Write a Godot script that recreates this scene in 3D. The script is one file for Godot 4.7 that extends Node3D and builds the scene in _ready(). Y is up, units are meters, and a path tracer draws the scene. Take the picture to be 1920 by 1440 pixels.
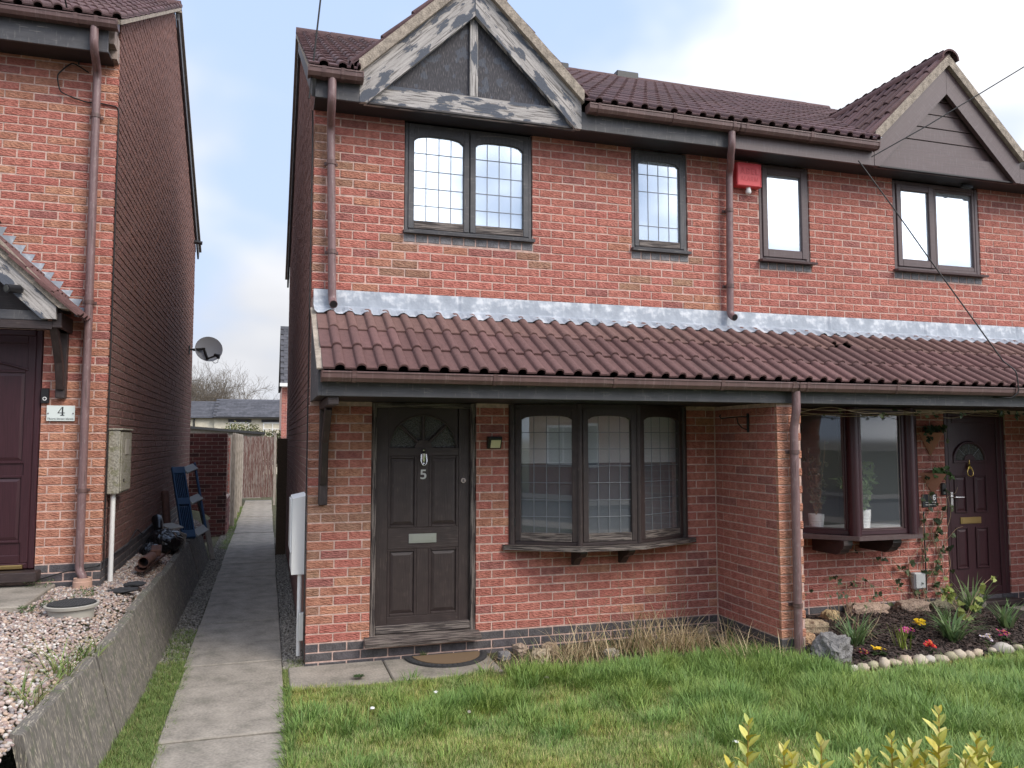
extends Node3D

# ---------------------------------------------------------------- mesh collector
class MB:
	var v := PackedVector3Array()
	var n := PackedVector3Array()
	var u := PackedVector2Array()
	var c := PackedColorArray()
	var xf := Transform3D()
	var col := Color(1, 1, 1)
	var off := Vector2()
	var uvr := 0.0
	func vert(p: Vector3, nn: Vector3, uv: Vector2) -> void:
		v.push_back(xf * p)
		n.push_back((xf.basis * nn).normalized())
		u.push_back(uv.rotated(uvr) + off)
		c.push_back(col)
	func tri(a: Vector3, b: Vector3, d: Vector3, ua := Vector2(), ub := Vector2(), ud := Vector2()) -> void:
		var nn := (b - a).cross(d - a)
		if nn.length_squared() < 1e-18:
			return
		nn = nn.normalized()
		vert(a, nn, ua)
		vert(d, nn, ud)
		vert(b, nn, ub)
	func trin(a: Vector3, b: Vector3, d: Vector3, na: Vector3, nb: Vector3, nd: Vector3, ua := Vector2(), ub := Vector2(), ud := Vector2()) -> void:
		vert(a, na, ua)
		vert(d, nd, ud)
		vert(b, nb, ub)
	func quad(a: Vector3, b: Vector3, d: Vector3, e: Vector3, ua := Vector2(), ub := Vector2(), ud := Vector2(), ue := Vector2()) -> void:
		tri(a, b, d, ua, ub, ud)
		tri(a, d, e, ua, ud, ue)
	# a quad whose uv is in metres: u along the first edge
	func face(a: Vector3, b: Vector3, d: Vector3, e: Vector3) -> void:
		var l := (b - a).length()
		var h := (e - a).length()
		quad(a, b, d, e, Vector2(0, 0), Vector2(l, 0), Vector2(l, h), Vector2(0, h))
	# chamfered box, long axis gives u
	func box(ctr: Vector3, s: Vector3, bev := 0.0, b := Basis()) -> void:
		var h := s * 0.5
		bev = minf(bev, minf(h.x, minf(h.y, h.z)) * 0.6)
		var ax := 0 if s.x >= s.y and s.x >= s.z else (1 if s.y >= s.z else 2)
		var P := []
		for i in 8:
			P.append(Vector3(h.x if i & 1 else -h.x, h.y if i & 2 else -h.y, h.z if i & 4 else -h.z))
		for k in 3:
			var k1 := (k + 1) % 3
			var k2 := (k + 2) % 3
			for sg in [-1.0, 1.0]:
				var q := []
				for t in [[-1.0, -1.0], [1.0, -1.0], [1.0, 1.0], [-1.0, 1.0]]:
					var p := Vector3()
					p[k] = sg * h[k]
					p[k1] = t[0] * (h[k1] - bev)
					p[k2] = t[1] * (h[k2] - bev)
					q.append(p)
				if sg < 0:
					q.reverse()
				var uv := []
				for p in q:
					var a1 := k1
					var a2 := k2
					if a2 == ax:
						a1 = k2
						a2 = k1
					uv.append(Vector2(p[a1] + h[a1], p[a2] + h[a2]))
				quad(ctr + b * q[0], ctr + b * q[1], ctr + b * q[2], ctr + b * q[3], uv[0], uv[1], uv[2], uv[3])
		if bev <= 0.0:
			return
		for k in 3:
			var k1 := (k + 1) % 3
			var k2 := (k + 2) % 3
			for s1 in [-1.0, 1.0]:
				for s2 in [-1.0, 1.0]:
					var A := Vector3()
					var B := Vector3()
					A[k1] = s1 * h[k1]
					A[k2] = s2 * (h[k2] - bev)
					B[k1] = s1 * (h[k1] - bev)
					B[k2] = s2 * h[k2]
					var a0 := A
					var a1 := A
					var b0 := B
					var b1 := B
					a0[k] = -(h[k] - bev)
					b0[k] = a0[k]
					a1[k] = h[k] - bev
					b1[k] = a1[k]
					var lw := Vector2(s[k], bev)
					if s1 * s2 > 0:
						quad(ctr + b * a0, ctr + b * b0, ctr + b * b1, ctr + b * a1, Vector2(0, 0), Vector2(0, bev), lw, Vector2(s[k], 0))
					else:
						quad(ctr + b * b0, ctr + b * a0, ctr + b * a1, ctr + b * b1, Vector2(0, 0), Vector2(0, bev), lw, Vector2(s[k], 0))
		for i in 8:
			var sx := 1.0 if i & 1 else -1.0
			var sy := 1.0 if i & 2 else -1.0
			var sz := 1.0 if i & 4 else -1.0
			var px := Vector3(sx * h.x, sy * (h.y - bev), sz * (h.z - bev))
			var py := Vector3(sx * (h.x - bev), sy * h.y, sz * (h.z - bev))
			var pz := Vector3(sx * (h.x - bev), sy * (h.y - bev), sz * h.z)
			if sx * sy * sz > 0:
				tri(ctr + b * px, ctr + b * py, ctr + b * pz)
			else:
				tri(ctr + b * px, ctr + b * pz, ctr + b * py)
	func bb(x0: float, x1: float, y0: float, y1: float, z0: float, z1: float, bev := 0.0) -> void:
		box(Vector3((x0 + x1) / 2, (y0 + y1) / 2, (z0 + z1) / 2), Vector3(absf(x1 - x0), absf(y1 - y0), absf(z1 - z0)), bev)
	# a bar between two points
	func bar(a: Vector3, b: Vector3, w: float, t: float, bev := 0.0, up := Vector3.UP) -> void:
		var d := b - a
		var zz := d.normalized()
		if absf(zz.dot(up)) > 0.99:
			up = Vector3.RIGHT
		var xx := up.cross(zz).normalized()
		var yy := zz.cross(xx)
		box((a + b) / 2, Vector3(w, t, d.length()), bev, Basis(xx, yy, zz))
	func tube(pts: PackedVector3Array, r: float, sides := 8, r1 := -1.0, caps := true) -> void:
		if r1 < 0:
			r1 = r
		var prev := []
		var m := pts.size()
		var side := Vector3.ZERO
		var run := 0.0
		for i in m:
			var d := pts[mini(i + 1, m - 1)] - pts[maxi(i - 1, 0)]
			d = d.normalized()
			if side == Vector3.ZERO:
				side = d.cross(Vector3.UP if absf(d.y) < 0.9 else Vector3.RIGHT).normalized()
			else:
				side = (side - d * side.dot(d)).normalized()
			var o2 := d.cross(side)
			var rr := lerpf(r, r1, float(i) / maxf(1.0, m - 1))
			var ring := []
			for k in sides + 1:
				var a := TAU * k / sides
				ring.append([pts[i] + (side * cos(a) + o2 * sin(a)) * rr, side * cos(a) + o2 * sin(a)])
			var was := run
			if i > 0:
				run += (pts[i] - pts[i - 1]).length()
				for k in sides:
					var k2 := k + 1
					var w0 := float(k) / sides * TAU * r
					var w1 := float(k2) / sides * TAU * r
					trin(prev[k][0], prev[k2][0], ring[k2][0], prev[k][1], prev[k2][1], ring[k2][1], Vector2(was, w0), Vector2(was, w1), Vector2(run, w1))
					trin(prev[k][0], ring[k2][0], ring[k][0], prev[k][1], ring[k2][1], ring[k][1], Vector2(was, w0), Vector2(run, w1), Vector2(run, w0))
			if caps and (i == 0 or i == m - 1):
				for k in sides:
					if i == 0:
						tri(pts[i], ring[k + 1][0], ring[k][0])
					else:
						tri(pts[i], ring[k][0], ring[k + 1][0])
			prev = ring
	# profile of (radius, height) turned round y
	func lathe(prof: PackedVector2Array, segs: int, at: Vector3, smooth := true) -> void:
		for i in prof.size() - 1:
			var p := prof[i]
			var q := prof[i + 1]
			var dn := Vector2(q.y - p.y, -(q.x - p.x)).normalized()
			for k in segs:
				var a := TAU * k / segs
				var b := TAU * (k + 1) / segs
				var A := Vector3(cos(a), 0, sin(a))
				var B := Vector3(cos(b), 0, sin(b))
				var p0 := at + A * p.x + Vector3.UP * p.y
				var p1 := at + B * p.x + Vector3.UP * p.y
				var q0 := at + A * q.x + Vector3.UP * q.y
				var q1 := at + B * q.x + Vector3.UP * q.y
				var na := A * dn.x + Vector3.UP * dn.y
				var nb := B * dn.x + Vector3.UP * dn.y
				if p.x > 1e-6:
					trin(p0, q1, p1, na, nb, nb)
				if q.x > 1e-6:
					trin(p0, q0, q1, na, na, nb)
	# polygon (counter-clockwise in x,y) pushed from z0 to z1
	func prism(poly: PackedVector2Array, z0: float, z1: float) -> void:
		var idx := Geometry2D.triangulate_polygon(poly)
		for i in range(0, idx.size(), 3):
			var a := poly[idx[i]]
			var b := poly[idx[i + 1]]
			var d := poly[idx[i + 2]]
			if (b - a).cross(d - a) < 0:
				var t := b
				b = d
				d = t
			tri(Vector3(a.x, a.y, z1), Vector3(b.x, b.y, z1), Vector3(d.x, d.y, z1), a, b, d)
			tri(Vector3(a.x, a.y, z0), Vector3(d.x, d.y, z0), Vector3(b.x, b.y, z0), a, d, b)
		var area := 0.0
		for i in poly.size():
			area += poly[i].cross(poly[(i + 1) % poly.size()])
		for i in poly.size():
			var a := poly[i]
			var b := poly[(i + 1) % poly.size()]
			if area < 0:
				var t := a
				a = b
				b = t
			if absf(z1 - z0) > (b - a).length():
				face(Vector3(a.x, a.y, z1), Vector3(a.x, a.y, z0), Vector3(b.x, b.y, z0), Vector3(b.x, b.y, z1))
			else:
				face(Vector3(a.x, a.y, z0), Vector3(b.x, b.y, z0), Vector3(b.x, b.y, z1), Vector3(a.x, a.y, z1))
	# a plate with an arched lower edge: xs are the points of the arch (x, y); filled up to y1
	func arch_plate(arch: PackedVector2Array, y1: float, z0: float, z1: float) -> void:
		for i in arch.size() - 1:
			var a := arch[i]
			var b := arch[i + 1]
			face(Vector3(a.x, a.y, z1), Vector3(b.x, b.y, z1), Vector3(b.x, y1, z1), Vector3(a.x, y1, z1))
			face(Vector3(b.x, b.y, z0), Vector3(a.x, a.y, z0), Vector3(a.x, y1, z0), Vector3(b.x, y1, z0))
			face(Vector3(a.x, a.y, z0), Vector3(b.x, b.y, z0), Vector3(b.x, b.y, z1), Vector3(a.x, a.y, z1))
	# lumpy stone: a displaced cube-sphere
	func stone(at: Vector3, s: Vector3, rough: float, sd: int, k := 6, yaw := 0.0, facet := false) -> void:
		var fn := FastNoiseLite.new()
		fn.seed = sd
		fn.frequency = 0.9
		var bas := Basis(Vector3.UP, yaw)
		for f in 6:
			var ax := f / 2
			var sg := 1.0 if f % 2 == 0 else -1.0
			var g := []
			for i in k + 1:
				var row := []
				for j in k + 1:
					var p := Vector3()
					p[ax] = sg
					p[(ax + 1) % 3] = tan((2.0 * i / k - 1.0) * PI / 4)
					p[(ax + 2) % 3] = tan((2.0 * j / k - 1.0) * PI / 4)
					p = p.normalized()
					var r := 1.0 + rough * fn.get_noise_3d(p.x * 1.6, p.y * 1.6, p.z * 1.6) + rough * 0.35 * fn.get_noise_3d(p.x * 5, p.y * 5, p.z * 5)
					if facet:
						r *= 1.0 / maxf(0.62, pow(pow(absf(p.x), 5) + pow(absf(p.y), 5) + pow(absf(p.z), 5), 0.2)) * 0.8
					row.append(p * r)
				g.append(row)
			for i in k:
				for j in k:
					var q := [g[i][j], g[i + 1][j], g[i + 1][j + 1], g[i][j + 1]]
					if sg < 0:
						q.reverse()
					var w := []
					for p in q:
						w.append(at + bas * (p * s))
					if facet:
						quad(w[0], w[1], w[2], w[3])
					else:
						var nn := []
						for p in q:
							nn.append((bas * (p / s)).normalized())
						trin(w[0], w[1], w[2], nn[0], nn[1], nn[2])
						trin(w[0], w[2], w[3], nn[0], nn[2], nn[3])
	func mesh() -> ArrayMesh:
		var m := ArrayMesh.new()
		if v.size() == 0:
			return m
		var a := []
		a.resize(Mesh.ARRAY_MAX)
		a[Mesh.ARRAY_VERTEX] = v
		a[Mesh.ARRAY_NORMAL] = n
		a[Mesh.ARRAY_TEX_UV] = u
		a[Mesh.ARRAY_COLOR] = c
		m.add_surface_from_arrays(Mesh.PRIMITIVE_TRIANGLES, a)
		return m

# ---------------------------------------------------------------- naming and tagging
var used := {}
var rng := RandomNumberGenerator.new()
const EYE := Vector3(-0.3256, 1.6503, 6.7492)

func numbered(called: String) -> String:
	var k: int = used.get(called, 0)
	used[called] = k + 1
	return called if k == 0 else "%s_%03d" % [called, k]

func tag(o: Node3D, label: String, category: String, group := "", kind := "") -> Node3D:
	if label: o.set_meta("label", label)
	if category: o.set_meta("category", category)
	if group: o.set_meta("group", group)
	if kind: o.set_meta("kind", kind)
	return o

func thing(called: String, label: String, category: String, at := Vector3.ZERO, group := "") -> Node3D:
	var o := Node3D.new()
	o.name = numbered(called)
	o.position = at
	add_child(o)
	return tag(o, label, category, group)

# a part, built in world coordinates
func part(parent: Node3D, called: String, shape, m: Material, label := "") -> MeshInstance3D:
	var o := MeshInstance3D.new()
	o.name = called
	o.mesh = shape.mesh() if shape is MB else shape
	o.material_override = m
	if parent.get_parent() == self:
		o.position = -parent.position
	parent.add_child(o, true)
	if label: o.set_meta("label", label)
	return o

# a part that shares a mesh, set in place by a world transform (things are never turned when this is used)
func piece(parent: Node3D, called: String, m: Mesh, mat: Material, t: Transform3D) -> MeshInstance3D:
	var o := MeshInstance3D.new()
	o.name = called
	o.mesh = m
	o.material_override = mat
	o.transform = Transform3D(Basis(), -parent.position) * t if parent.get_parent() == self else t
	parent.add_child(o, true)
	return o

func solo(called: String, shape, m: Material, label: String, category: String, at: Vector3, group := "") -> MeshInstance3D:
	var o := MeshInstance3D.new()
	o.name = numbered(called)
	if shape is MB:
		for i in shape.v.size():
			shape.v[i] -= at
		o.mesh = shape.mesh()
	else:
		o.mesh = shape
	o.material_override = m
	o.position = at
	add_child(o)
	tag(o, label, category, group)
	return o

func setting(called: String, shape, m: Material) -> MeshInstance3D:
	var o := MeshInstance3D.new()
	o.name = numbered(called)
	o.mesh = shape.mesh() if shape is MB else shape
	o.material_override = m
	add_child(o)
	o.set_meta("kind", "structure")
	return o

func multi(parent: Node3D, called: String, m: Mesh, mat: Material, places: Array, colors := PackedColorArray()) -> MultiMeshInstance3D:
	var mm := MultiMesh.new()
	mm.transform_format = MultiMesh.TRANSFORM_3D
	mm.use_colors = true
	mm.mesh = m
	mm.instance_count = places.size()
	var b := PackedFloat32Array()
	b.resize(places.size() * 16)
	for i in places.size():
		var t: Transform3D = places[i]
		var k := i * 16
		var cc := colors[i] if i < colors.size() else Color(1, 1, 1)
		b[k] = t.basis.x.x; b[k + 1] = t.basis.y.x; b[k + 2] = t.basis.z.x; b[k + 3] = t.origin.x
		b[k + 4] = t.basis.x.y; b[k + 5] = t.basis.y.y; b[k + 6] = t.basis.z.y; b[k + 7] = t.origin.y
		b[k + 8] = t.basis.x.z; b[k + 9] = t.basis.y.z; b[k + 10] = t.basis.z.z; b[k + 11] = t.origin.z
		b[k + 12] = cc.r; b[k + 13] = cc.g; b[k + 14] = cc.b; b[k + 15] = 1.0
	mm.buffer = b
	var o := MultiMeshInstance3D.new()
	o.multimesh = mm
	o.material_override = mat
	if parent == self:
		o.name = numbered(called)
	else:
		o.name = called
		if parent.get_parent() == self:
			o.position = -parent.position
	parent.add_child(o, true)
	o.set_meta("kind", "stuff")
	return o

func rr(a: float, b: float) -> float:
	return rng.randf_range(a, b)

func lin(r: float, g: float, b: float) -> Color:   # a linear base colour for albedo_color
	return Color(r, g, b).linear_to_srgb()

# ---------------------------------------------------------------- materials
var M := {}

func noise_bytes(w: int, h: int, sw: int, sh: int, freq: float, sd: int, oct := 4) -> PackedByteArray:
	var fn := FastNoiseLite.new()
	fn.seed = sd
	fn.frequency = freq
	fn.noise_type = FastNoiseLite.TYPE_SIMPLEX_SMOOTH
	fn.fractal_octaves = oct
	var im := fn.get_seamless_image(sw, sh)
	im.convert(Image.FORMAT_L8)
	if sw != w or sh != h:
		im.resize(w, h, Image.INTERPOLATE_CUBIC)
	return im.get_data()

# mixes linear colours by a function of several noise fields; f(a, b, d) -> Color in linear light
func paint(w: int, h: int, fields: Array, f: Callable) -> ImageTexture:
	var d := PackedByteArray()
	d.resize(w * h * 3)
	var A: PackedByteArray = fields[0]
	var B: PackedByteArray = fields[1 % fields.size()]
	var D: PackedByteArray = fields[2 % fields.size()]
	for i in w * h:
		var c: Color = f.call(A[i] / 255.0, B[i] / 255.0, D[i] / 255.0)
		c = c.linear_to_srgb()
		d[i * 3] = int(clampf(c.r, 0, 1) * 255.0)
		d[i * 3 + 1] = int(clampf(c.g, 0, 1) * 255.0)
		d[i * 3 + 2] = int(clampf(c.b, 0, 1) * 255.0)
	return ImageTexture.create_from_image(Image.create_from_data(w, h, false, Image.FORMAT_RGB8, d))

func grey(w: int, h: int, d: PackedByteArray) -> ImageTexture:
	return ImageTexture.create_from_image(Image.create_from_data(w, h, false, Image.FORMAT_L8, d))

func mat(called: String, c: Color, rough: float, metal := 0.0) -> StandardMaterial3D:
	var m := StandardMaterial3D.new()
	m.resource_name = called
	m.albedo_color = c
	m.roughness = rough
	m.metallic = metal
	M[called] = m
	return m

func tri3(m: StandardMaterial3D, per_metre: float) -> void:
	m.uv1_triplanar = true
	m.uv1_world_triplanar = true
	m.uv1_scale = Vector3.ONE * per_metre

func bump(m: StandardMaterial3D, t: Texture2D, cm: float) -> void:
	m.heightmap_enabled = true
	m.heightmap_texture = t
	m.heightmap_scale = cm

func k3(v: float) -> Color:
	return Color(v, v, v)

func smooth(a: float, b: float, x: float) -> float:
	return smoothstep(a, b, x)

func make_materials() -> void:
	# shared fields
	var blot := noise_bytes(512, 512, 512, 512, 0.012, 1, 5)
	var fine := noise_bytes(512, 512, 512, 512, 0.16, 2, 3)
	var mid := noise_bytes(512, 512, 512, 512, 0.045, 3, 4)
	var crease := noise_bytes(512, 512, 170, 512, 0.075, 4, 3)
	var grain := noise_bytes(512, 512, 28, 512, 0.11, 5, 4)
	var grain2 := noise_bytes(512, 512, 64, 512, 0.05, 6, 4)
	var vstreak := noise_bytes(512, 512, 512, 40, 0.09, 7, 4)
	var vstreak2 := noise_bytes(512, 512, 512, 90, 0.2, 8, 3)
	var fine_t := grey(512, 512, fine)
	var mid_t := grey(512, 512, mid)
	var grain_t := grey(512, 512, grain)
	# bricks: the tint comes with each brick
	var m := mat("brick", Color.WHITE, 0.92)
	m.vertex_color_use_as_albedo = true
	m.albedo_texture = paint(512, 512, [crease, blot, fine], func(a: float, b: float, d: float):
		var s: float = 0.83 + 0.42 * (a - 0.5) + 0.34 * (b - 0.5) + 0.30 * (d - 0.5)
		var g: float = 1.0 + 0.22 * (b - 0.5)
		return Color(s, s * g, s * g * 0.98))
	tri3(m, 1.9)
	bump(m, grey(512, 512, crease), 1.1)
	m = mat("mortar", Color.WHITE, 0.95)
	m.albedo_texture = paint(512, 512, [blot, fine, mid], func(a: float, b: float, d: float):
		var s: float = 0.54 + 0.30 * (a - 0.5) + 0.2 * (b - 0.5)
		return Color(s * 1.05, s * 0.74, s * 0.64))
	tri3(m, 2.3)
	bump(m, fine_t, 0.3)
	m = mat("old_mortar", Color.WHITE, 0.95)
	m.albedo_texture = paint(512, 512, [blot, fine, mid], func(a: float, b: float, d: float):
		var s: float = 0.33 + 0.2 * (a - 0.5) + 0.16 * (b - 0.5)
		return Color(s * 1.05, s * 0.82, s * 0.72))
	tri3(m, 2.3)
	bump(m, fine_t, 0.3)
	m = mat("blue_brick", Color.WHITE, 0.7)
	m.vertex_color_use_as_albedo = true
	m.albedo_texture = paint(512, 512, [mid, blot, fine], func(a: float, b: float, d: float):
		var s: float = 0.9 + 0.7 * (b - 0.5) + 0.5 * (a - 0.5)
		return k3(s))
	tri3(m, 2.0)
	bump(m, mid_t, 0.25)
	# concrete roof tile
	m = mat("roof_tile", Color.WHITE, 0.88)
	m.vertex_color_use_as_albedo = true
	m.albedo_texture = paint(512, 512, [blot, fine, mid], func(a: float, b: float, d: float):
		var s: float = 0.95 + 0.6 * (a - 0.5) + 1.3 * (b - 0.5) + 0.3 * (d - 0.5)
		var li: float = smooth(0.60, 0.76, d) * smooth(0.48, 0.66, a) * 0.55 + smooth(0.78, 0.84, b) * 0.5
		return Color(s, s, s).lerp(Color(1.9, 2.2, 1.5), li))
	tri3(m, 2.6)
	bump(m, fine_t, 0.35)
	m = mat("cement", Color.WHITE, 0.95)
	m.albedo_texture = paint(512, 512, [blot, fine, mid], func(a: float, b: float, d: float):
		var s: float = 0.29 + 0.22 * (a - 0.5) + 0.14 * (b - 0.5) + 0.14 * (d - 0.5)
		return Color(s * 1.06, s * 0.90, s * 0.74))
	tri3(m, 2.0)
	bump(m, mid_t, 0.4)
	# painted timbers; u runs along the board, in metres
	m = mat("black_timber", Color.WHITE, 0.5)
	m.albedo_texture = paint(512, 512, [grain, blot, fine], func(a: float, b: float, d: float):
		var c := Color(0.030, 0.020, 0.020).lerp(Color(0.046, 0.031, 0.030), b)
		var wear: float = smooth(0.70, 0.80, a) * smooth(0.45, 0.7, b)
		return c.lerp(Color(0.10, 0.075, 0.065), wear * 0.65))
	m.uv1_scale = Vector3(1.4, 1.4, 1)
	bump(m, grain_t, 0.12)
	m = mat("worn_timber", Color.WHITE, 0.7)
	m.albedo_texture = paint(512, 512, [grain, grain2, fine], func(a: float, b: float, d: float):
		var c := Color(0.030, 0.022, 0.022)
		var wear: float = smooth(0.46, 0.60, a * 0.55 + b * 0.5)
		return c.lerp(Color(0.22, 0.185, 0.165) * (0.6 + 0.8 * d), wear * 0.8))
	m.uv1_scale = Vector3(1.0, 2.2, 1)
	bump(m, grain_t, 0.3)
	# grey-blue paint flaking off weathered wood
	var flake := noise_bytes(512, 512, 170, 512, 0.016, 15, 6)
	m = mat("peeled_timber", Color.WHITE, 0.85)
	m.albedo_texture = paint(512, 512, [flake, grain, fine], func(a: float, b: float, d: float):
		var wood := Color(0.40, 0.375, 0.36) * (0.55 + 0.75 * b) * (0.8 + 0.4 * d)
		wood = wood.lerp(Color(0.10, 0.09, 0.085), smooth(0.62, 0.78, 1.0 - b) * 0.75)
		var p := Color(0.088, 0.098, 0.122) * (0.8 + 0.4 * d)
		var q: float = a * 0.84 + (b - 0.5) * 0.22 + (d - 0.5) * 0.10 + 0.08
		var edge: float = smooth(0.575, 0.59, q)
		var c := wood.lerp(p, edge)
		return c.lerp(Color(0.11, 0.10, 0.10), (1.0 - absf(q - 0.568) / 0.012) * 0.6 if absf(q - 0.568) < 0.012 else 0.0))
	m.uv1_scale = Vector3(0.9, 0.9, 1)
	var pe := PackedByteArray()
	pe.resize(512 * 512)
	for i in 512 * 512:
		pe[i] = int(clampf(smooth(0.555, 0.57, flake[i] / 255.0) * 120.0 + grain[i] * 0.45, 0, 255))
	bump(m, grey(512, 512, pe), 0.35)
	m = mat("grey_paint", Color.WHITE, 0.6)
	m.albedo_texture = paint(512, 512, [grain, blot, vstreak], func(a: float, b: float, d: float):
		var c := Color(0.056, 0.055, 0.061).lerp(Color(0.092, 0.090, 0.097), b)
		c = c.lerp(Color(0.2, 0.19, 0.18), smooth(0.68, 0.85, d) * 0.35)
		return c.lerp(Color(0.34, 0.31, 0.27), smooth(0.80, 0.86, a) * smooth(0.5, 0.65, b)))
	m.uv1_scale = Vector3(0.7, 1.6, 1)
	bump(m, grain_t, 0.1)
	m = mat("ply_panel", Color.WHITE, 0.8)
	m.albedo_texture = paint(512, 512, [vstreak2, blot, fine], func(a: float, b: float, d: float):
		var c := Color(0.050, 0.048, 0.056) * (0.6 + 0.9 * a)
		return c.lerp(Color(0.085, 0.10, 0.13), smooth(0.64, 0.70, b) * 0.6).lerp(Color(0.17, 0.16, 0.155), smooth(0.68, 0.8, a) * 0.5))
	m.uv1_scale = Vector3(0.9, 0.9, 1)
	bump(m, grey(512, 512, vstreak2), 0.25)
	m = mat("dark_soffit", lin(0.022, 0.019, 0.021), 0.6)
	# brown plastic of windows, fascia and gutters
	m = mat("brown_plastic", Color.WHITE, 0.42)
	m.albedo_texture = paint(512, 512, [grain, blot, vstreak], func(a: float, b: float, d: float):
		var c := Color(0.088, 0.056, 0.056) * (0.75 + 0.5 * a)
		return c.lerp(Color(0.16, 0.13, 0.13), smooth(0.6, 0.8, d) * 0.25))
	m.uv1_scale = Vector3(0.8, 1.5, 1)
	m = mat("gutter_brown", Color.WHITE, 0.48)
	m.albedo_texture = paint(512, 512, [blot, vstreak, grain2], func(a: float, b: float, d: float):
		var c := Color(0.118, 0.067, 0.062) * (0.8 + 0.4 * a)
		c = c.lerp(Color(0.24, 0.17, 0.16), smooth(0.6, 0.85, b) * 0.4)
		return c.lerp(Color(0.035, 0.028, 0.025), smooth(0.66, 0.8, d) * 0.35))
	m.uv1_scale = Vector3(0.8, 1.2, 1)
	m = mat("pipe_brown", Color.WHITE, 0.45)
	m.albedo_texture = paint(512, 512, [blot, mid, grain2], func(a: float, b: float, d: float):
		var c := Color(0.185, 0.112, 0.112) * (0.82 + 0.36 * a)
		c = c.lerp(Color(0.32, 0.26, 0.26), smooth(0.6, 0.8, b) * 0.3)
		return c.lerp(Color(0.05, 0.035, 0.03), smooth(0.70, 0.82, d) * 0.5))
	m.uv1_scale = Vector3(0.7, 1.6, 1)
	m = mat("maroon_door", Color.WHITE, 0.38)
	m.albedo_texture = paint(512, 512, [grain, blot, fine], func(a: float, b: float, d: float):
		return Color(0.040, 0.013, 0.018) * (0.62 + 0.76 * a))
	m.uv1_scale = Vector3(0.9, 2.2, 1)
	bump(m, grain_t, 0.05)
	# lead
	m = mat("lead", Color.WHITE, 0.55, 0.1)
	m.albedo_texture = paint(512, 512, [blot, mid, fine], func(a: float, b: float, d: float):
		var c := Color(0.33, 0.365, 0.42) * (0.85 + 0.3 * a)
		return c.lerp(Color(0.68, 0.70, 0.73), smooth(0.46, 0.80, b * 0.4 + a * 0.6) * 0.7 + smooth(0.75, 0.9, d) * 0.15))
	tri3(m, 0.7)
	bump(m, grey(512, 512, blot), 0.7)
	# concretes
	m = mat("paving", Color.WHITE, 0.92)
	m.albedo_texture = paint(512, 512, [blot, fine, mid], func(a: float, b: float, d: float):
		var s: float = 0.245 + 0.12 * (a - 0.5) + 0.12 * (b - 0.5) + 0.06 * (d - 0.5)
		var c := Color(s * 1.06, s * 0.95, s * 0.81)
		return c.lerp(Color(0.11, 0.115, 0.08), smooth(0.60, 0.85, 1.0 - a) * 0.22))
	tri3(m, 0.47)
	bump(m, fine_t, 0.25)
	m = mat("board_concrete", Color.WHITE, 0.93)
	m.albedo_texture = paint(512, 512, [vstreak, vstreak2, blot], func(a: float, b: float, d: float):
		var c := Color(0.120, 0.108, 0.096) * (0.6 + 0.8 * d)
		c = c.lerp(Color(0.44, 0.39, 0.30), smooth(0.48, 0.74, a) * smooth(0.44, 0.60, b) * 0.9)
		return c.lerp(Color(0.12, 0.135, 0.08), smooth(0.6, 0.75, 1.0 - d) * 0.45))
	tri3(m, 1.2)
	bump(m, grey(512, 512, vstreak2), 0.4)
	m = mat("soil", Color.WHITE, 1.0)
	m.albedo_texture = paint(512, 512, [blot, fine, mid], func(a: float, b: float, d: float):
		var s: float = 0.6 + 0.8 * (a - 0.5) + 0.9 * (b - 0.5)
		return Color(0.12, 0.115, 0.055) * s)
	tri3(m, 1.2)
	bump(m, mid_t, 2.0)
	m = mat("mulch_soil", Color.WHITE, 1.0)
	m.albedo_texture = paint(512, 512, [blot, fine, mid], func(a: float, b: float, d: float):
		return Color(0.035, 0.024, 0.020) * (0.4 + 1.2 * b))
	tri3(m, 2.0)
	bump(m, fine_t, 1.5)
	m = mat("asphalt", Color.WHITE, 0.9)
	m.albedo_texture = paint(512, 512, [blot, fine, mid], func(a: float, b: float, d: float):
		return k3(0.06 + 0.03 * a + 0.05 * (b - 0.5)))
	tri3(m, 1.0)
	m = mat("tinted", Color.WHITE, 0.8)           # colour by vertex or copy
	m.vertex_color_use_as_albedo = true
	m = mat("pebble", Color.WHITE, 0.75)
	m.vertex_color_use_as_albedo = true
	m.albedo_texture = paint(512, 512, [blot, fine, mid], func(a: float, b: float, d: float):
		return k3(0.9 + 0.5 * (d - 0.5) + 0.35 * (b - 0.5)))
	tri3(m, 4.0)
	m = mat("rock", Color.WHITE, 0.9)
	m.vertex_color_use_as_albedo = true
	m.albedo_texture = paint(512, 512, [blot, fine, mid], func(a: float, b: float, d: float):
		return k3(0.95 + 0.9 * (a - 0.5) + 0.5 * (b - 0.5) + 0.4 * (d - 0.5)))
	tri3(m, 2.2)
	bump(m, mid_t, 1.2)
	m = mat("leaf", Color.WHITE, 0.6)
	m.vertex_color_use_as_albedo = true
	m.backlight_enabled = true
	m.backlight = Color(0.8, 0.8, 0.8)
	m = mat("hedge_leaf", Color.WHITE, 0.42)
	m.vertex_color_use_as_albedo = true
	m.backlight_enabled = true
	m.backlight = Color(0.55, 0.55, 0.5)
	m = mat("slate", Color.WHITE, 0.7)
	m.albedo_texture = paint(512, 512, [blot, fine, mid], func(a: float, b: float, d: float):
		return Color(0.068, 0.066, 0.074) * (0.5 + 0.8 * a + 0.5 * (b - 0.5)))
	tri3(m, 0.6)
	m.vertex_color_use_as_albedo = true
	m = mat("render", Color.WHITE, 0.95)
	m.albedo_texture = paint(512, 512, [blot, fine, mid], func(a: float, b: float, d: float):
		return Color(0.62, 0.57, 0.46) * (0.85 + 0.3 * a))
	tri3(m, 0.5)
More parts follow.
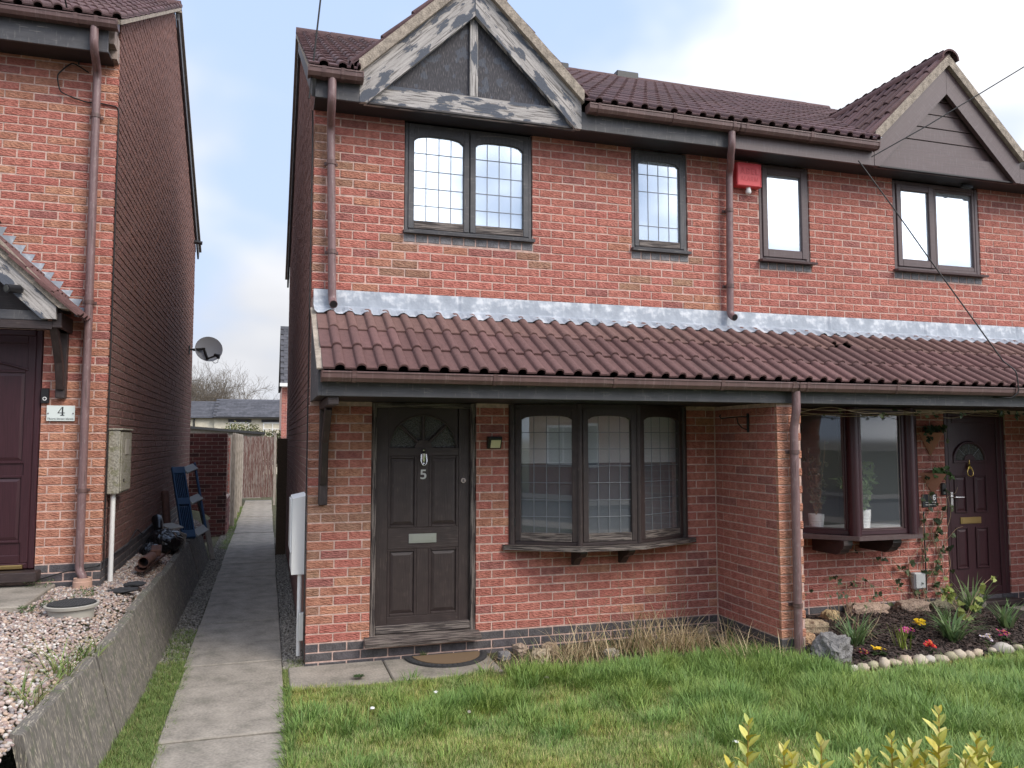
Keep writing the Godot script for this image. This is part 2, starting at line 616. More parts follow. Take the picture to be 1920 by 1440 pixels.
	# weathered red fence boards
	m = mat("fence_wood", Color.WHITE, 0.9)
	m.albedo_texture = paint(512, 512, [vstreak, vstreak2, blot], func(a: float, b: float, d: float):
		var c := Color(0.105, 0.040, 0.033) * (0.6 + 0.8 * b)
		return c.lerp(Color(0.27, 0.235, 0.21), smooth(0.46, 0.62, a * 0.6 + b * 0.4)))
	tri3(m, 1.0)
	m.uv1_scale = Vector3(1.6, 0.35, 1.6)
	m = mat("grey_wood", Color.WHITE, 0.92)
	m.albedo_texture = paint(512, 512, [vstreak, vstreak2, blot], func(a: float, b: float, d: float):
		return Color(0.34, 0.30, 0.26) * (0.45 + 0.9 * a))
	tri3(m, 1.3)
	m = mat("brown_wood", Color.WHITE, 0.9)
	m.albedo_texture = paint(512, 512, [vstreak, vstreak2, blot], func(a: float, b: float, d: float):
		return Color(0.10, 0.068, 0.042) * (0.5 + 0.9 * b))
	tri3(m, 1.3)
	# small things
	m = mat("meter_grp", Color.WHITE, 0.9)
	m.albedo_texture = paint(512, 512, [vstreak, mid, blot], func(a: float, b: float, d: float):
		var c := Color(0.32, 0.30, 0.25) * (0.6 + 0.7 * b)
		return c.lerp(Color(0.17, 0.17, 0.09), smooth(0.55, 0.75, d) * 0.6))
	tri3(m, 1.6)
	bump(m, mid_t, 0.5)
	mat("white_plastic", lin(0.78, 0.78, 0.77), 0.4)
	mat("grey_plastic", lin(0.42, 0.43, 0.43), 0.5)
	mat("clay", lin(0.46, 0.29, 0.22), 0.85)
	mat("cream_plastic", lin(0.36, 0.34, 0.30), 0.6)
	mat("black_plastic", lin(0.014, 0.014, 0.016), 0.4)
	mat("black_rubber", lin(0.03, 0.03, 0.032), 0.8)
	m = mat("bag_plastic", lin(0.010, 0.010, 0.012), 0.3)
	mat("chrome", lin(0.75, 0.75, 0.76), 0.22, 1.0)
	mat("aluminium", lin(0.62, 0.63, 0.63), 0.38, 1.0)
	mat("brass", lin(0.72, 0.50, 0.17), 0.25, 1.0)
	mat("dull_brass", lin(0.45, 0.33, 0.14), 0.4, 1.0)
	mat("black_iron", lin(0.015, 0.014, 0.014), 0.55)
	m = mat("alarm_red", lin(0.66, 0.055, 0.065), 0.45)
	mat("alarm_red_letters", lin(0.56, 0.042, 0.05), 0.5)
	mat("terracotta", lin(0.50, 0.23, 0.16), 0.85)
	mat("ladder_blue", lin(0.02, 0.062, 0.135), 0.45)
	mat("ladder_grey", lin(0.36, 0.37, 0.36), 0.6)
	mat("dish_grey", lin(0.42, 0.43, 0.45), 0.5)
	m = mat("rust", Color.WHITE, 0.8)
	m.albedo_texture = paint(512, 512, [blot, fine, mid], func(a: float, b: float, d: float):
		return Color(0.085, 0.038, 0.028) * (0.5 + 1.0 * a))
	tri3(m, 3.0)
	mat("lead_came", lin(0.20, 0.21, 0.23), 0.6, 0.3)
	mat("net_curtain", lin(0.80, 0.82, 0.83), 0.9)
	M.net_curtain.backlight_enabled = true
	M.net_curtain.backlight = Color(0.5, 0.5, 0.5)
	mat("blind", lin(0.68, 0.70, 0.74), 0.9)
	mat("room", lin(0.20, 0.19, 0.18), 0.95)
	mat("sign_glass", lin(0.66, 0.72, 0.70), 0.25)
	mat("sign_black", lin(0.012, 0.014, 0.018), 0.35)
	mat("ink", lin(0.012, 0.012, 0.016), 0.6)
	mat("white_paint", lin(0.80, 0.80, 0.79), 0.5)
	mat("coir", lin(0.16, 0.105, 0.06), 1.0)
	mat("cable", lin(0.012, 0.012, 0.013), 0.6)
	mat("solar_cream", lin(0.62, 0.58, 0.36), 0.4)
	m = mat("pane", Color(0.75, 0.8, 0.85, 0.04), 0.0)
	m.transparency = BaseMaterial3D.TRANSPARENCY_ALPHA
	m.metallic_specular = 0.7
	m = mat("mirror_pane", Color(0.92, 0.96, 1.0, 0.04), 0.0, 0.6)
	m.transparency = BaseMaterial3D.TRANSPARENCY_ALPHA
	m.metallic_specular = 0.7
	m = mat("obscure_pane", lin(0.085, 0.085, 0.083), 0.15)
	bump(m, mid_t, 1.2)
	m.uv1_scale = Vector3(2.2, 2.2, 1)
	m = mat("bark", lin(0.14, 0.115, 0.09), 0.95)
	m = mat("twig", lin(0.30, 0.22, 0.14), 0.9)

# ---------------------------------------------------------------- brickwork
const CH := 0.0746          # one course
var brick_mesh := {}

func brick_variant(kind: String, k: int) -> ArrayMesh:
	var key := "%s%d" % [kind, k]
	if not brick_mesh.has(key):
		var b := MB.new()
		b.col = brick_tint(kind, k)
		var d := 0.034
		b.box(Vector3(0, 0, -d / 2), Vector3(0.214, 0.0645, d), 0.0035)
		brick_mesh[key] = b.mesh()
	return brick_mesh[key]

func brick_tint(kind: String, k: int) -> Color:
	var r := RandomNumberGenerator.new()
	r.seed = hash(kind) + k * 77
	var v := r.randf_range(0.91, 1.09)
	var t := r.randf()
	match kind:
		"red":
			var c := Color(0.50, 0.172, 0.140).lerp(Color(0.545, 0.205, 0.158), t)
			if k % 7 == 3: c = Color(0.43, 0.165, 0.142)
			return c * v
		"orange":
			return Color(0.52, 0.225, 0.155).lerp(Color(0.55, 0.265, 0.175), t) * v
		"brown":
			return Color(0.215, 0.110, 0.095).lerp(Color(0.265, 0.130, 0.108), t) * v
		"stain":
			return Color(0.36, 0.19, 0.135).lerp(Color(0.44, 0.24, 0.16), t) * v
		"old":
			return Color(0.13, 0.042, 0.040).lerp(Color(0.20, 0.062, 0.055), t) * (v if k % 5 else 0.45)
		"blue":
			return Color(0.082, 0.076, 0.084).lerp(Color(0.105, 0.094, 0.10), t) * v
		"slip":
			return Color(0.19, 0.185, 0.20).lerp(Color(0.24, 0.23, 0.235), t) * v
	return Color(0.5, 0.5, 0.5)

# bricks of one rectangle of wall: frame maps (u, v, out) to the world; holes are Rect2 in (u, v)
func lay(list: Array, frame: Transform3D, u0: float, u1: float, v0: float, v1: float, holes: Array, kind: String, nk := 10, phase := 0, top = null) -> void:
	var rows := int(round((v1 - v0) / CH))
	for r in rows:
		var y := v0 + (r + 0.5) * CH
		var a := u0 - (0.1125 if (r + phase) % 2 else 0.0)
		var lim0 := u0
		var lim1 := u1
		if top != null:
			var lm: Vector2 = top.call(y + 0.04)
			lim0 = maxf(lim0, lm.x)
			lim1 = minf(lim1, lm.y)
		while a < u1 - 0.02:
			var spans := [Vector2(maxf(a, lim0), minf(a + 0.2145, lim1))]
			for h: Rect2 in holes:
				if y > h.position.y and y < h.end.y:
					var nx := []
					for s: Vector2 in spans:
						if s.y <= h.position.x or s.x >= h.end.x:
							nx.append(s)
						else:
							if h.position.x - s.x > 0.012: nx.append(Vector2(s.x, h.position.x))
							if s.y - h.end.x > 0.012: nx.append(Vector2(h.end.x, s.y))
					spans = nx
			for s: Vector2 in spans:
				if s.y - s.x > 0.012:
					var t := Transform3D(Basis.from_euler(Vector3(rr(-0.006, 0.006), rr(-0.006, 0.006), rr(-0.004, 0.004))).scaled_local(Vector3((s.y - s.x) / 0.214, rr(0.98, 1.01), 1)), Vector3((s.x + s.y) / 2 + rr(-0.001, 0.001), y + rr(-0.0015, 0.0015), rr(-0.002, 0.002)))
					list.append([frame * t, kind, rng.randi() % nk])
			a += 0.225

# the nearest bricks as parts of their own, the rest as one part
func place_bricks(wall: Node3D, list: Array, most: int, called := "brick") -> void:
	list.sort_custom(func(p, q): return (p[0].origin - EYE).length_squared() < (q[0].origin - EYE).length_squared())
	var rest := {}
	for i in list.size():
		var e: Array = list[i]
		if i < most:
			piece(wall, called, brick_variant(e[1], e[2]), M.blue_brick if e[1] in ["blue", "slip"] else M.brick, e[0])
		else:
			if not rest.has(e[1]): rest[e[1]] = [[], PackedColorArray()]
			rest[e[1]][0].append(e[0])
			rest[e[1]][1].append(brick_tint(e[1], e[2]))
	for kind in rest:
		if not brick_mesh.has("plain"):
			var b := MB.new()
			b.box(Vector3(0, 0, -0.017), Vector3(0.214, 0.0645, 0.034), 0.0035)
			brick_mesh["plain"] = b.mesh()
		multi(wall, called + "work", brick_mesh["plain"], M.blue_brick if kind in ["blue", "slip"] else M.brick, rest[kind][0], rest[kind][1])

# a wall slab with rectangular holes
func slab(b: MB, u0: float, u1: float, v0: float, v1: float, z0: float, z1: float, holes: Array) -> void:
	var us := [u0, u1]
	var vs := [v0, v1]
	for h: Rect2 in holes:
		us.append_array([clampf(h.position.x, u0, u1), clampf(h.end.x, u0, u1)])
		vs.append_array([clampf(h.position.y, v0, v1), clampf(h.end.y, v0, v1)])
	us.sort()
	vs.sort()
	for j in vs.size() - 1:
		if vs[j + 1] - vs[j] < 1e-4: continue
		var run = null
		for i in us.size():
			var solid := false
			if i < us.size() - 1:
				if us[i + 1] - us[i] < 1e-4: continue
				solid = true
				var p := Vector2((us[i] + us[i + 1]) / 2, (vs[j] + vs[j + 1]) / 2)
				for h: Rect2 in holes:
					if h.has_point(p): solid = false
			if solid and run == null:
				run = us[i]
			elif not solid and run != null:
				b.bb(run, us[i], vs[j], vs[j + 1], z0, z1)
				run = null

# ---------------------------------------------------------------- roof tiles
var tile_mesh := {}

# a double-roman tile: tail edge at z = 0, running up to z = -0.42; x from 0 to 0.33 (0.30 shows)
func tile_variant(kind: String, k: int) -> ArrayMesh:
	var key := kind + str(k)
	if tile_mesh.has(key): return tile_mesh[key]
	var r := RandomNumberGenerator.new()
	r.seed = 99 + k * 13 + hash(kind)
	var b := MB.new()
	var v := r.randf_range(0.82, 1.16)
	match kind:
		"canopy": b.col = Color(0.158, 0.082, 0.078) * v
		"canopy_top": b.col = Color(0.180, 0.100, 0.088) * v
		"main": b.col = Color(0.115, 0.064, 0.066) * v
		"far": b.col = Color(0.115, 0.075, 0.075) * v
		_: b.col = Color(0.13, 0.07, 0.065) * v
	var prof := []
	# two rolls per tile; each roll 75 mm wide and 30 mm high, in a flat pan
	for roll in 2:
		var x0 := 0.15 * roll
		prof.append(Vector2(x0, 0.0))
		prof.append(Vector2(x0 + 0.078, 0.0))
		for s in 9:
			var a := PI * s / 8.0
			prof.append(Vector2(x0 + 0.118 - 0.036 * cos(a), 0.034 * pow(sin(a), 0.8)))
	prof.append(Vector2(0.30, 0.0))
	var L := 0.42
	var th := 0.017
	for i in prof.size() - 1:
		var p: Vector2 = prof[i]
		var q: Vector2 = prof[i + 1]
		if q.x - p.x < 1e-5 and absf(q.y - p.y) < 1e-5: continue
		var pa: Vector2 = prof[maxi(i - 1, 0)]
		var qa: Vector2 = prof[mini(i + 2, prof.size() - 1)]
		var n1 := Vector3(-(q.y - pa.y), q.x - pa.x, 0).normalized()
		var n2 := Vector3(-(qa.y - p.y), qa.x - p.x, 0).normalized()
		var e := 0.004 # worn tail edge
		b.trin(Vector3(p.x, p.y, -e), Vector3(q.x, q.y, -e), Vector3(q.x, q.y, -L), n1, n2, n2)
		b.trin(Vector3(p.x, p.y, -e), Vector3(q.x, q.y, -L), Vector3(p.x, p.y, -L), n1, n2, n1)
		b.quad(Vector3(p.x, p.y - e, 0), Vector3(q.x, q.y - e, 0), Vector3(q.x, q.y, -e), Vector3(p.x, p.y, -e))
		b.quad(Vector3(p.x, p.y - th, 0), Vector3(q.x, q.y - th, 0), Vector3(q.x, q.y - e, 0), Vector3(p.x, p.y - e, 0))
		b.quad(Vector3(p.x, p.y - th, -L), Vector3(q.x, q.y - th, -L), Vector3(q.x, q.y - th, 0), Vector3(p.x, p.y - th, 0))
	for s in [0.0, 0.30]:
		var a := Vector3(s, -th, 0)
		var c := Vector3(s, 0, 0)
		if s > 0:
			b.quad(a, a + Vector3(0, 0, -L), c + Vector3(0, 0, -L), c)
		else:
			b.quad(a + Vector3(0, 0, -L), a, c, c + Vector3(0, 0, -L))
	tile_mesh[key] = b.mesh()
	return tile_mesh[key]

# tiles on a slope: edge is the world point of the tail line's left end, right is the run of the eaves, down the slope direction
# gauge is what shows of each tile; skip(world point) leaves one out; gives a list of transforms
func tile_slope(list: Array, edge: Vector3, right: Vector3, down: Vector3, cols: int, rows: int, gauge: float, kind: String, skip = null) -> void:
	var up := down.cross(right).normalized()
	for r in rows:
		for c in cols:
			var o := edge + right * (0.30 * c) - down * (gauge * r) + up * 0.032
			var mid := o + right * 0.15 - down * 0.2
			if skip != null and skip.call(mid): continue
			var tilt := Basis(right, -0.052 + rr(-0.006, 0.006))   # tails ride on the course below
			var bs := tilt * Basis(right, up, down)
			bs = Basis(up, rr(-0.006, 0.006)) * bs
			list.append([Transform3D(bs, o + up * rr(-0.002, 0.002)), kind, rng.randi() % 6, r, c])

func place_tiles(roof: Node3D, list: Array, most := 300) -> void:
	list.sort_custom(func(p, q): return (p[0].origin - EYE).length_squared() < (q[0].origin - EYE).length_squared())
	var rest := []
	var cols := PackedColorArray()
	for i in list.size():
		var e: Array = list[i]
		if i < most:
			piece(roof, "tile", tile_variant(e[1], e[2]), M.roof_tile, e[0])
		else:
			rest.append(e[0])
			cols.append(Color(1, 1, 1) * rr(0.85, 1.15))
	if rest.size():
		multi(roof, "tiling", tile_variant(list[0][1], 0), M.roof_tile, rest, cols)

# ---------------------------------------------------------------- joinery
func frame_mb(t: Transform3D) -> MB:
	var b := MB.new()
	b.xf = t
	b.off = Vector2(rr(0, 5), rr(0, 5))
	return b

# arched or square leaded casement in the plane of t (x right, y up, z out), x0..x1, y0..y1, face at z = zf
func casement(w: Node3D, t: Transform3D, x0: float, x1: float, y0: float, y1: float, zf: float, tim: Material, worn: Material, glass: Material, leads: Array, rise := 0.045, st := 0.055, top_extra := 0.03) -> void:
	var b := frame_mb(t)
	var d := 0.045
	b.bb(x0, x0 + st, y0, y1, zf - d, zf, 0.004)
	b.bb(x1 - st, x1, y0, y1, zf - d, zf, 0.004)
	var a0 := y1 - st - top_extra - rise
	if rise > 0:
		var arch := PackedVector2Array()
		for i in 13:
			var f := i / 12.0
			arch.append(Vector2(lerpf(x0 + st, x1 - st, f), a0 + rise * sqrt(maxf(0.0, 1.0 - pow(absf(2 * f - 1), 2.6)))))
		b.arch_plate(arch, y1, zf - d + 0.003, zf - 0.003)
	else:
		b.bb(x0 + st, x1 - st, y1 - st, y1, zf - d + 0.002, zf - 0.002, 0.004)
		a0 = y1 - st
	part(w, "sash", b, tim)
	b = frame_mb(t)
	b.bb(x0 + st, x1 - st, y0, y0 + st + 0.012, zf - d + 0.002, zf - 0.002, 0.004)
	# putty bead
	b.bb(x0 + st, x1 - st, y0 + st + 0.012, y0 + st + 0.022, zf - d + 0.006, zf - 0.008, 0.002)
	part(w, "bottom_rail", b, worn)
	var gx0 := x0 + st
	var gx1 := x1 - st
	var gy0 := y0 + st + 0.012
	var gy1 := a0 + rise + 0.005
	for k in 2:
		var g := MB.new()
		g.xf = t
		g.bb(gx0 - 0.01, gx1 + 0.01, gy0 - 0.005, gy1, zf - 0.030 - k * 0.012, zf - 0.026 - k * 0.012)
		part(w, "pane", g, glass)
	if leads.size():
		var l := MB.new()
		l.xf = t
		var nc: int = leads[0]
		for i in range(1, nc):
			var x := lerpf(gx0, gx1, float(i) / nc) + rr(-0.002, 0.002)
			l.box(Vector3(x, (gy0 + gy1) / 2, zf - 0.024), Vector3(0.006, gy1 - gy0 - 0.01, 0.004), 0.001, Basis(Vector3(0, 0, 1), rr(-0.003, 0.003)))
		for f: float in leads[1]:
			l.box(Vector3((gx0 + gx1) / 2, lerpf(gy0, gy1, f), zf - 0.0235), Vector3(gx1 - gx0, 0.006, 0.004), 0.001, Basis(Vector3(0, 0, 1), rr(-0.004, 0.004)))
		part(w, "leading", l, M.lead_came)

func plain_frame(w: Node3D, called: String, t: Transform3D, x0: float, x1: float, y0: float, y1: float, z0: float, z1: float, s: float, m: Material, sill := true, bev := 0.006) -> void:
	var b := frame_mb(t)
	b.bb(x0, x0 + s, y0, y1, z0, z1, bev)
	b.bb(x1 - s, x1, y0, y1, z0, z1, bev)
	b.bb(x0 + s, x1 - s, y1 - s, y1, z0 + 0.001, z1 - 0.001, bev)
	if sill: b.bb(x0 + s, x1 - s, y0, y0 + s, z0 + 0.001, z1 - 0.001, bev)
	part(w, called, b, m)

func curtain(w: Node3D, x0: float, x1: float, y0: float, y1: float, z: float, folds: float, m: Material, called := "net_curtain") -> void:
	var b := MB.new()
	var k := int((x1 - x0) / 0.012)
	for i in k:
		var xa := lerpf(x0, x1, float(i) / k)
		var xb := lerpf(x0, x1, float(i + 1) / k)
		var za := z + 0.035 * sin(xa * folds) + 0.012 * sin(xa * folds * 0.43 + 1.0)
		var zb := z + 0.035 * sin(xb * folds) + 0.012 * sin(xb * folds * 0.43 + 1.0)
		b.quad(Vector3(xa, y0, za), Vector3(xb, y0, zb), Vector3(xb, y1, zb), Vector3(xa, y1, za))
	part(w, called, b, m)

# raised door panel: moulding round a bevelled field; front faces +z
func door_panel(b: MB, x0: float, x1: float, y0: float, y1: float, z: float, m := 0.022, proud := 0.010) -> void:
	# moulding
	for s in [[x0, x0 + m, y0, y1], [x1 - m, x1, y0, y1], [x0 + m, x1 - m, y0, y0 + m], [x0 + m, x1 - m, y1 - m, y1]]:
		b.bb(s[0], s[1], s[2], s[3], z - 0.02, z + 0.004, 0.004)
	var q := [Vector3(x0 + m, y0 + m, z - 0.012), Vector3(x1 - m, y0 + m, z - 0.012), Vector3(x1 - m, y1 - m, z - 0.012), Vector3(x0 + m, y1 - m, z - 0.012)]
	var e := 0.03
	var p := [Vector3(x0 + m + e, y0 + m + e, z - 0.012 + proud), Vector3(x1 - m - e, y0 + m + e, z - 0.012 + proud), Vector3(x1 - m - e, y1 - m - e, z - 0.012 + proud), Vector3(x0 + m + e, y1 - m - e, z - 0.012 + proud)]
	b.face(p[3], p[0], p[1], p[2])
	for i in 4:
		var j := (i + 1) % 4
		b.face(q[i], q[j], p[j], p[i])

func text_part(parent: Node3D, called: String, s: String, font: String, size: float, depth: float, at: Vector3, m: Material, bold := false, basis := Basis()) -> void:
	var f := SystemFont.new()
	f.font_names = PackedStringArray([font])
	if bold: f.font_weight = 700
	var t := TextMesh.new()
	t.text = s
	t.font = f
	t.font_size = 64
	t.pixel_size = size / 64.0
	t.depth = depth
	var o := piece(parent, called, t, m, Transform3D(basis, at))
	o.name = called

# gutter along x from x0 to x1; wall side at z, top at y
func gutter(parent: Node3D, x0: float, x1: float, y: float, z: float, joints: Array) -> void:
	var b := frame_mb(Transform3D())
	var poly := PackedVector2Array([Vector2(0, 0), Vector2(0, -0.045), Vector2(0.018, -0.072), Vector2(0.085, -0.072), Vector2(0.105, -0.045), Vector2(0.110, 0.0), Vector2(0.106, 0.0), Vector2(0.100, -0.043), Vector2(0.083, -0.067), Vector2(0.020, -0.067), Vector2(0.004, -0.043), Vector2(0.004, 0)])
	b.xf = Transform3D(Basis(Vector3(0, 0, 1), Vector3(0, 1, 0), Vector3(-1, 0, 0)), Vector3(0, y, z))
	b.prism(poly, -x1, -x0)
	# lip
	b.xf = Transform3D()
	b.bb(x0, x1, y - 0.012, y + 0.001, z + 0.105, z + 0.114, 0.002)
	var g := part(parent, "gutter", b, M.gutter_brown)
	for x: float in joints:
		var j := frame_mb(Transform3D(Basis(Vector3(0, 0, 1), Vector3(0, 1, 0), Vector3(-1, 0, 0)), Vector3(0, y, z)))
		var p2 := PackedVector2Array([Vector2(-0.001, 0.004), Vector2(-0.001, -0.048), Vector2(0.016, -0.077), Vector2(0.087, -0.077), Vector2(0.109, -0.047), Vector2(0.117, 0.004), Vector2(0.106, 0.004), Vector2(0.1, -0.04), Vector2(0.02, -0.06), Vector2(0.006, -0.04), Vector2(0.006, 0.004)])
		j.prism(p2, -x - 0.016, -x + 0.016)
		part(g, "gutter_bracket", j, M.gutter_brown)
	for x: float in [x0, x1]:
		var e := frame_mb(Transform3D(Basis(Vector3(0, 0, 1), Vector3(0, 1, 0), Vector3(-1, 0, 0)), Vector3(0, y, z)))
		e.prism(PackedVector2Array([Vector2(-0.002, 0.003), Vector2(-0.002, -0.047), Vector2(0.017, -0.076), Vector2(0.086, -0.076), Vector2(0.108, -0.046), Vector2(0.115, 0.003)]), -x - 0.006, -x + 0.006)
		part(g, "stop_end", e, M.gutter_brown)

func downpipe(parent: Node3D, pts: Array, clips: Array, r := 0.034) -> void:
	var b := frame_mb(Transform3D())
	b.tube(PackedVector3Array(pts), r, 14)
	var g := part(parent, "downpipe", b, M.pipe_brown)
	var tip: Vector3 = pts[pts.size() - 1]
	var dir: Vector3 = (tip - pts[pts.size() - 2]).normalized()
	var mouth := MB.new()  # black disc standing in for the shade inside the open pipe end
	mouth.tube(PackedVector3Array([tip - dir * 0.01, tip + dir * 0.002]), r * 0.86, 14)
	part(g, "mouth_shade_disc", mouth, M.black_plastic)
	for c: Vector3 in clips:
		var k := frame_mb(Transform3D())
		k.tube(PackedVector3Array([c + Vector3(0, 0.018, 0), c - Vector3(0, 0.018, 0)]), r + 0.006, 14)
		k.bb(c.x - 0.055, c.x + 0.055, c.y - 0.014, c.y + 0.014, c.z - r - 0.018, c.z - r - 0.004, 0.003)
		part(g, "pipe_clip", k, M.gutter_brown)

func bend(a: Vector3, b: Vector3, c: Vector3, k := 5) -> Array:
	var out := []
	for i in k + 1:
		var t := float(i) / k
		out.append(a.lerp(b, t).lerp(b.lerp(c, t), t))
	return out

# ---------------------------------------------------------------- the houses
const SL := 0.566           # rise of the main roofs
const UX := Vector3(1, 0, 0)

func roof_y(z: float) -> float:
	return 4.66 + SL * (0.36 - z)

func side_top(y: float) -> Vector2:    # (from, to) along a side wall whose u runs from z = -8 to z = 0
	var k := maxf(0.0, (y - 4.70) / SL - 0.36)
	return Vector2(k, 7.962 - k)

# roof solid between two x, with eaves at y0 and front at z0
func roof_solid(b: MB, x0: float, x1: float, dy: float, dz: float) -> void:
	b.xf = Transform3D(Basis(Vector3(0, 0, 1), Vector3(0, 1, 0), Vector3(-1, 0, 0)), Vector3(0, dy, dz))
	b.prism(PackedVector2Array([Vector2(0.18, 4.60), Vector2(0.18, 4.735), Vector2(-4.0, 7.095), Vector2(-8.3, 4.665), Vector2(-8.3, 4.60)]), -x1, -x0)
	b.xf = Transform3D()

func ridge_tiles(parent: Node3D, from: Vector3, dir: Vector3, k: int, tint: Color, L := 0.45, r := 0.115) -> void:
	var side := dir.cross(Vector3.UP)
	for i in k:
		var b := MB.new()
		b.col = tint * rr(0.85, 1.15)
		var a := from + dir * (L * i)
		var e := a + dir * (L - 0.008)
		var o := Vector3(0, rr(-0.004, 0.004), 0)
		for s in 10:
			var p := PI * s / 10.0
			var q := PI * (s + 1) / 10.0
			var np := side * cos(p) + Vector3.UP * sin(p)
			var nq := side * cos(q) + Vector3.UP * sin(q)
			b.trin(a + np * r + o, e + np * r + o, e + nq * r + o, np, np, nq)
			b.trin(a + np * r + o, e + nq * r + o, a + nq * r + o, np, nq, nq)
			b.quad(a + np * r + o, a + nq * r + o, a + nq * (r - 0.02) + o, a + np * (r - 0.02) + o)
			b.quad(e + nq * r + o, e + np * r + o, e + np * (r - 0.02) + o, e + nq * (r - 0.02) + o)
		part(parent, "ridge_tile", b, M.roof_tile)

func gable(h: Node3D, xc: float, half: float, peeled: bool) -> void:
	var m := 0.968
	var y0 := 4.44
	var inn := half - 0.061
	var oy := 4.681
	var apex := oy + half * m
	var iap := y0 + inn * m
	var g := MB.new()
	g.xf = Transform3D(Basis(), Vector3(xc, 0, 0))
	g.prism(PackedVector2Array([Vector2(-half + 0.01, y0 + 0.02), Vector2(half - 0.01, y0 + 0.02), Vector2(half - 0.01, oy + 0.05), Vector2(0, apex + 0.05), Vector2(-half + 0.01, oy + 0.05)]), -2.4, 0.20)
	var gb := part(h, "gable", g, M.dark_soffit)
	if peeled:
		for s in [[-1.0, 0.0], [0.0, 1.0]]:
			var b := frame_mb(Transform3D(Basis(), Vector3(xc, 0, 0)))
			b.prism(PackedVector2Array([Vector2(s[0] * inn, y0 + 0.1), Vector2(s[1] * inn, y0 + 0.1), Vector2(0, iap + 0.1)]) if s[0] < 0 else PackedVector2Array([Vector2(0.0, y0 + 0.1), Vector2(inn, y0 + 0.1), Vector2(0, iap + 0.1)]), 0.201, 0.222 - (0.001 if s[0] < 0 else 0.0))
			part(gb, "panel", b, M.ply_panel)
		var b2 := frame_mb(Transform3D(Basis(), Vector3(xc, 0, 0)))
		b2.off = Vector2(0.31, 0.18)
		b2.prism(PackedVector2Array([Vector2(-inn - 0.02, y0 + 0.002), Vector2(inn + 0.02, y0 + 0.002), Vector2(inn - 0.17, y0 + 0.19), Vector2(-inn + 0.17, y0 + 0.19)]), 0.223, 0.252)
		part(gb, "tie_board", b2, M.peeled_timber)
		var b3 := frame_mb(Transform3D())
		b3.off = Vector2(0.2, 0.4)
		b3.bb(xc - 0.036, xc + 0.036, y0 + 0.191, iap + 0.05, 0.223, 0.25, 0.004)
		part(gb, "king_post", b3, M.peeled_timber)
	else:
		var yy := y0 + 0.22
		while yy < iap:
			var b := frame_mb(Transform3D(Basis(), Vector3(xc, 0, 0)))
			var w0 := inn - (yy - y0) / m + 0.06
			var w1 := maxf(0.005, inn - (yy + 0.142 - y0) / m + 0.06)
			b.prism(PackedVector2Array([Vector2(-w0, yy), Vector2(w0, yy), Vector2(w1, yy + 0.142), Vector2(-w1, yy + 0.142)]), 0.201, 0.222)
			b.bb(-w0, w0, yy, yy + 0.012, 0.2, 0.229, 0.003)
			part(gb, "shiplap_board", b, M.brown_plastic)
			yy += 0.148
		var b2 := frame_mb(Transform3D(Basis(), Vector3(xc, 0, 0)))
		b2.prism(PackedVector2Array([Vector2(-inn - 0.02, y0 + 0.002), Vector2(inn + 0.02, y0 + 0.002), Vector2(inn - 0.2, y0 + 0.22), Vector2(-inn + 0.2, y0 + 0.22)]), 0.223, 0.245)
		part(gb, "tie_board", b2, M.brown_plastic)
	for s in [-1.0, 1.0]:
		var b := frame_mb(Transform3D(Basis(), Vector3(xc, 0, 0)))
		b.uvr = -s * -0.769
		var pl := PackedVector2Array([Vector2(s * half, y0), Vector2(s * inn, y0), Vector2(s * 0.0015, iap), Vector2(s * 0.0015, apex), Vector2(s * half, oy)])
		b.prism(pl, 0.253, 0.30)
		part(gb, "bargeboard", b, M.peeled_timber if peeled else M.brown_plastic)
		var v := frame_mb(Transform3D(Basis(), Vector3(xc, 0, 0)))
		var o := 0.112
		# rounded lump of bedding mortar under the verge tiles
		v.prism(PackedVector2Array([Vector2(s * (half + 0.012), oy - 0.012), Vector2(s * (half + 0.012), oy + 0.10), Vector2(s * 0.001, apex + o), Vector2(s * 0.001, apex - 0.002)]), 0.21, 0.346)
		part(gb, "verge", v, M.cement)
		var tl := []
		var c := cos(0.769)
		var sn := sin(0.769)
		var k := 7
		var foot := Vector3(xc + s * (half + 0.05), oy + 0.045, 0.33 if s > 0 else 0.33 - 0.30 * k)
		var skip := func(p: Vector3) -> bool: return p.y < roof_y(p.z) - 0.06
		if s > 0:
			tile_slope(tl, foot, Vector3(0, 0, -1), Vector3(c, -sn, 0), k, 4, 0.36, "main", skip)
		else:
			tile_slope(tl, foot, Vector3(0, 0, 1), Vector3(-c, -sn, 0), k, 4, 0.36, "main", skip)
		for e in tl:
			piece(gb, "tile", tile_variant(e[1], e[2]), M.roof_tile, e[0])
	ridge_tiles(gb, Vector3(xc, apex + 0.05, 0.37), Vector3(0, 0, -1), 5, Color(0.12, 0.062, 0.06))

# a tile cut to fit beside a gable foot, in the lowest course
func cut_tile(x: float, share: float, a: float) -> Array:
	var down := Vector3(0, -sin(a), cos(a))
	var up := Vector3(0, cos(a), sin(a))
	var bs := Basis(UX, -0.052) * Basis(UX, up, down)
	return [Transform3D(bs.scaled_local(Vector3(share, 1, 1)), Vector3(x, 4.655, 0.385) + up * 0.032), "main", 2, 0, 0]

func soldier_sill(h: Node3D, wall: Node3D, x0: float, x1: float, y: float) -> void:
	# blue brick slips set on end under a sill, then nothing else: each a piece of the wall
	var k := int(round((x1 - x0) / 0.107))
	for i in k:
		var w := (x1 - x0) / k
		var t := Transform3D(Basis().scaled(Vector3((w - 0.012) / 0.214, 0.068 / 0.0645, 1)), Vector3(x0 + (i + 0.5) * w, y - 0.037, 0.001))
		piece(wall, "sill_brick", brick_variant("slip", i * 3 % 10), M.blue_brick, t)

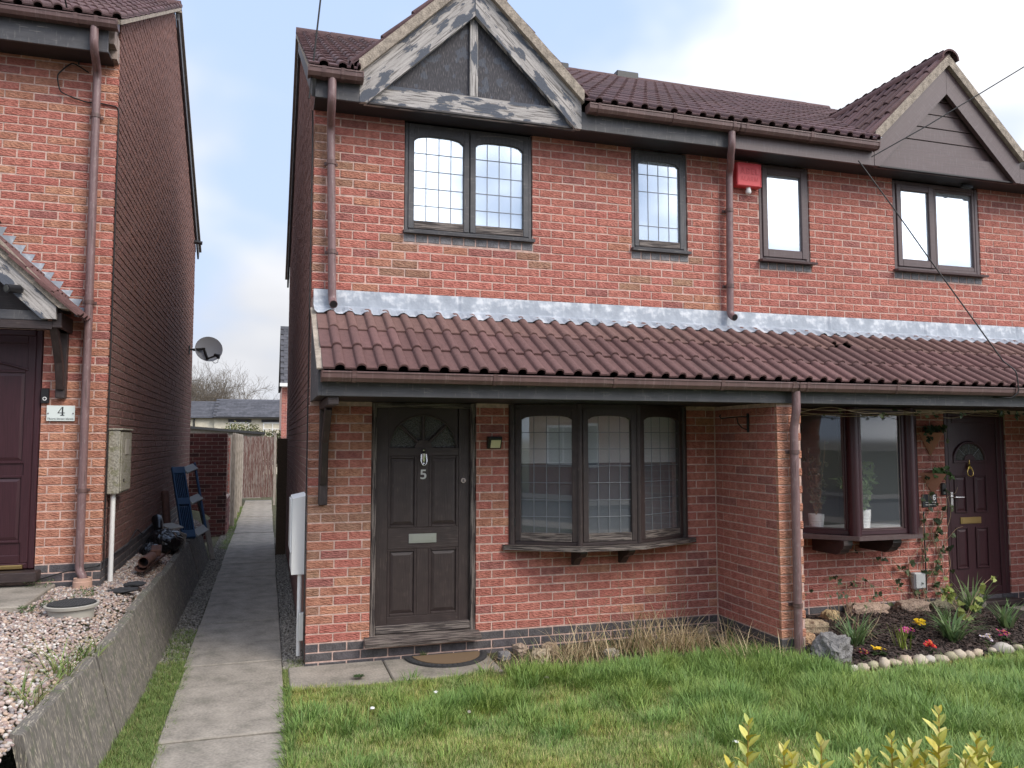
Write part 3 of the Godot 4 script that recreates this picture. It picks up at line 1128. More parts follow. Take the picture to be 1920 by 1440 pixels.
func sill_board(w: Node3D, x0: float, x1: float, y: float, d: float, m: Material, th := 0.035) -> void:
	var b := frame_mb(Transform3D())
	var poly := PackedVector2Array([Vector2(-0.1, y - th), Vector2(d, y - th - 0.008), Vector2(d + 0.004, y - 0.018), Vector2(-0.1, y)])
	b.xf = Transform3D(Basis(Vector3(0, 0, 1), Vector3(0, 1, 0), Vector3(-1, 0, 0)), Vector3())
	b.prism(poly, -x1, -x0)
	part(w, "sill", b, m)

# the shell of a house: floor slabs, back wall and far party wall, so that light comes in through the openings only
func shell(h: Node3D, x0: float, x1: float, dy: float, dz: float) -> void:
	var b := MB.new()
	b.bb(x0 + 0.25, x1 - 0.12, dy - 0.4, dy - 0.2, dz - 7.75, dz - 0.25)
	b.bb(x0 + 0.25, x1 - 0.12, dy + 2.30, dy + 2.55, dz - 7.75, dz - 0.25)
	b.bb(x0 + 0.25, x1 - 0.12, dy - 0.2, dy + 4.59, dz - 3.7, dz - 3.6)
	part(h, "inner_floors", b, M.room)
	b = MB.new()
	b.bb(x0, x1, dy - 0.4, dy + 4.595, dz - 8.0, dz - 7.75)
	part(h, "rear_wall", b, M.old_mortar)
	b = MB.new()
	b.bb(x1 - 0.12, x1 - 0.002, dy - 0.4, dy + 4.597, dz - 7.75, dz - 0.252)
	part(h, "party_wall", b, M.room)

func leaded_window(h: Node3D, x0: float, x1: float, y0: float, y1: float, sashes: int, leads: Array, name_ := "window") -> void:
	var w := Node3D.new()
	w.name = name_
	h.add_child(w, true)
	w.position = -h.position
	plain_frame(w, "frame", Transform3D(), x0 + 0.004, x1 - 0.004, y0 + 0.002, y1, -0.10, -0.012, 0.035, M.grey_paint if sashes else M.grey_paint)
	var a := x0 + 0.036
	var e := x1 - 0.036
	if sashes == 2:
		var c := (x0 + x1) / 2
		casement(w, Transform3D(), a, c - 0.004, y0 + 0.03, y1 - 0.03, -0.004, M.grey_paint, M.worn_timber, M.mirror_pane, leads, 0.05, 0.052, 0.02)
		casement(w, Transform3D(), c + 0.004, e, y0 + 0.03, y1 - 0.03, -0.004, M.grey_paint, M.worn_timber, M.mirror_pane, leads, 0.05, 0.052, 0.02)
	else:
		casement(w, Transform3D(), a, e, y0 + 0.03, y1 - 0.03, -0.004, M.grey_paint, M.worn_timber, M.mirror_pane, leads, 0.045, 0.045, 0.02)
	sill_board(w, x0 - 0.006, x1 + 0.012, y0 + 0.022, 0.045, M.grey_paint)
	curtain(w, x0 + 0.03, x1 - 0.03, y0 + 0.02, y1, -0.19, 55.0, M.net_curtain)

func plastic_window(h: Node3D, x0: float, x1: float, y0: float, y1: float, split: float) -> void:
	var w := Node3D.new()
	w.name = "window"
	h.add_child(w, true)
	w.position = -h.position
	plain_frame(w, "frame", Transform3D(), x0 + 0.004, x1 - 0.004, y0 + 0.002, y1, -0.09, -0.008, 0.045, M.brown_plastic)
	var xa := x0 + 0.05
	var xe := x1 - 0.05
	if split > 0:
		var b := frame_mb(Transform3D())
		b.bb(split - 0.02, split + 0.02, y0 + 0.045, y1 - 0.045, -0.085, -0.010, 0.004)
		part(w, "mullion", b, M.brown_plastic)
		casement(w, Transform3D(), xa, split - 0.01, y0 + 0.045, y1 - 0.045, 0.006, M.brown_plastic, M.brown_plastic, M.mirror_pane, [], 0.0, 0.06)
		casement(w, Transform3D(), split + 0.022, xe + 0.003, y0 + 0.046, y1 - 0.046, -0.014, M.brown_plastic, M.brown_plastic, M.mirror_pane, [], 0.0, 0.03)
	else:
		casement(w, Transform3D(), xa - 0.01, xe + 0.01, y0 + 0.04, y1 - 0.04, 0.006, M.brown_plastic, M.brown_plastic, M.mirror_pane, [], 0.0, 0.06)
	sill_board(w, x0 - 0.02, x1 + 0.03, y0 + 0.018, 0.07, M.brown_plastic, 0.03)
	curtain(w, x0 + 0.03, x1 - 0.03, y0 + 0.02, y1, -0.22, 40.0, M.net_curtain)

# canopy over the ground floor between x0 and x1
func canopy(h: Node3D, x0: float, x1: float, left_end: bool, hole: bool) -> void:
	var c := Node3D.new()
	c.name = "canopy"
	h.add_child(c, true)
	c.position = -h.position
	var b := MB.new()
	b.bb(x0, x1, 1.972, 1.99, 0.002, 0.995)
	part(c, "soffit", b, M.dark_soffit)
	b = MB.new()
	b.xf = Transform3D(Basis(Vector3(0, 0, 1), Vector3(0, 1, 0), Vector3(-1, 0, 0)), Vector3())
	b.prism(PackedVector2Array([Vector2(0.003, 2.02), Vector2(0.98, 2.02), Vector2(0.98, 2.145), Vector2(0.003, 2.71)]), -x1, -(x0 + 0.05))
	part(c, "deck", b, M.dark_soffit)
	b = frame_mb(Transform3D())
	b.bb(x0, x1, 1.962, 2.135, 0.996, 1.018, 0.003)
	part(c, "fascia", b, M.grey_paint)
	var th := 0.5236 * 0.995
	var down := Vector3(0, -sin(th), cos(th))
	var up := Vector3(0, cos(th), sin(th))
	var edge := Vector3(x0 + 0.005, 2.138, 1.075)
	var tl := []
	var cols := int(ceil((x1 - x0) / 0.30 - 0.02))
	for r in 3:
		var row := []
		tile_slope(row, edge - down * (0.362 * r), UX, down, cols, 1, 0.362, "canopy_top" if r == 2 else "canopy")
		for e in row:
			if hole and r == 1 and absf(e[0].origin.x - 4.66) < 0.16:
				e[0] = e[0].translated(down * 0.0)
			if hole and r == 2 and absf(e[0].origin.x + 0.15 - 5.12) < 0.15:
				# the slipped, broken tile: pushed up the slope and twisted, which opens a hole below it
				var bs: Basis = (Basis(up, 0.05) * e[0].basis).scaled_local(Vector3(0.97, 1, 0.62))
				e[0] = Transform3D(bs, e[0].origin - down * 0.155 + up * -0.014)
			tl.append(e)
	for e in tl:
		piece(c, "tile", tile_variant(e[1], e[2]), M.roof_tile, e[0])
	if left_end:
		b = frame_mb(Transform3D())
		b.xf = Transform3D(Basis(Vector3(0, 0, 1), Vector3(0, 1, 0), Vector3(-1, 0, 0)), Vector3())
		b.prism(PackedVector2Array([Vector2(0.003, 1.966), Vector2(1.016, 1.966), Vector2(1.016, 2.14), Vector2(0.96, 2.165), Vector2(0.003, 2.735)]), -(x0 - 0.001), -(x0 - 0.022))
		part(c, "end_board", b, M.grey_paint)
		b = frame_mb(Transform3D())
		b.bar(Vector3(x0 - 0.012, 2.15, 1.07), Vector3(x0 - 0.012, 2.745, 0.02), 0.05, 0.016, 0.003)
		part(c, "verge_strip", b, M.cement)
	# lead flashing: a dressed upstand and an apron worked down over the rolls of the top tiles
	var x := x0 - (0.012 if left_end else 0.0)
	while x < x1 - 0.01:
		var L := minf(rr(1.05, 1.35), x1 - x)
		if x1 - x - L < 0.3: L = x1 - x
		var l := MB.new()
		var k := int(L / 0.024)
		var fn := FastNoiseLite.new()
		fn.seed = int(x * 100)
		fn.frequency = 3.0
		var prev := []
		for i in k + 1:
			var px := x + (L + 0.04) * i / k
			var ph := fposmod(px - x0, 0.15) - 0.118
			var roll := maxf(0.0, 1.0 - pow(absf(ph) / 0.045, 2.0)) * 0.032
			var w := fn.get_noise_1d(px) * 0.012
			var s0 := 0.004 + 0.009 * (1.0 if i > k - 2 else 0.0)
			var col_ := []
			var lower := 0.0
			for q in [[0.010, 2.912, 0.0], [0.014, 2.84, 0.3], [0.018, 2.775, 0.6]]:
				col_.append(Vector3(px, q[1] + (w * 0.4 if q[0] > 0.011 else 0.0), q[0] + s0 + fn.get_noise_2d(px, q[1] * 3) * 0.008 * q[2]))
			for q in 5:
				var d := 0.01 + 0.135 * q / 4.0 + w * q * 0.35
				var base := Vector3(px, 2.735, 0.025) + down * d
				col_.append(base + up * (0.030 + 0.010 * (1.0 if i > k - 2 else 0.0) + roll * (0.25 + 0.75 * q / 4.0) + fn.get_noise_2d(px * 2.5, q * 0.4) * 0.007))
			if i > 0:
				for j in col_.size() - 1:
					l.quad(prev[j + 1], col_[j + 1], col_[j], prev[j])
			prev = col_
		part(c, "lead_sheet", l, M.lead)
		x += L

func house_five() -> void:
	var h := thing("brick_house", "red brick end house number 5, black door, bow window and peeling timber gable", "house", Vector3(1.95, -0.17, -4.0), "row of brick houses")
	var holes := [Rect2(0.77, 3.445, 1.18, 1.05), Rect2(2.945, 3.445, 0.60, 1.05), Rect2(0.515, -0.03, 0.912, 2.01), Rect2(1.742, 0.735, 1.728, 1.24)]
	var bh := holes.duplicate()
	bh.append(Rect2(0.762, 3.37, 1.196, 0.1))
	bh.append(Rect2(2.937, 3.37, 0.616, 0.1))
	var b := MB.new()
	slab(b, 0.006, 3.9, -0.40, 4.60, -0.25, -0.004, holes)
	# party wing wall carrying the canopy
	b.bb(3.806, 4.034, -0.40, 1.97, -0.0055, 0.979)
	var wall := part(h, "front_wall", b, M.mortar)
	var list := []
	lay(list, Transform3D(), 0.0, 3.796, 0.0, 26.4 * CH, bh, "red")
	lay(list, Transform3D(Basis(), Vector3(0, 38 * CH, 0)), 0.0, 3.895, 0.0, 22 * CH, bh.map(func(r): return Rect2(r.position.x, r.position.y - 38 * CH, r.size.x, r.size.y)), "red")
	for e in list:
		var o: Vector3 = e[0].origin
		var nz := lump.get_noise_2d(o.x * 2.0, o.y * 2.0)
		if rng.randf() < smoothstep(0.05, 0.45, nz) * 0.7: e[1] = "orange"
		if o.x < 0.5 and o.y < 1.9 and rng.randf() < 0.6: e[1] = "orange"
		if o.x < 0.10 and rng.randf() < 0.55 or o.x < 0.5 and o.y > 0.88 and o.y < 1.16 and rng.randf() < 0.7: e[1] = "stain"
		for sx: float in [0.77, 1.96, 2.94, 3.55]:
			if absf(o.x - sx) < 0.16 and o.y > 2.95 and o.y < 3.40 and rng.randf() < 0.35: e[1] = "stain"
		if absf(o.x - 0.16) < 0.16 and o.y > 2.9 and rng.randf() < 0.25: e[1] = "stain"
	var wf := Transform3D(Basis(), Vector3(3.80, 0, 0.985))
	lay(list, wf, 0.0, 0.24, 0.0, 26.4 * CH, [], "orange", 10, 1)
	var wl := Transform3D(Basis(Vector3(0, 0, 1), Vector3(0, 1, 0), Vector3(-1, 0, 0)), Vector3(3.80, 0, 0))
	lay(list, wl, 0.012, 0.945, 0.0, 26.4 * CH, [], "red", 10, 1)
	var wr := Transform3D(Basis(Vector3(0, 0, -1), Vector3(0, 1, 0), Vector3(1, 0, 0)), Vector3(4.04, 0, 0.985))
	lay(list, wr, 0.038, 0.98, 0.0, 26.4 * CH, [], "red", 10, 1)
	place_bricks(wall, list, 300)
	# blue plinth
	var pl := []
	lay(pl, Transform3D(Basis(), Vector3(0, -2 * CH, 0)), 0.0, 3.796, 0.0, 2 * CH, [Rect2(0.47, CH * 1.02, 0.98, 0.2)], "blue")
	lay(pl, Transform3D(Basis(), Vector3(0, -3 * CH, 0)), 0.0, 3.796, 0.0, CH, [], "blue", 10, 1)
	lay(pl, wf.translated(Vector3(0, -3 * CH, 0)), 0.0, 0.24, 0.0, 3 * CH, [], "blue")
	lay(pl, wl.translated(Vector3(0, -3 * CH, 0)), 0.012, 0.945, 0.0, 3 * CH, [], "blue")
	place_bricks(wall, pl, 120, "plinth_brick")
	soldier_sill(h, wall, 0.765, 1.955, 3.443)
	soldier_sill(h, wall, 2.94, 3.55, 3.443)
	# side wall
	b = MB.new()
	b.xf = Transform3D(Basis(Vector3(0, 0, 1), Vector3(0, 1, 0), Vector3(-1, 0, 0)), Vector3())
	b.prism(PackedVector2Array([Vector2(-8.0, -0.4), Vector2(-0.25, -0.4), Vector2(-0.252, 4.72), Vector2(-4.0, 7.02), Vector2(-8.0, 4.65)]), -0.25, -0.006)
	b.bb(-0.25, -0.006, -0.4, 4.60, -0.01, -0.25)
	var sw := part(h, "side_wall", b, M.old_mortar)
	list = []
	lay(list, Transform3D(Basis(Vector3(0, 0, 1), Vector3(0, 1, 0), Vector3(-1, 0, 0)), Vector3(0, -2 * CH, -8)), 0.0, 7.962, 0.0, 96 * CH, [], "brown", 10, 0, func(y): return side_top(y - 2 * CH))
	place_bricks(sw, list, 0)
	shell(h, 0.0, 3.9, 0.0, 0.0)
	# main roof
	b = MB.new()
	roof_solid(b, 0.02, 3.9, 0.0, 0.0)
	var roof := part(h, "roof", b, M.dark_soffit)
	var tl := []
	var a := atan(SL)
	var in_gable := func(p: Vector3) -> bool: return (p.z > 0.15 and absf(p.x - 1.33) < 1.11) or absf(p.x - 1.33) < 0.93 and p.y + 0.12 < 4.68 + (0.986 - absf(p.x - 1.33)) * 0.968
	tile_slope(tl, Vector3(-0.07, 4.655, 0.385), UX, Vector3(0, -sin(a), cos(a)), 13, 15, 0.338, "main", in_gable)
	tl.append(cut_tile(0.23, 0.11 / 0.30, a))
	place_tiles(roof, tl, 300)
	b = MB.new()
	b.bb(3.60, 3.84, 7.10, 7.24, -4.14, -3.90, 0.01)
	part(roof, "ridge_vent", b, M.black_plastic)
	ridge_tiles(roof, Vector3(-0.07, 7.10, -4.0), UX, 9, Color(0.11, 0.06, 0.06))
	b = MB.new()
	b.bar(Vector3(-0.035, 4.632, 0.385), Vector3(-0.035, 7.09, -3.96), 0.075, 0.028)
	b.bar(Vector3(-0.035, 7.09, -4.04), Vector3(-0.035, 4.632, -8.38), 0.075, 0.028)
	part(roof, "verge", b, M.cement)
	b = frame_mb(Transform3D())
	b.bar(Vector3(-0.022, 4.52, 0.30), Vector3(-0.022, 6.98, -4.0), 0.03, 0.16)
	b.bar(Vector3(-0.022, 6.98, -4.0), Vector3(-0.022, 4.52, -8.3), 0.03, 0.16)
	part(roof, "side_bargeboard", b, M.grey_paint)
	b = MB.new()
	b.bb(-0.01, 3.9, 4.446, 4.46, 0.001, 0.272)
	part(h, "soffit", b, M.dark_soffit)
	b = frame_mb(Transform3D())
	b.bb(-0.012, 0.345, 4.436, 4.60, 0.2725, 0.296, 0.003)
	part(h, "fascia", b, M.grey_paint)
	b = frame_mb(Transform3D())
	b.bb(2.316, 3.9, 4.436, 4.60, 0.2725, 0.296, 0.003)
	part(h, "fascia", b, M.grey_paint)
	gable(h, 1.33, 0.986, true)
	gutter(h, -0.07, 0.36, 4.648, 0.297, [0.05, 0.20])
	gutter(h, 2.36, 3.9, 4.648, 0.297, [2.45, 3.2, 3.83])
	# downpipes
	downpipe(h, [Vector3(0.118, 4.60, 0.35), Vector3(0.118, 4.47, 0.35)] + bend(Vector3(0.118, 4.44, 0.35), Vector3(0.118, 4.37, 0.35), Vector3(0.122, 4.33, 0.22)) + bend(Vector3(0.13, 4.30, 0.12), Vector3(0.135, 4.27, 0.07), Vector3(0.135, 4.20, 0.07)) + [Vector3(0.165, 2.86, 0.07)] + bend(Vector3(0.167, 2.84, 0.07), Vector3(0.168, 2.79, 0.075), Vector3(0.172, 2.765, 0.15)), [Vector3(0.142, 3.98, 0.07), Vector3(0.158, 3.22, 0.07)])
	downpipe(h, [Vector3(3.83, 4.60, 0.35), Vector3(3.83, 4.50, 0.35)] + bend(Vector3(3.83, 4.48, 0.35), Vector3(3.83, 4.42, 0.35), Vector3(3.86, 4.38, 0.28)) + bend(Vector3(3.95, 4.31, 0.13), Vector3(3.975, 4.29, 0.07), Vector3(3.975, 4.22, 0.07)) + [Vector3(3.955, 2.92, 0.07)] + bend(Vector3(3.955, 2.90, 0.07), Vector3(3.955, 2.85, 0.075), Vector3(3.96, 2.83, 0.14)), [Vector3(3.968, 3.90, 0.07), Vector3(3.958, 3.15, 0.07)])
	downpipe(h, [Vector3(3.93, 2.07, 1.075), Vector3(3.93, 1.96, 1.075)] + bend(Vector3(3.93, 1.94, 1.075), Vector3(3.93, 1.88, 1.075), Vector3(3.93, 1.83, 1.055), 3) + [Vector3(3.93, 1.74, 1.035), Vector3(3.925, 0.0, 1.035), Vector3(3.925, -0.20, 1.035)], [Vector3(3.93, 1.55, 1.035), Vector3(3.925, 0.28, 1.035)], 0.035)
	canopy(h, 0.03, 3.93, true, false)
	gutter(h, 0.03, 3.93, 2.132, 1.02, [0.25, 1.28, 2.25, 3.2, 3.88])
	# windows
	leaded_window(h, 0.77, 1.95, 3.465, 4.44, 2, [4, [0.19, 0.39, 0.59, 0.79]])
	leaded_window(h, 2.945, 3.545, 3.465, 4.44, 1, [4, [0.19, 0.61, 0.82]])
	bow_window(h)
	door_five(h)
	# gallows brackets
	var g := frame_mb(Transform3D())
	g.bb(0.082, 0.155, 1.12, 1.90, 0.001, 0.065, 0.005)
	g.bb(0.08, 0.157, 1.90, 1.966, 0.001, 0.99, 0.005)
	g.bar(Vector3(0.118, 1.30, 0.06), Vector3(0.118, 1.66, 0.22), 0.055, 0.07, 0.005)
	g.bar(Vector3(0.118, 1.64, 0.205), Vector3(0.118, 1.905, 0.52), 0.0545, 0.0695, 0.005)
	part(h, "canopy_bracket", g, M.black_timber)

func bow_window(h: Node3D) -> void:
	var w := Node3D.new()
	w.name = "bow_window"
	h.add_child(w, true)
	w.position = -h.position
	var P := [Vector3(1.752, 0, 0.01), Vector3(2.285, 0, 0.30), Vector3(2.85, 0, 0.30), Vector3(3.462, 0, 0.01)]
	var y0 := 0.737
	var y1 := 1.966
	for i in 3:
		var a: Vector3 = P[i]
		var d: Vector3 = (P[i + 1] - a)
		var L := d.length()
		var x := d.normalized()
		var t := Transform3D(Basis(x, Vector3.UP, x.cross(Vector3.UP)), a)
		var b := frame_mb(t)
		b.bb(0.018, L - 0.018, y1 - 0.05, y1, -0.06, -0.008, 0.003)
		b.bb(0.018, L - 0.018, y0, y0 + 0.03, -0.06, -0.008, 0.003)
		part(w, "frame", b, M.black_timber)
		casement(w, t, 0.026, L - 0.026, y0 + 0.03, y1 - 0.04, 0.0, M.black_timber, M.worn_timber, M.pane, [4, [0.145, 0.285, 0.43, 0.57, 0.715, 0.855]], 0.035, 0.05, 0.012)
		# hinges on the left stile
		if i == 0:
			var hg := MB.new()
			hg.xf = t
			for yy in [0.93, 1.40, 1.82]: hg.bb(0.018, 0.03, yy - 0.035, yy + 0.035, -0.004, 0.008, 0.002)
			part(w, "hinge", hg, M.black_iron)
	for i in 4:
		var b := frame_mb(Transform3D())
		var p: Vector3 = P[i]
		var z := p.z - 0.025 if i in [1, 2] else 0.0
		b.tube(PackedVector3Array([Vector3(p.x, y0, z), Vector3(p.x, y1, z)]), 0.031, 8)
		part(w, "post", b, M.black_timber)
	# sill board following the bow
	var s := frame_mb(Transform3D())
	s.xf = Transform3D(Basis(Vector3(1, 0, 0), Vector3(0, 0, -1), Vector3(0, 1, 0)), Vector3(0, 0, 0))
	var poly := PackedVector2Array([Vector2(1.665, 0.0), Vector2(1.665, -0.04), Vector2(2.255, -0.365), Vector2(2.88, -0.365), Vector2(3.56, -0.04), Vector2(3.56, 0.0)])
	s.prism(poly, 0.693, 0.735)
	part(w, "sill", s, M.worn_timber)
	for x: float in [2.34, 2.80]:
		var c := frame_mb(Transform3D(Basis(Vector3(0, 0, 1), Vector3(0, 1, 0), Vector3(-1, 0, 0)), Vector3(x, 0, 0)))
		c.prism(PackedVector2Array([Vector2(0.002, 0.535), Vector2(0.05, 0.535), Vector2(0.075, 0.56), Vector2(0.115, 0.60), Vector2(0.20, 0.625), Vector2(0.24, 0.66), Vector2(0.24, 0.691), Vector2(0.002, 0.691)]), -0.03, 0.03)
		part(w, "corbel", c, M.black_timber)
	# roller blind half way down, and the room's net behind it
	var bl := MB.new()
	bl.bb(1.80, 3.42, 1.455, 1.96, -0.085, -0.082)
	bl.bb(1.80, 3.42, 1.44, 1.462, -0.09, -0.076, 0.003)
	part(w, "roller_blind", bl, M.blind)

func door_five(h: Node3D) -> void:
	var d := Node3D.new()
	d.name = "door"
	h.add_child(d, true)
	d.position = -h.position
	plain_frame(d, "door_frame", Transform3D(), 0.519, 1.423, 0.0, 1.97, -0.11, -0.01, 0.042, M.worn_timber, false)
	var z := -0.045
	var b := frame_mb(Transform3D())
	var x0 := 0.563
	var x1 := 1.379
	b.bb(x0, x0 + 0.10, 0.03, 1.925, z - 0.04, z, 0.003)
	b.bb(x1 - 0.10, x1, 0.03, 1.925, z - 0.04, z, 0.003)
	b.bb(x0 + 0.1, x1 - 0.1, 0.03, 0.165, z - 0.04, z - 0.001, 0.003)
	b.bb(x0 + 0.1, x1 - 0.1, 0.725, 0.905, z - 0.04, z - 0.001, 0.003)
	b.bb(0.913, 1.017, 0.165, 0.725, z - 0.04, z - 0.001, 0.003)
	b.bb(0.913, 1.017, 0.905, 1.515, z - 0.04, z - 0.001, 0.003)
	b.bb(x0 + 0.1, x1 - 0.1, 1.515, 1.585, z - 0.04, z - 0.001, 0.003)
	var arch := PackedVector2Array()
	for i in 25:
		var a := PI - PI * i / 24.0
		arch.append(Vector2(0.966 + 0.303 * cos(a), 1.586 + 0.285 * sin(a)))
	b.arch_plate(arch, 1.924, z - 0.039, z - 0.002)
	part(d, "door_leaf", b, M.black_timber)
	for q in [[0.663, 0.913, 0.165, 0.725], [1.017, 1.279, 0.165, 0.725], [0.663, 0.913, 0.905, 1.515], [1.017, 1.279, 0.905, 1.515]]:
		var p := frame_mb(Transform3D())
		p.xf = Transform3D()
		door_panel(p, q[0], q[1], q[2], q[3], z - 0.004)
		p.bb(q[0], q[1], q[2], q[3], z - 0.04, z - 0.03)
		part(d, "door_panel", p, M.black_timber)
	# fanlight: four panes between three bars and a hub
	for k in 4:
		var g := MB.new()
		var a0 := PI * k / 4.0
		var pts := PackedVector2Array([Vector2(0.966, 1.586)])
		for i in 7:
			var a := a0 + PI / 4.0 * i / 6.0
			pts.append(Vector2(0.966 + 0.305 * cos(a), 1.586 + 0.287 * sin(a)))
		g.prism(pts, z - 0.03, z - 0.026 - 0.0004 * k)
		part(d, "fanlight_pane", g, M.obscure_pane)
	b = frame_mb(Transform3D())
	for k in 3:
		var a := PI * (k + 1) / 4.0
		b.bar(Vector3(0.966 + 0.03 * cos(a), 1.586 + 0.03 * sin(a), z - 0.014), Vector3(0.966 + 0.30 * cos(a), 1.586 + 0.283 * sin(a), z - 0.014 + 0.0005 * k), 0.026, 0.026, 0.006, Vector3(0, 0, 1))
	var hub := PackedVector2Array()
	for i in 11:
		hub.append(Vector2(0.966 + 0.075 * cos(PI * i / 10.0), 1.584 + 0.07 * sin(PI * i / 10.0)))
	b.prism(hub, z - 0.03, z + 0.002)
	# moulding round the arch
	var ring := PackedVector3Array()
	for i in 25:
		var a := PI * i / 24.0
		ring.append(Vector3(0.966 + 0.297 * cos(a), 1.586 + 0.279 * sin(a), z - 0.008))
	b.tube(ring, 0.011, 6)
	part(d, "fanlight_bars", b, M.black_timber)
	# weather bar and threshold
	b = frame_mb(Transform3D())
	b.bb(x0 - 0.002, x1 + 0.002, 0.028, 0.098, z - 0.01, z + 0.03, 0.008)
	part(d, "weather_bar", b, M.worn_timber)
	b = frame_mb(Transform3D())
	b.xf = Transform3D(Basis(Vector3(0, 0, 1), Vector3(0, 1, 0), Vector3(-1, 0, 0)), Vector3())
	b.prism(PackedVector2Array([Vector2(-0.15, -0.038), Vector2(0.10, -0.045), Vector2(0.106, -0.012), Vector2(-0.02, 0.026), Vector2(-0.15, 0.028)]), -1.452, -0.472)
	part(d, "threshold", b, M.worn_timber)
	# letter plate
	b = MB.new()
	b.bb(0.845, 1.085, 0.772, 0.852, z, z + 0.007, 0.003)
	part(d, "letter_plate", b, M.aluminium)
	b = MB.new()
	b.bb(0.87, 1.06, 0.788, 0.836, z + 0.008, z + 0.012, 0.003)
	part(d, "letter_flap", b, M.aluminium)
	# urn knocker
	b = MB.new()
	b.lathe(PackedVector2Array([Vector2(0, -0.075), Vector2(0.008, -0.07), Vector2(0.006, -0.06), Vector2(0.014, -0.045), Vector2(0.020, -0.005), Vector2(0.022, 0.02), Vector2(0.012, 0.035), Vector2(0.006, 0.042), Vector2(0.010, 0.052), Vector2(0.006, 0.062), Vector2(0, 0.068)]), 14, Vector3(0.966, 1.515, z + 0.018))
	b.tube(PackedVector3Array([Vector3(0.944, 1.53, z + 0.022), Vector3(0.940, 1.47, z + 0.03), Vector3(0.952, 1.438, z + 0.034), Vector3(0.966, 1.432, z + 0.034), Vector3(0.980, 1.438, z + 0.034), Vector3(0.992, 1.47, z + 0.03), Vector3(0.988, 1.53, z + 0.022)]), 0.005, 8)
	part(d, "knocker", b, M.chrome)
	text_part(d, "door_number", "5", "Droid Sans", 0.112, 0.006, Vector3(0.966, 1.355, z + 0.003), M.aluminium, true)
	b = MB.new()
	b.tube(PackedVector3Array([Vector3(1.318, 1.298, z), Vector3(1.318, 1.298, z + 0.016)]), 0.023, 18)
	part(d, "lock", b, M.chrome)
	b = MB.new()
	b.bb(1.315, 1.321, 1.288, 1.308, z + 0.0165, z + 0.018)
	part(d, "keyhole", b, M.black_iron)

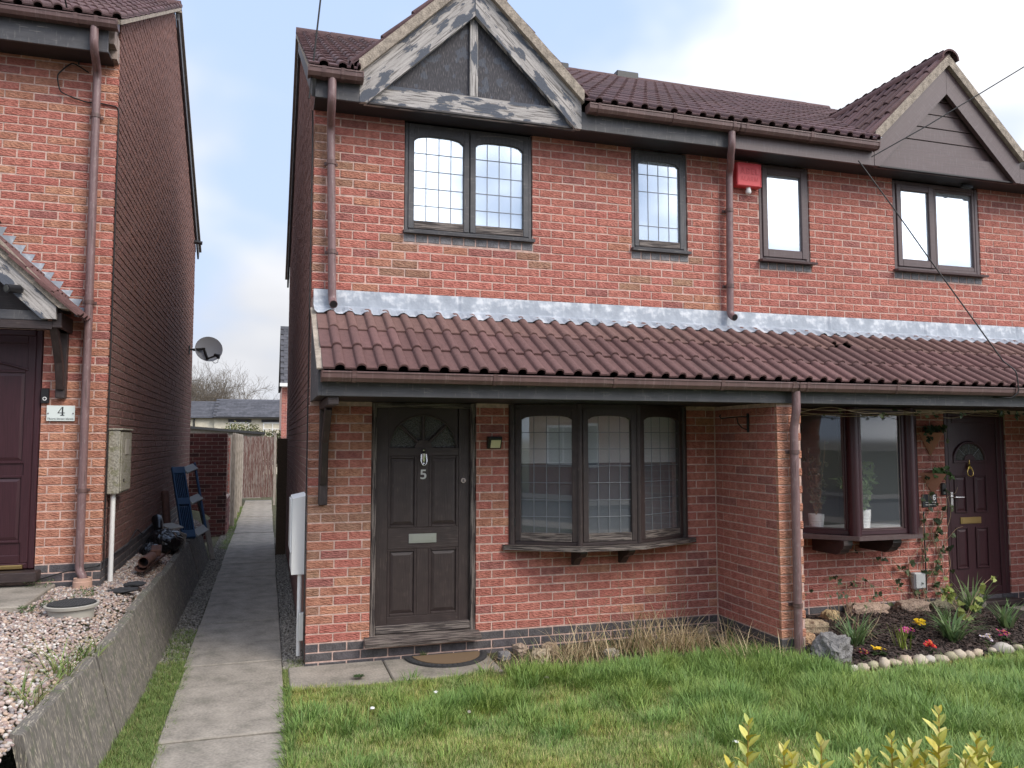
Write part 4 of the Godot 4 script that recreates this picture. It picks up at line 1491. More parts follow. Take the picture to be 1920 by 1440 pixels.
func house_six() -> void:
	var h := thing("brick_house", "red brick house number 6 with maroon door, brown windows and clean plastic gable", "house", Vector3(6.0, -0.17, -4.0), "row of brick houses")
	var X1 := 8.3
	var holes := [Rect2(4.355, 3.43, 0.60, 1.1), Rect2(6.015, 3.44, 1.175, 1.1), Rect2(6.585, -0.06, 0.85, 2.02), Rect2(4.55, 0.74, 1.64, 1.22)]
	var bh := holes.duplicate()
	bh.append(Rect2(4.345, 3.36, 0.62, 0.1))
	bh.append(Rect2(6.005, 3.365, 1.195, 0.1))
	var b := MB.new()
	slab(b, 3.9, X1, -0.40, 4.60, -0.25, -0.004, holes)
	b.bb(7.80, 8.03, -0.40, 1.97, -0.0055, 0.979)
	var wall := part(h, "front_wall", b, M.mortar)
	var list := []
	lay(list, Transform3D(), 4.045, 7.79, 0.0, 26.4 * CH, bh, "red", 10, 1)
	lay(list, Transform3D(Basis(), Vector3(0, 38 * CH, 0)), 3.9, X1, 0.0, 22 * CH, bh.map(func(r): return Rect2(r.position.x, r.position.y - 38 * CH, r.size.x, r.size.y)), "red")
	var wl := Transform3D(Basis(Vector3(0, 0, 1), Vector3(0, 1, 0), Vector3(-1, 0, 0)), Vector3(7.80, 0, 0))
	lay(list, wl, 0.012, 0.945, 0.0, 26.4 * CH, [], "red", 10, 1)
	place_bricks(wall, list, 300)
	var pl := []
	lay(pl, Transform3D(Basis(), Vector3(0, -2 * CH, 0)), 4.045, 7.79, 0.0, 2 * CH, [], "blue")
	place_bricks(wall, pl, 40, "plinth_brick")
	soldier_sill(h, wall, 4.348, 4.962, 3.433)
	soldier_sill(h, wall, 6.008, 7.197, 3.438)
	shell(h, 3.9, X1, 0.0, 0.0)
	b = MB.new()
	b.bb(X1 - 0.1, X1, -0.4, 4.59, -7.9, -0.2)
	part(h, "far_wall", b, M.room)
	b = MB.new()
	roof_solid(b, 3.9, X1, 0.0, 0.0)
	var roof := part(h, "roof", b, M.dark_soffit)
	var tl := []
	var a := atan(SL)
	var in_gable := func(p: Vector3) -> bool: return (p.z > 0.15 and absf(p.x - 6.49) < 1.10) or absf(p.x - 6.49) < 0.91 and p.y + 0.12 < 4.68 + (0.965 - absf(p.x - 6.49)) * 0.968
	tile_slope(tl, Vector3(3.83, 4.655, 0.385), UX, Vector3(0, -sin(a), cos(a)), 15, 15, 0.338, "main", in_gable)
	tl.append(cut_tile(5.33, 0.185 / 0.30, a))
	place_tiles(roof, tl, 300)
	ridge_tiles(roof, Vector3(3.98, 7.10, -4.0), UX, 10, Color(0.11, 0.06, 0.06))
	b = MB.new()
	b.bb(3.9, X1, 4.446, 4.46, 0.001, 0.272)
	part(h, "soffit", b, M.dark_soffit)
	b = frame_mb(Transform3D())
	b.bb(3.9, 5.523, 4.436, 4.60, 0.2725, 0.298, 0.003)
	part(h, "fascia", b, M.brown_plastic)
	b = frame_mb(Transform3D())
	b.bb(7.457, X1, 4.436, 4.60, 0.2725, 0.298, 0.003)
	part(h, "fascia", b, M.brown_plastic)
	gable(h, 6.49, 0.965, false)
	gutter(h, 3.9, 5.50, 4.648, 0.297, [3.97, 4.7])
	canopy(h, 3.93, X1, false, true)
	gutter(h, 3.93, X1, 2.132, 1.02, [4.02, 4.95, 6.3, 7.4])
	plastic_window(h, 4.355, 4.955, 3.45, 4.44, -1.0)
	plastic_window(h, 6.015, 7.19, 3.458, 4.44, 6.565)
	bay_window(h)
	door_six(h)
	b = MB.new()
	b.bb(4.62, 4.98, 7.11, 7.25, -4.14, -3.90, 0.01)
	part(roof, "ridge_vent", b, M.black_plastic)
	# lead valley at the foot of the gable
	b = MB.new()
	b.face(Vector3(5.45, 4.70, 0.38), Vector3(5.56, 4.70, 0.38), Vector3(6.35, 5.42, -0.85), Vector3(6.24, 5.42, -0.85))
	part(roof, "valley_lead", b, M.lead)

func bay_window(h: Node3D) -> void:
	var w := Node3D.new()
	w.name = "bay_window"
	h.add_child(w, true)
	w.position = -h.position
	var P := [Vector3(4.56, 0, 0.02), Vector3(5.035, 0, 0.45), Vector3(5.70, 0, 0.45), Vector3(6.16, 0, 0.02)]
	var y0 := 0.745
	var y1 := 1.966
	for i in 3:
		var a: Vector3 = P[i]
		var d: Vector3 = (P[i + 1] - a)
		var L := d.length()
		var x := d.normalized()
		var t := Transform3D(Basis(x, Vector3.UP, x.cross(Vector3.UP)), a)
		var b := frame_mb(t)
		b.bb(0.045, L - 0.045, y1 - 0.07, y1, -0.07, -0.006, 0.006)
		b.bb(0.045, L - 0.045, y0, y0 + 0.05, -0.07, -0.006, 0.006)
		b.bb(0.045, 0.09, y0 + 0.05, y1 - 0.07, -0.069, -0.007, 0.006)
		b.bb(L - 0.09, L - 0.045, y0 + 0.05, y1 - 0.07, -0.069, -0.007, 0.006)
		part(w, "frame", b, M.maroon_door)
		var g := MB.new()
		g.xf = t
		g.bb(0.085, L - 0.085, y0 + 0.045, y1 - 0.065, -0.038, -0.034)
		part(w, "pane", g, M.pane)
		g = frame_mb(t)
		for q in [[0.09, 0.105, y0 + 0.05, y1 - 0.07], [L - 0.105, L - 0.09, y0 + 0.05, y1 - 0.07], [0.105, L - 0.105, y0 + 0.05, y0 + 0.065]]:
			g.bb(q[0], q[1], q[2], q[3], -0.032, -0.018, 0.004)
		part(w, "bead", g, M.brown_plastic)
	for i in 4:
		var b := frame_mb(Transform3D())
		var p: Vector3 = P[i]
		b.tube(PackedVector3Array([Vector3(p.x, y0, p.z - 0.02), Vector3(p.x, y1, p.z - 0.02)]), 0.062 if i in [1, 2] else 0.045, 8)
		part(w, "post", b, M.maroon_door)
	var s := frame_mb(Transform3D())
	s.xf = Transform3D(Basis(Vector3(1, 0, 0), Vector3(0, 0, -1), Vector3(0, 1, 0)), Vector3())
	s.prism(PackedVector2Array([Vector2(4.46, 0.0), Vector2(4.46, -0.03), Vector2(5.0, -0.53), Vector2(5.74, -0.53), Vector2(6.23, -0.03), Vector2(6.23, 0.0)]), 0.705, 0.743)
	part(w, "sill", s, M.brown_plastic)
	s = frame_mb(Transform3D())
	s.xf = Transform3D(Basis(Vector3(1, 0, 0), Vector3(0, 0, -1), Vector3(0, 1, 0)), Vector3())
	s.prism(PackedVector2Array([Vector2(4.56, 0.25), Vector2(4.56, -0.01), Vector2(5.045, -0.43), Vector2(5.69, -0.43), Vector2(6.16, -0.01), Vector2(6.16, 0.25)]), 0.744, 0.768)
	part(w, "inner_sill", s, M.white_paint)
	for x: float in [4.93, 5.50]:
		var c := frame_mb(Transform3D(Basis(Vector3(0, 0, 1), Vector3(0, 1, 0), Vector3(-1, 0, 0)), Vector3(x, 0, 0)))
		c.prism(PackedVector2Array([Vector2(0.002, 0.56), Vector2(0.34, 0.56), Vector2(0.40, 0.585), Vector2(0.415, 0.61), Vector2(0.44, 0.625), Vector2(0.46, 0.66), Vector2(0.46, 0.703), Vector2(0.002, 0.703)]), -0.05, 0.05)
		part(w, "corbel", c, M.black_timber)

func plastic_door(h: Node3D, x0: float, x1: float, y0: float, y1: float, z: float, fan: bool) -> Node3D:
	var d := Node3D.new()
	d.name = "door"
	h.add_child(d, true)
	d.position = -h.position
	plain_frame(d, "door_frame", Transform3D(Basis(), Vector3(0, 0, z)), x0, x1, y0, y1, -0.08, -0.008, 0.055, M.maroon_door, true, 0.01)
	var b := frame_mb(Transform3D())
	b.bb(x0 + 0.05, x1 - 0.05, y0 + 0.05, y1 - 0.05, z - 0.07, z - 0.026, 0.004)
	# outer frame of the leaf
	for q in [[x0 + 0.052, x0 + 0.115, y0 + 0.052, y1 - 0.052], [x1 - 0.115, x1 - 0.052, y0 + 0.052, y1 - 0.052], [x0 + 0.115, x1 - 0.115, y0 + 0.052, y0 + 0.12], [x0 + 0.115, x1 - 0.115, y1 - 0.12, y1 - 0.052]]:
		b.bb(q[0], q[1], q[2], q[3], z - 0.03, z - 0.012, 0.006)
	part(d, "door_leaf", b, M.maroon_door)
	return d

func door_six(h: Node3D) -> void:
	var d := plastic_door(h, 6.59, 7.43, -0.04, 1.955, 0.0, true)
	var z := -0.024
	for q in [[6.715, 6.885, 0.28, 0.72], [6.985, 7.165, 0.28, 0.72], [6.715, 6.885, 0.87, 1.27], [6.985, 7.165, 0.87, 1.27]]:
		var p := frame_mb(Transform3D())
		door_panel(p, q[0], q[1], q[2], q[3], z + 0.008, 0.018, 0.008)
		part(d, "door_panel", p, M.maroon_door)
	var g := MB.new()
	var cx := 6.935
	var pts := PackedVector2Array()
	for i in 17:
		pts.append(Vector2(cx + 0.20 * cos(PI * i / 16.0), 1.43 + 0.185 * sin(PI * i / 16.0)))
	g.prism(pts, z, z + 0.003)
	part(d, "fanlight_pane", g, M.obscure_pane)
	var b := frame_mb(Transform3D())
	var ring := PackedVector3Array()
	for i in 21:
		ring.append(Vector3(cx + 0.212 * cos(PI * i / 20.0), 1.43 + 0.197 * sin(PI * i / 20.0), z + 0.004))
	b.tube(ring, 0.016, 8)
	b.bb(cx - 0.225, cx + 0.225, 1.405, 1.435, z, z + 0.018, 0.004)
	var hub := PackedVector2Array()
	for i in 13:
		hub.append(Vector2(cx + 0.075 * cos(PI * i / 12.0), 1.43 + 0.07 * sin(PI * i / 12.0)))
	b.prism(hub, z, z + 0.012)
	part(d, "fanlight_surround", b, M.maroon_door)
	b = MB.new()
	for k in 3:
		var a := PI * (k + 1) / 4.0
		b.bar(Vector3(cx + 0.07 * cos(a), 1.43 + 0.065 * sin(a), z + 0.005), Vector3(cx + 0.2 * cos(a), 1.43 + 0.185 * sin(a), z + 0.005), 0.005, 0.004, 0.0, Vector3(0, 0, 1))
	part(d, "fanlight_leads", b, M.lead_came)
	b = MB.new()
	b.bb(6.785, 7.065, 0.755, 0.825, z, z + 0.008, 0.003)
	b.bb(6.80, 7.05, 0.768, 0.812, z + 0.0085, z + 0.012, 0.003)
	part(d, "letter_plate", b, M.dull_brass)
	b = MB.new()
	b.lathe(PackedVector2Array([Vector2(0, -0.01), Vector2(0.012, 0.0), Vector2(0.018, 0.03), Vector2(0.008, 0.05), Vector2(0.012, 0.065), Vector2(0.007, 0.08), Vector2(0.0, 0.105)]), 14, Vector3(6.915, 1.34, z + 0.02))
	b.tube(PackedVector3Array([Vector3(6.898, 1.36, z + 0.025), Vector3(6.876, 1.31, z + 0.03), Vector3(6.88, 1.275, z + 0.032), Vector3(6.915, 1.262, z + 0.034), Vector3(6.95, 1.275, z + 0.032), Vector3(6.954, 1.31, z + 0.03), Vector3(6.932, 1.36, z + 0.025)]), 0.0055, 8)
	part(d, "knocker", b, M.brass)
	b = MB.new()
	b.bb(6.655, 6.69, 0.92, 1.10, z, z + 0.014, 0.005)
	b.tube(PackedVector3Array([Vector3(6.672, 1.045, z + 0.01), Vector3(6.672, 1.045, z + 0.05), Vector3(6.685, 1.045, z + 0.056), Vector3(6.79, 1.042, z + 0.056)]), 0.009, 8)
	part(d, "handle", b, M.chrome)
	b = frame_mb(Transform3D())
	b.bb(6.57, 7.45, -0.10, -0.045, -0.1, 0.12, 0.006)
	part(d, "threshold", b, M.black_timber)

const DX4 := -1.68
const DY4 := 0.62
const DZ4 := -0.95

func house_four() -> void:
	var h := thing("brick_house", "red brick house number 4 on the left, its dark flank facing the alley path", "house", Vector3(-3.2, 0.40, -4.9), "row of brick houses")
	var X0 := -5.2
	var o := Vector3(DX4, 0, DZ4)
	var base := 0.594
	var b := MB.new()
	var holes := [Rect2(-3.09, 0.52, 0.90, 2.08)]
	b.xf = Transform3D(Basis(), Vector3(0, 0, DZ4))
	slab(b, X0, DX4 - 0.006, 0.1, DY4 + 4.60, -0.25, -0.004, holes)
	var wall := part(h, "front_wall", b, M.mortar)
	var list := []
	var top := DY4 + 4.455
	var f := Transform3D(Basis(), Vector3(DX4, base, DZ4))
	lay(list, f, -1.9, 0.0, 0.0, 60 * CH, holes.map(func(r): return Rect2(r.position.x - DX4, r.position.y - base, r.size.x, r.size.y)), "red", 10, 1)
	for e in list:
		if e[0].origin.y < 2.0 or rng.randf() < 0.35: e[1] = "orange"
	place_bricks(wall, list, 300)
	var pl := []
	lay(pl, Transform3D(Basis(), Vector3(DX4, base - 3 * CH, DZ4)), -1.3, 0.0, 0.0, 3 * CH, [Rect2(-1.41, 0, 0.9, 0.4)], "blue")
	place_bricks(wall, pl, 60, "plinth_brick")
	# flank
	var sf := Transform3D(Basis(Vector3(0, 0, -1), Vector3(0, 1, 0), Vector3(1, 0, 0)), Vector3(DX4, 0, DZ4))
	b = MB.new()
	b.xf = sf
	b.prism(PackedVector2Array([Vector2(0.25, 0.1), Vector2(8.0, 0.1), Vector2(8.0, DY4 + 4.65), Vector2(4.0, DY4 + 7.02), Vector2(0.25, DY4 + 4.72)]), -0.25, -0.006)
	b.bb(0.01, 0.25, 0.1, DY4 + 4.60, -0.25, -0.006)
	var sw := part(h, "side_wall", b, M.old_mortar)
	list = []
	var side_f := sf * Transform3D(Basis(), Vector3(0, base, 0))
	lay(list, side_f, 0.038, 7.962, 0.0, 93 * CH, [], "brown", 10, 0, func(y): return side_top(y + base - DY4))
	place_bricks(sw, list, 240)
	pl = []
	lay(pl, sf * Transform3D(Basis(), Vector3(0, base - 3 * CH, 0)), 0.038, 7.962, 0.0, 3 * CH, [], "blue")
	place_bricks(sw, pl, 40, "plinth_brick")
	shell(h, X0, DX4 - 0.15, DY4, DZ4)
	b = MB.new()
	b.bb(X0, X0 + 0.2, 0.1, DY4 + 4.6, DZ4 - 8.0, DZ4 - 0.25)
	part(h, "far_wall", b, M.room)
	# roof
	b = MB.new()
	roof_solid(b, X0, DX4 - 0.02, DY4, DZ4)
	var roof := part(h, "roof", b, M.dark_soffit)
	var tl := []
	var a := atan(SL)
	tile_slope(tl, Vector3(DX4 + 0.07 - 12 * 0.30, DY4 + 4.655, DZ4 + 0.385), UX, Vector3(0, -sin(a), cos(a)), 12, 15, 0.338, "main")
	place_tiles(roof, tl, 300)
	ridge_tiles(roof, Vector3(DX4 + 0.07 - 4.05, DY4 + 7.10, DZ4 - 4.0), UX, 9, Color(0.11, 0.06, 0.06))
	b = MB.new()
	b.bar(Vector3(DX4 + 0.03, DY4 + 4.632, DZ4 + 0.385), Vector3(DX4 + 0.03, DY4 + 7.09, DZ4 - 3.96), 0.085, 0.035)
	b.bar(Vector3(DX4 + 0.03, DY4 + 7.09, DZ4 - 4.04), Vector3(DX4 + 0.03, DY4 + 4.632, DZ4 - 8.38), 0.085, 0.035)
	part(roof, "verge", b, M.cement)
	b = frame_mb(Transform3D())
	b.bar(Vector3(DX4 + 0.024, DY4 + 6.99, DZ4 - 4.0), Vector3(DX4 + 0.024, DY4 + 4.53, DZ4 - 8.3), 0.028, 0.16)
	part(roof, "side_bargeboard", b, M.grey_paint)
	# corbelled brick at the eaves corner
	b = MB.new()
	b.bb(DX4 - 0.10, DX4 + 0.001, DY4 + 4.42, DY4 + 4.64, DZ4, DZ4 + 0.12)
	b.bb(DX4 - 0.10, DX4 - 0.001, DY4 + 4.50, DY4 + 4.66, DZ4 + 0.12, DZ4 + 0.24)
	part(h, "corbel", b, M.old_mortar)
	b = MB.new()
	b.bb(X0, DX4 - 0.04, DY4 + 4.40, DY4 + 4.42, DZ4 + 0.001, DZ4 + 0.272)
	part(h, "soffit", b, M.dark_soffit)
	b = frame_mb(Transform3D())
	b.bb(X0, DX4 - 0.04, DY4 + 4.39, DY4 + 4.60, DZ4 + 0.2725, DZ4 + 0.296, 0.003)
	part(h, "fascia", b, M.grey_paint)
	gutter(h, X0, DX4 + 0.04, DY4 + 4.648, DZ4 + 0.297, [DX4 - 0.12, DX4 - 0.28, DX4 - 1.1])
	var z := DZ4
	downpipe(h, [Vector3(-1.82, 5.20, z + 0.35), Vector3(-1.82, 5.12, z + 0.35)] + bend(Vector3(-1.82, 5.09, z + 0.35), Vector3(-1.82, 5.03, z + 0.35), Vector3(-1.825, 4.99, z + 0.27)) + bend(Vector3(-1.835, 4.93, z + 0.12), Vector3(-1.84, 4.90, z + 0.07), Vector3(-1.84, 4.83, z + 0.07)) + [Vector3(-1.835, 0.60, z + 0.07)] + bend(Vector3(-1.835, 0.58, z + 0.07), Vector3(-1.835, 0.53, z + 0.07), Vector3(-1.80, 0.50, z + 0.10)) + [Vector3(-1.80, 0.44, z + 0.10)], [Vector3(-1.84, 4.52, z + 0.07), Vector3(-1.838, 2.85, z + 0.07), Vector3(-1.836, 1.22, z + 0.07)], 0.034)
	# clay gully collar
	b = MB.new()
	b.lathe(PackedVector2Array([Vector2(0.05, 0.0), Vector2(0.075, 0.0), Vector2(0.075, 0.055), Vector2(0.07, 0.06), Vector2(0.07, 0.085), Vector2(0.045, 0.085)]), 18, Vector3(-1.80, 0.40, z + 0.10))
	part(h, "gully_collar", b, M.clay)
	# door: plain, panelled
	var d := plastic_door(h, -3.09, -2.195, 0.56, 2.60, z, false)
	for q in [[-2.62, -2.30, 1.45, 2.25], [-2.62, -2.30, 0.78, 1.35]]:
		var p := frame_mb(Transform3D())
		door_panel(p, q[0], q[1], q[2], q[3], z - 0.016, 0.022, 0.01)
		part(d, "door_panel", p, M.maroon_door)
	var p2 := frame_mb(Transform3D())
	var arch := PackedVector3Array()
	for i in 13:
		var t := i / 12.0
		arch.append(Vector3(lerpf(-2.98, -2.30, t), 2.25 + 0.07 * sin(PI * t), z - 0.018))
	p2.tube(arch, 0.012, 6)
	part(d, "arched_moulding", p2, M.maroon_door)
	p2 = frame_mb(Transform3D())
	p2.bb(-2.99, -2.28, 0.565, 0.60, z - 0.03, z + 0.02, 0.006)
	part(d, "weather_bar", p2, M.dull_brass)
	p2 = frame_mb(Transform3D())
	p2.bb(-3.15, -2.14, 0.475, 0.555, z - 0.05, z + 0.16, 0.006)
	part(d, "threshold", p2, M.black_timber)
	p2 = MB.new()
	p2.tube(PackedVector3Array([Vector3(DX4 - 0.02, 5.27, -8.6), Vector3(DX4 + 0.14, 5.25, -8.6)]), 0.035, 10)
	part(h, "overflow_pipe", p2, M.black_plastic)
	porch_four(h)

func porch_four(h: Node3D) -> void:
	var c := Node3D.new()
	c.name = "porch"
	h.add_child(c, true)
	c.position = -h.position
	var xc := -2.64
	var m := 0.95
	var zf := -0.50
	var zw := DZ4
	var g := MB.new()
	g.xf = Transform3D(Basis(), Vector3(xc, 0, 0))
	for s in [-1.0, 1.0]:
		var b := frame_mb(Transform3D(Basis(), Vector3(xc, 0, 0)))
		b.uvr = s * 0.76
		b.prism(PackedVector2Array([Vector2(s * 0.637, 2.64), Vector2(s * 0.53, 2.64), Vector2(s * 0.001, 2.64 + 0.53 * m), Vector2(s * 0.001, 2.75 + 0.637 * m), Vector2(s * 0.637, 2.75)]), zf - 0.045, zf)
		part(c, "bargeboard", b, M.peeled_timber)
		var v := frame_mb(Transform3D(Basis(), Vector3(xc, 0, 0)))
		v.prism(PackedVector2Array([Vector2(s * 0.66, 2.73), Vector2(s * 0.74, 2.72), Vector2(s * 0.001, 2.72 + 0.74 * m + 0.07), Vector2(s * 0.001, 2.745 + 0.637 * m)]), zf - 0.10, zf + 0.02)
		part(c, "verge", v, M.cement)
		var tl := []
		var a := atan(m)
		var foot := Vector3(xc + s * 0.79, 2.66, zf + 0.05 if s > 0 else zf + 0.05 - 0.6)
		if s > 0:
			tile_slope(tl, foot, Vector3(0, 0, -1), Vector3(cos(a), -sin(a), 0), 2, 4, 0.27, "canopy")
		else:
			tile_slope(tl, foot, Vector3(0, 0, 1), Vector3(-cos(a), -sin(a), 0), 2, 4, 0.27, "canopy")
		for e in tl:
			if e[0].origin.z - 0.3 < zw - 0.05 and s > 0:
				e[0] = e[0].scaled_local(Vector3(0.98 * (e[0].origin.z - zw) / 0.3 if e[0].origin.z - zw < 0.3 else 1.0, 1, 1))
			piece(c, "tile", tile_variant(e[1], e[2]), M.roof_tile, e[0])
		# side plate under the tiles
		var p := frame_mb(Transform3D())
		p.bb(xc + s * 0.60, xc + s * 0.67, 2.575, 2.70, zw, zf - 0.05, 0.004)
		part(c, "side_plate", p, M.black_timber)
		# stepped lead: one saw tooth to each brick course
		for k in 10:
			var x = xc + s * (0.80 - 0.0755 * k)
			var y := 2.735 + 0.0746 * k
			if absf(x - xc) < 0.1: continue
			var l := MB.new()
			l.prism(PackedVector2Array([Vector2(x - s * 0.12, y - 0.005), Vector2(x - s * 0.03, y - 0.02), Vector2(x + s * 0.012, y + 0.074), Vector2(x - s * 0.13, y + 0.078)]), zw + 0.002, zw + 0.006 + 0.0012 * (k % 3))
			part(c, "stepped_lead", l, M.lead)
		if s > 0:
			var q := frame_mb(Transform3D())
			q.bb(-2.075, -1.995, 2.01, 2.575, zw + 0.001, zw + 0.06, 0.005)
			q.bb(-2.08, -1.99, 2.575, 2.63, zw + 0.001, zf - 0.06, 0.005)
			q.bar(Vector3(-2.035, 2.09, zw + 0.055), Vector3(-2.035, 2.33, zw + 0.15), 0.06, 0.06, 0.005)
			q.bar(Vector3(-2.035, 2.31, zw + 0.14), Vector3(-2.035, 2.60, zw + 0.36), 0.0595, 0.0595, 0.005)
			part(c, "porch_bracket", q, M.black_timber)
	var t := frame_mb(Transform3D())
	t.bb(xc - 0.60, xc + 0.56, 2.63, 2.71, zf - 0.09, zf - 0.05, 0.004)
	part(c, "tie_board", t, M.grey_paint)
	t = frame_mb(Transform3D())
	t.bb(xc - 0.60, xc + 0.60, 2.56, 2.628, zf - 0.12, zf - 0.048, 0.004)
	part(c, "beam", t, M.black_timber)
	t = MB.new()
	t.prism(PackedVector2Array([Vector2(xc - 0.66, 2.745), Vector2(xc + 0.66, 2.745), Vector2(xc, 2.745 + 0.66 * m)]), zw + 0.003, zf - 0.3)
	part(c, "porch_ceiling", t, M.black_timber)

# ---------------------------------------------------------------- fittings on the houses
func fittings() -> void:
	# alarm box
	var t := thing("alarm_box", "red square burglar alarm box under the eaves beside the right-hand downpipe", "alarm", Vector3(4.19, 4.27, 0.0))
	var b := MB.new()
	b.bb(4.055, 4.335, 4.16, 4.40, 0.003, 0.085, 0.006)
	part(t, "case", b, M.alarm_red)
	b = MB.new()
	for q in [[4.065, 4.325, 4.385, 4.391], [4.065, 4.325, 4.169, 4.175], [4.065, 4.071, 4.175, 4.385], [4.319, 4.325, 4.175, 4.385]]:
		b.bb(q[0], q[1], q[2], q[3], 0.0853, 0.0885)
	part(t, "rim", b, M.alarm_red)
	text_part(t, "lettering", "ABEL", "Droid Sans", 0.088, 0.003, Vector3(4.195, 4.312, 0.086), M.alarm_red_letters, true)
	text_part(t, "small_lettering", "ALARM", "Droid Sans", 0.062, 0.002, Vector3(4.195, 4.235, 0.0855), M.alarm_red_letters, true)
	b = MB.new()
	b.lathe(PackedVector2Array([Vector2(0, -0.065), Vector2(0.022, -0.063), Vector2(0.028, -0.052), Vector2(0.028, -0.03), Vector2(0.022, -0.027), Vector2(0.024, 0.0)]), 16, Vector3(4.205, 4.161, 0.045))
	part(t, "beacon", b, M.white_plastic)
	# solar wall light by door 5
	t = thing("wall_light", "small black solar wall light between the black door and the bow window", "light", Vector3(1.58, 1.63, 0.0))
	b = MB.new()
	b.xf = Transform3D(Basis(Vector3(0, 0, 1), Vector3(0, 1, 0), Vector3(-1, 0, 0)), Vector3())
	b.prism(PackedVector2Array([Vector2(0.002, 1.575), Vector2(0.03, 1.575), Vector2(0.075, 1.665), Vector2(0.07, 1.682), Vector2(0.002, 1.682)]), -1.642, -1.52)
	part(t, "case", b, M.black_plastic)
	b = MB.new()
	b.xf = Transform3D(Basis(Vector3(0, 0, 1), Vector3(0, 1, 0), Vector3(-1, 0, 0)), Vector3())
	b.prism(PackedVector2Array([Vector2(0.031, 1.582), Vector2(0.035, 1.582), Vector2(0.069, 1.65), Vector2(0.064, 1.65)]), -1.632, -1.545)
	part(t, "lens", b, M.solar_cream)
	# house signs
	t = thing("house_sign", "white glass plaque with black 4 beside the left downpipe", "sign", Vector3(-2.035, 1.88, DZ4))
	b = MB.new()
	b.bb(-2.143, -1.925, 1.815, 1.948, DZ4 + 0.014, DZ4 + 0.019, 0.001)
	part(t, "plate", b, M.sign_glass)
	text_part(t, "number", "4", "Droid Serif", 0.105, 0.002, Vector3(-2.03, 1.897, DZ4 + 0.0205), M.ink)
	text_part(t, "street_name", "Thorn Street Mews", "Droid Serif", 0.0225, 0.0012, Vector3(-2.035, 1.833, DZ4 + 0.0202), M.ink)
	for x: float in [-2.13, -1.938]:
		b = MB.new()
		b.tube(PackedVector3Array([Vector3(x, 1.88, DZ4), Vector3(x, 1.88, DZ4 + 0.024)]), 0.006, 12)
		part(t, "screw", b, M.chrome)
	t = thing("house_sign", "black plaque with white 6 below the wall planter", "sign", Vector3(6.352, 1.015, 0.0))
	b = MB.new()
	b.bb(6.257, 6.447, 0.948, 1.082, 0.004, 0.012, 0.002)
	part(t, "plate", b, M.sign_black)
	text_part(t, "number", "6", "Droid Sans", 0.075, 0.0015, Vector3(6.410, 1.045, 0.013), M.white_paint, true)
	text_part(t, "street_name", "Thorn Street Mews", "Droid Sans", 0.0155, 0.001, Vector3(6.363, 0.973, 0.0128), M.white_paint, true)
	b = MB.new()
	b.bb(6.295, 6.432, 0.995, 0.999, 0.0125, 0.0135)
	part(t, "line", b, M.white_paint)
	# doorbells
	t = thing("doorbell", "black video doorbell above the white plaque, under the porch bracket", "doorbell", Vector3(-2.158, 2.03, DZ4))
	b = MB.new()
	b.bb(-2.192, -2.128, 1.965, 2.095, DZ4 + 0.001, DZ4 + 0.026, 0.005)
	part(t, "case", b, M.black_plastic)
	b = MB.new()
	b.xf = Transform3D(Basis(Vector3(1, 0, 0), Vector3(0, 0, 1), Vector3(0, -1, 0)), Vector3(-2.16, 2.005, DZ4 + 0.026))
	b.lathe(PackedVector2Array([Vector2(0.010, 0.0), Vector2(0.016, 0.0), Vector2(0.016, 0.002), Vector2(0.010, 0.002)]), 18, Vector3())
	part(t, "button", b, M.white_plastic)
	t = thing("doorbell", "slim black doorbell between the lower terracotta planter and the chrome door handle", "doorbell", Vector3(6.535, 1.13, 0.0))
	b = MB.new()
	b.bb(6.507, 6.563, 1.07, 1.195, 0.001, 0.028, 0.005)
	part(t, "case", b, M.black_plastic)
	b = MB.new()
	b.bb(6.522, 6.548, 1.085, 1.107, 0.0282, 0.030, 0.003)
	part(t, "button", b, M.grey_plastic)
	# camera on the porch of number 4
	t = thing("security_camera", "black bullet security camera on the peeling porch bargeboard", "camera", Vector3(-2.31, 2.86, -0.48))
	b = MB.new()
	b.tube(PackedVector3Array([Vector3(-2.27, 2.865, -0.50), Vector3(-2.27, 2.865, -0.47)]), 0.03, 14)
	b.tube(PackedVector3Array([Vector3(-2.27, 2.865, -0.47), Vector3(-2.285, 2.86, -0.44)]), 0.014, 10)
	part(t, "mount", b, M.black_plastic)
	b = MB.new()
	b.tube(PackedVector3Array([Vector3(-2.265, 2.865, -0.46), Vector3(-2.325, 2.85, -0.36)]), 0.034, 16)
	part(t, "body", b, M.black_plastic)
	b = MB.new()
	b.tube(PackedVector3Array([Vector3(-2.325, 2.85, -0.36), Vector3(-2.328, 2.849, -0.356)]), 0.024, 16)
	part(t, "lens", b, M.obscure_pane)
	# little lamp under the gable of 6
	t = thing("eaves_sensor", "small dark sensor fixed under the clean gable of number 6", "sensor", Vector3(6.93, 4.42, 0.1))
	b = MB.new()
	b.bar(Vector3(6.86, 4.425, 0.09), Vector3(6.97, 4.40, 0.13), 0.045, 0.04, 0.006)
	part(t, "body", b, M.black_plastic)
	# meter boxes
	t = thing("meter_box", "weathered mossy grey gas meter box on the flank of number 4", "meter box", Vector3(DX4, 1.45, -1.36))
	b = MB.new()
	b.bb(DX4, DX4 + 0.10, 1.17, 1.74, -1.62, -1.06, 0.008)
	part(t, "case", b, M.meter_grp)
	b = MB.new()
	b.bb(DX4 + 0.101, DX4 + 0.112, 1.19, 1.72, -1.60, -1.08, 0.004)
	b.bb(DX4 - 0.0, DX4 + 0.12, 1.74, 1.755, -1.63, -1.05, 0.003)
	part(t, "lid", b, M.meter_grp)
	b = MB.new()
	b.bb(DX4 + 0.1125, DX4 + 0.118, 1.52, 1.66, -1.44, -1.26)
	part(t, "window", b, M.cream_plastic)
	b = MB.new()
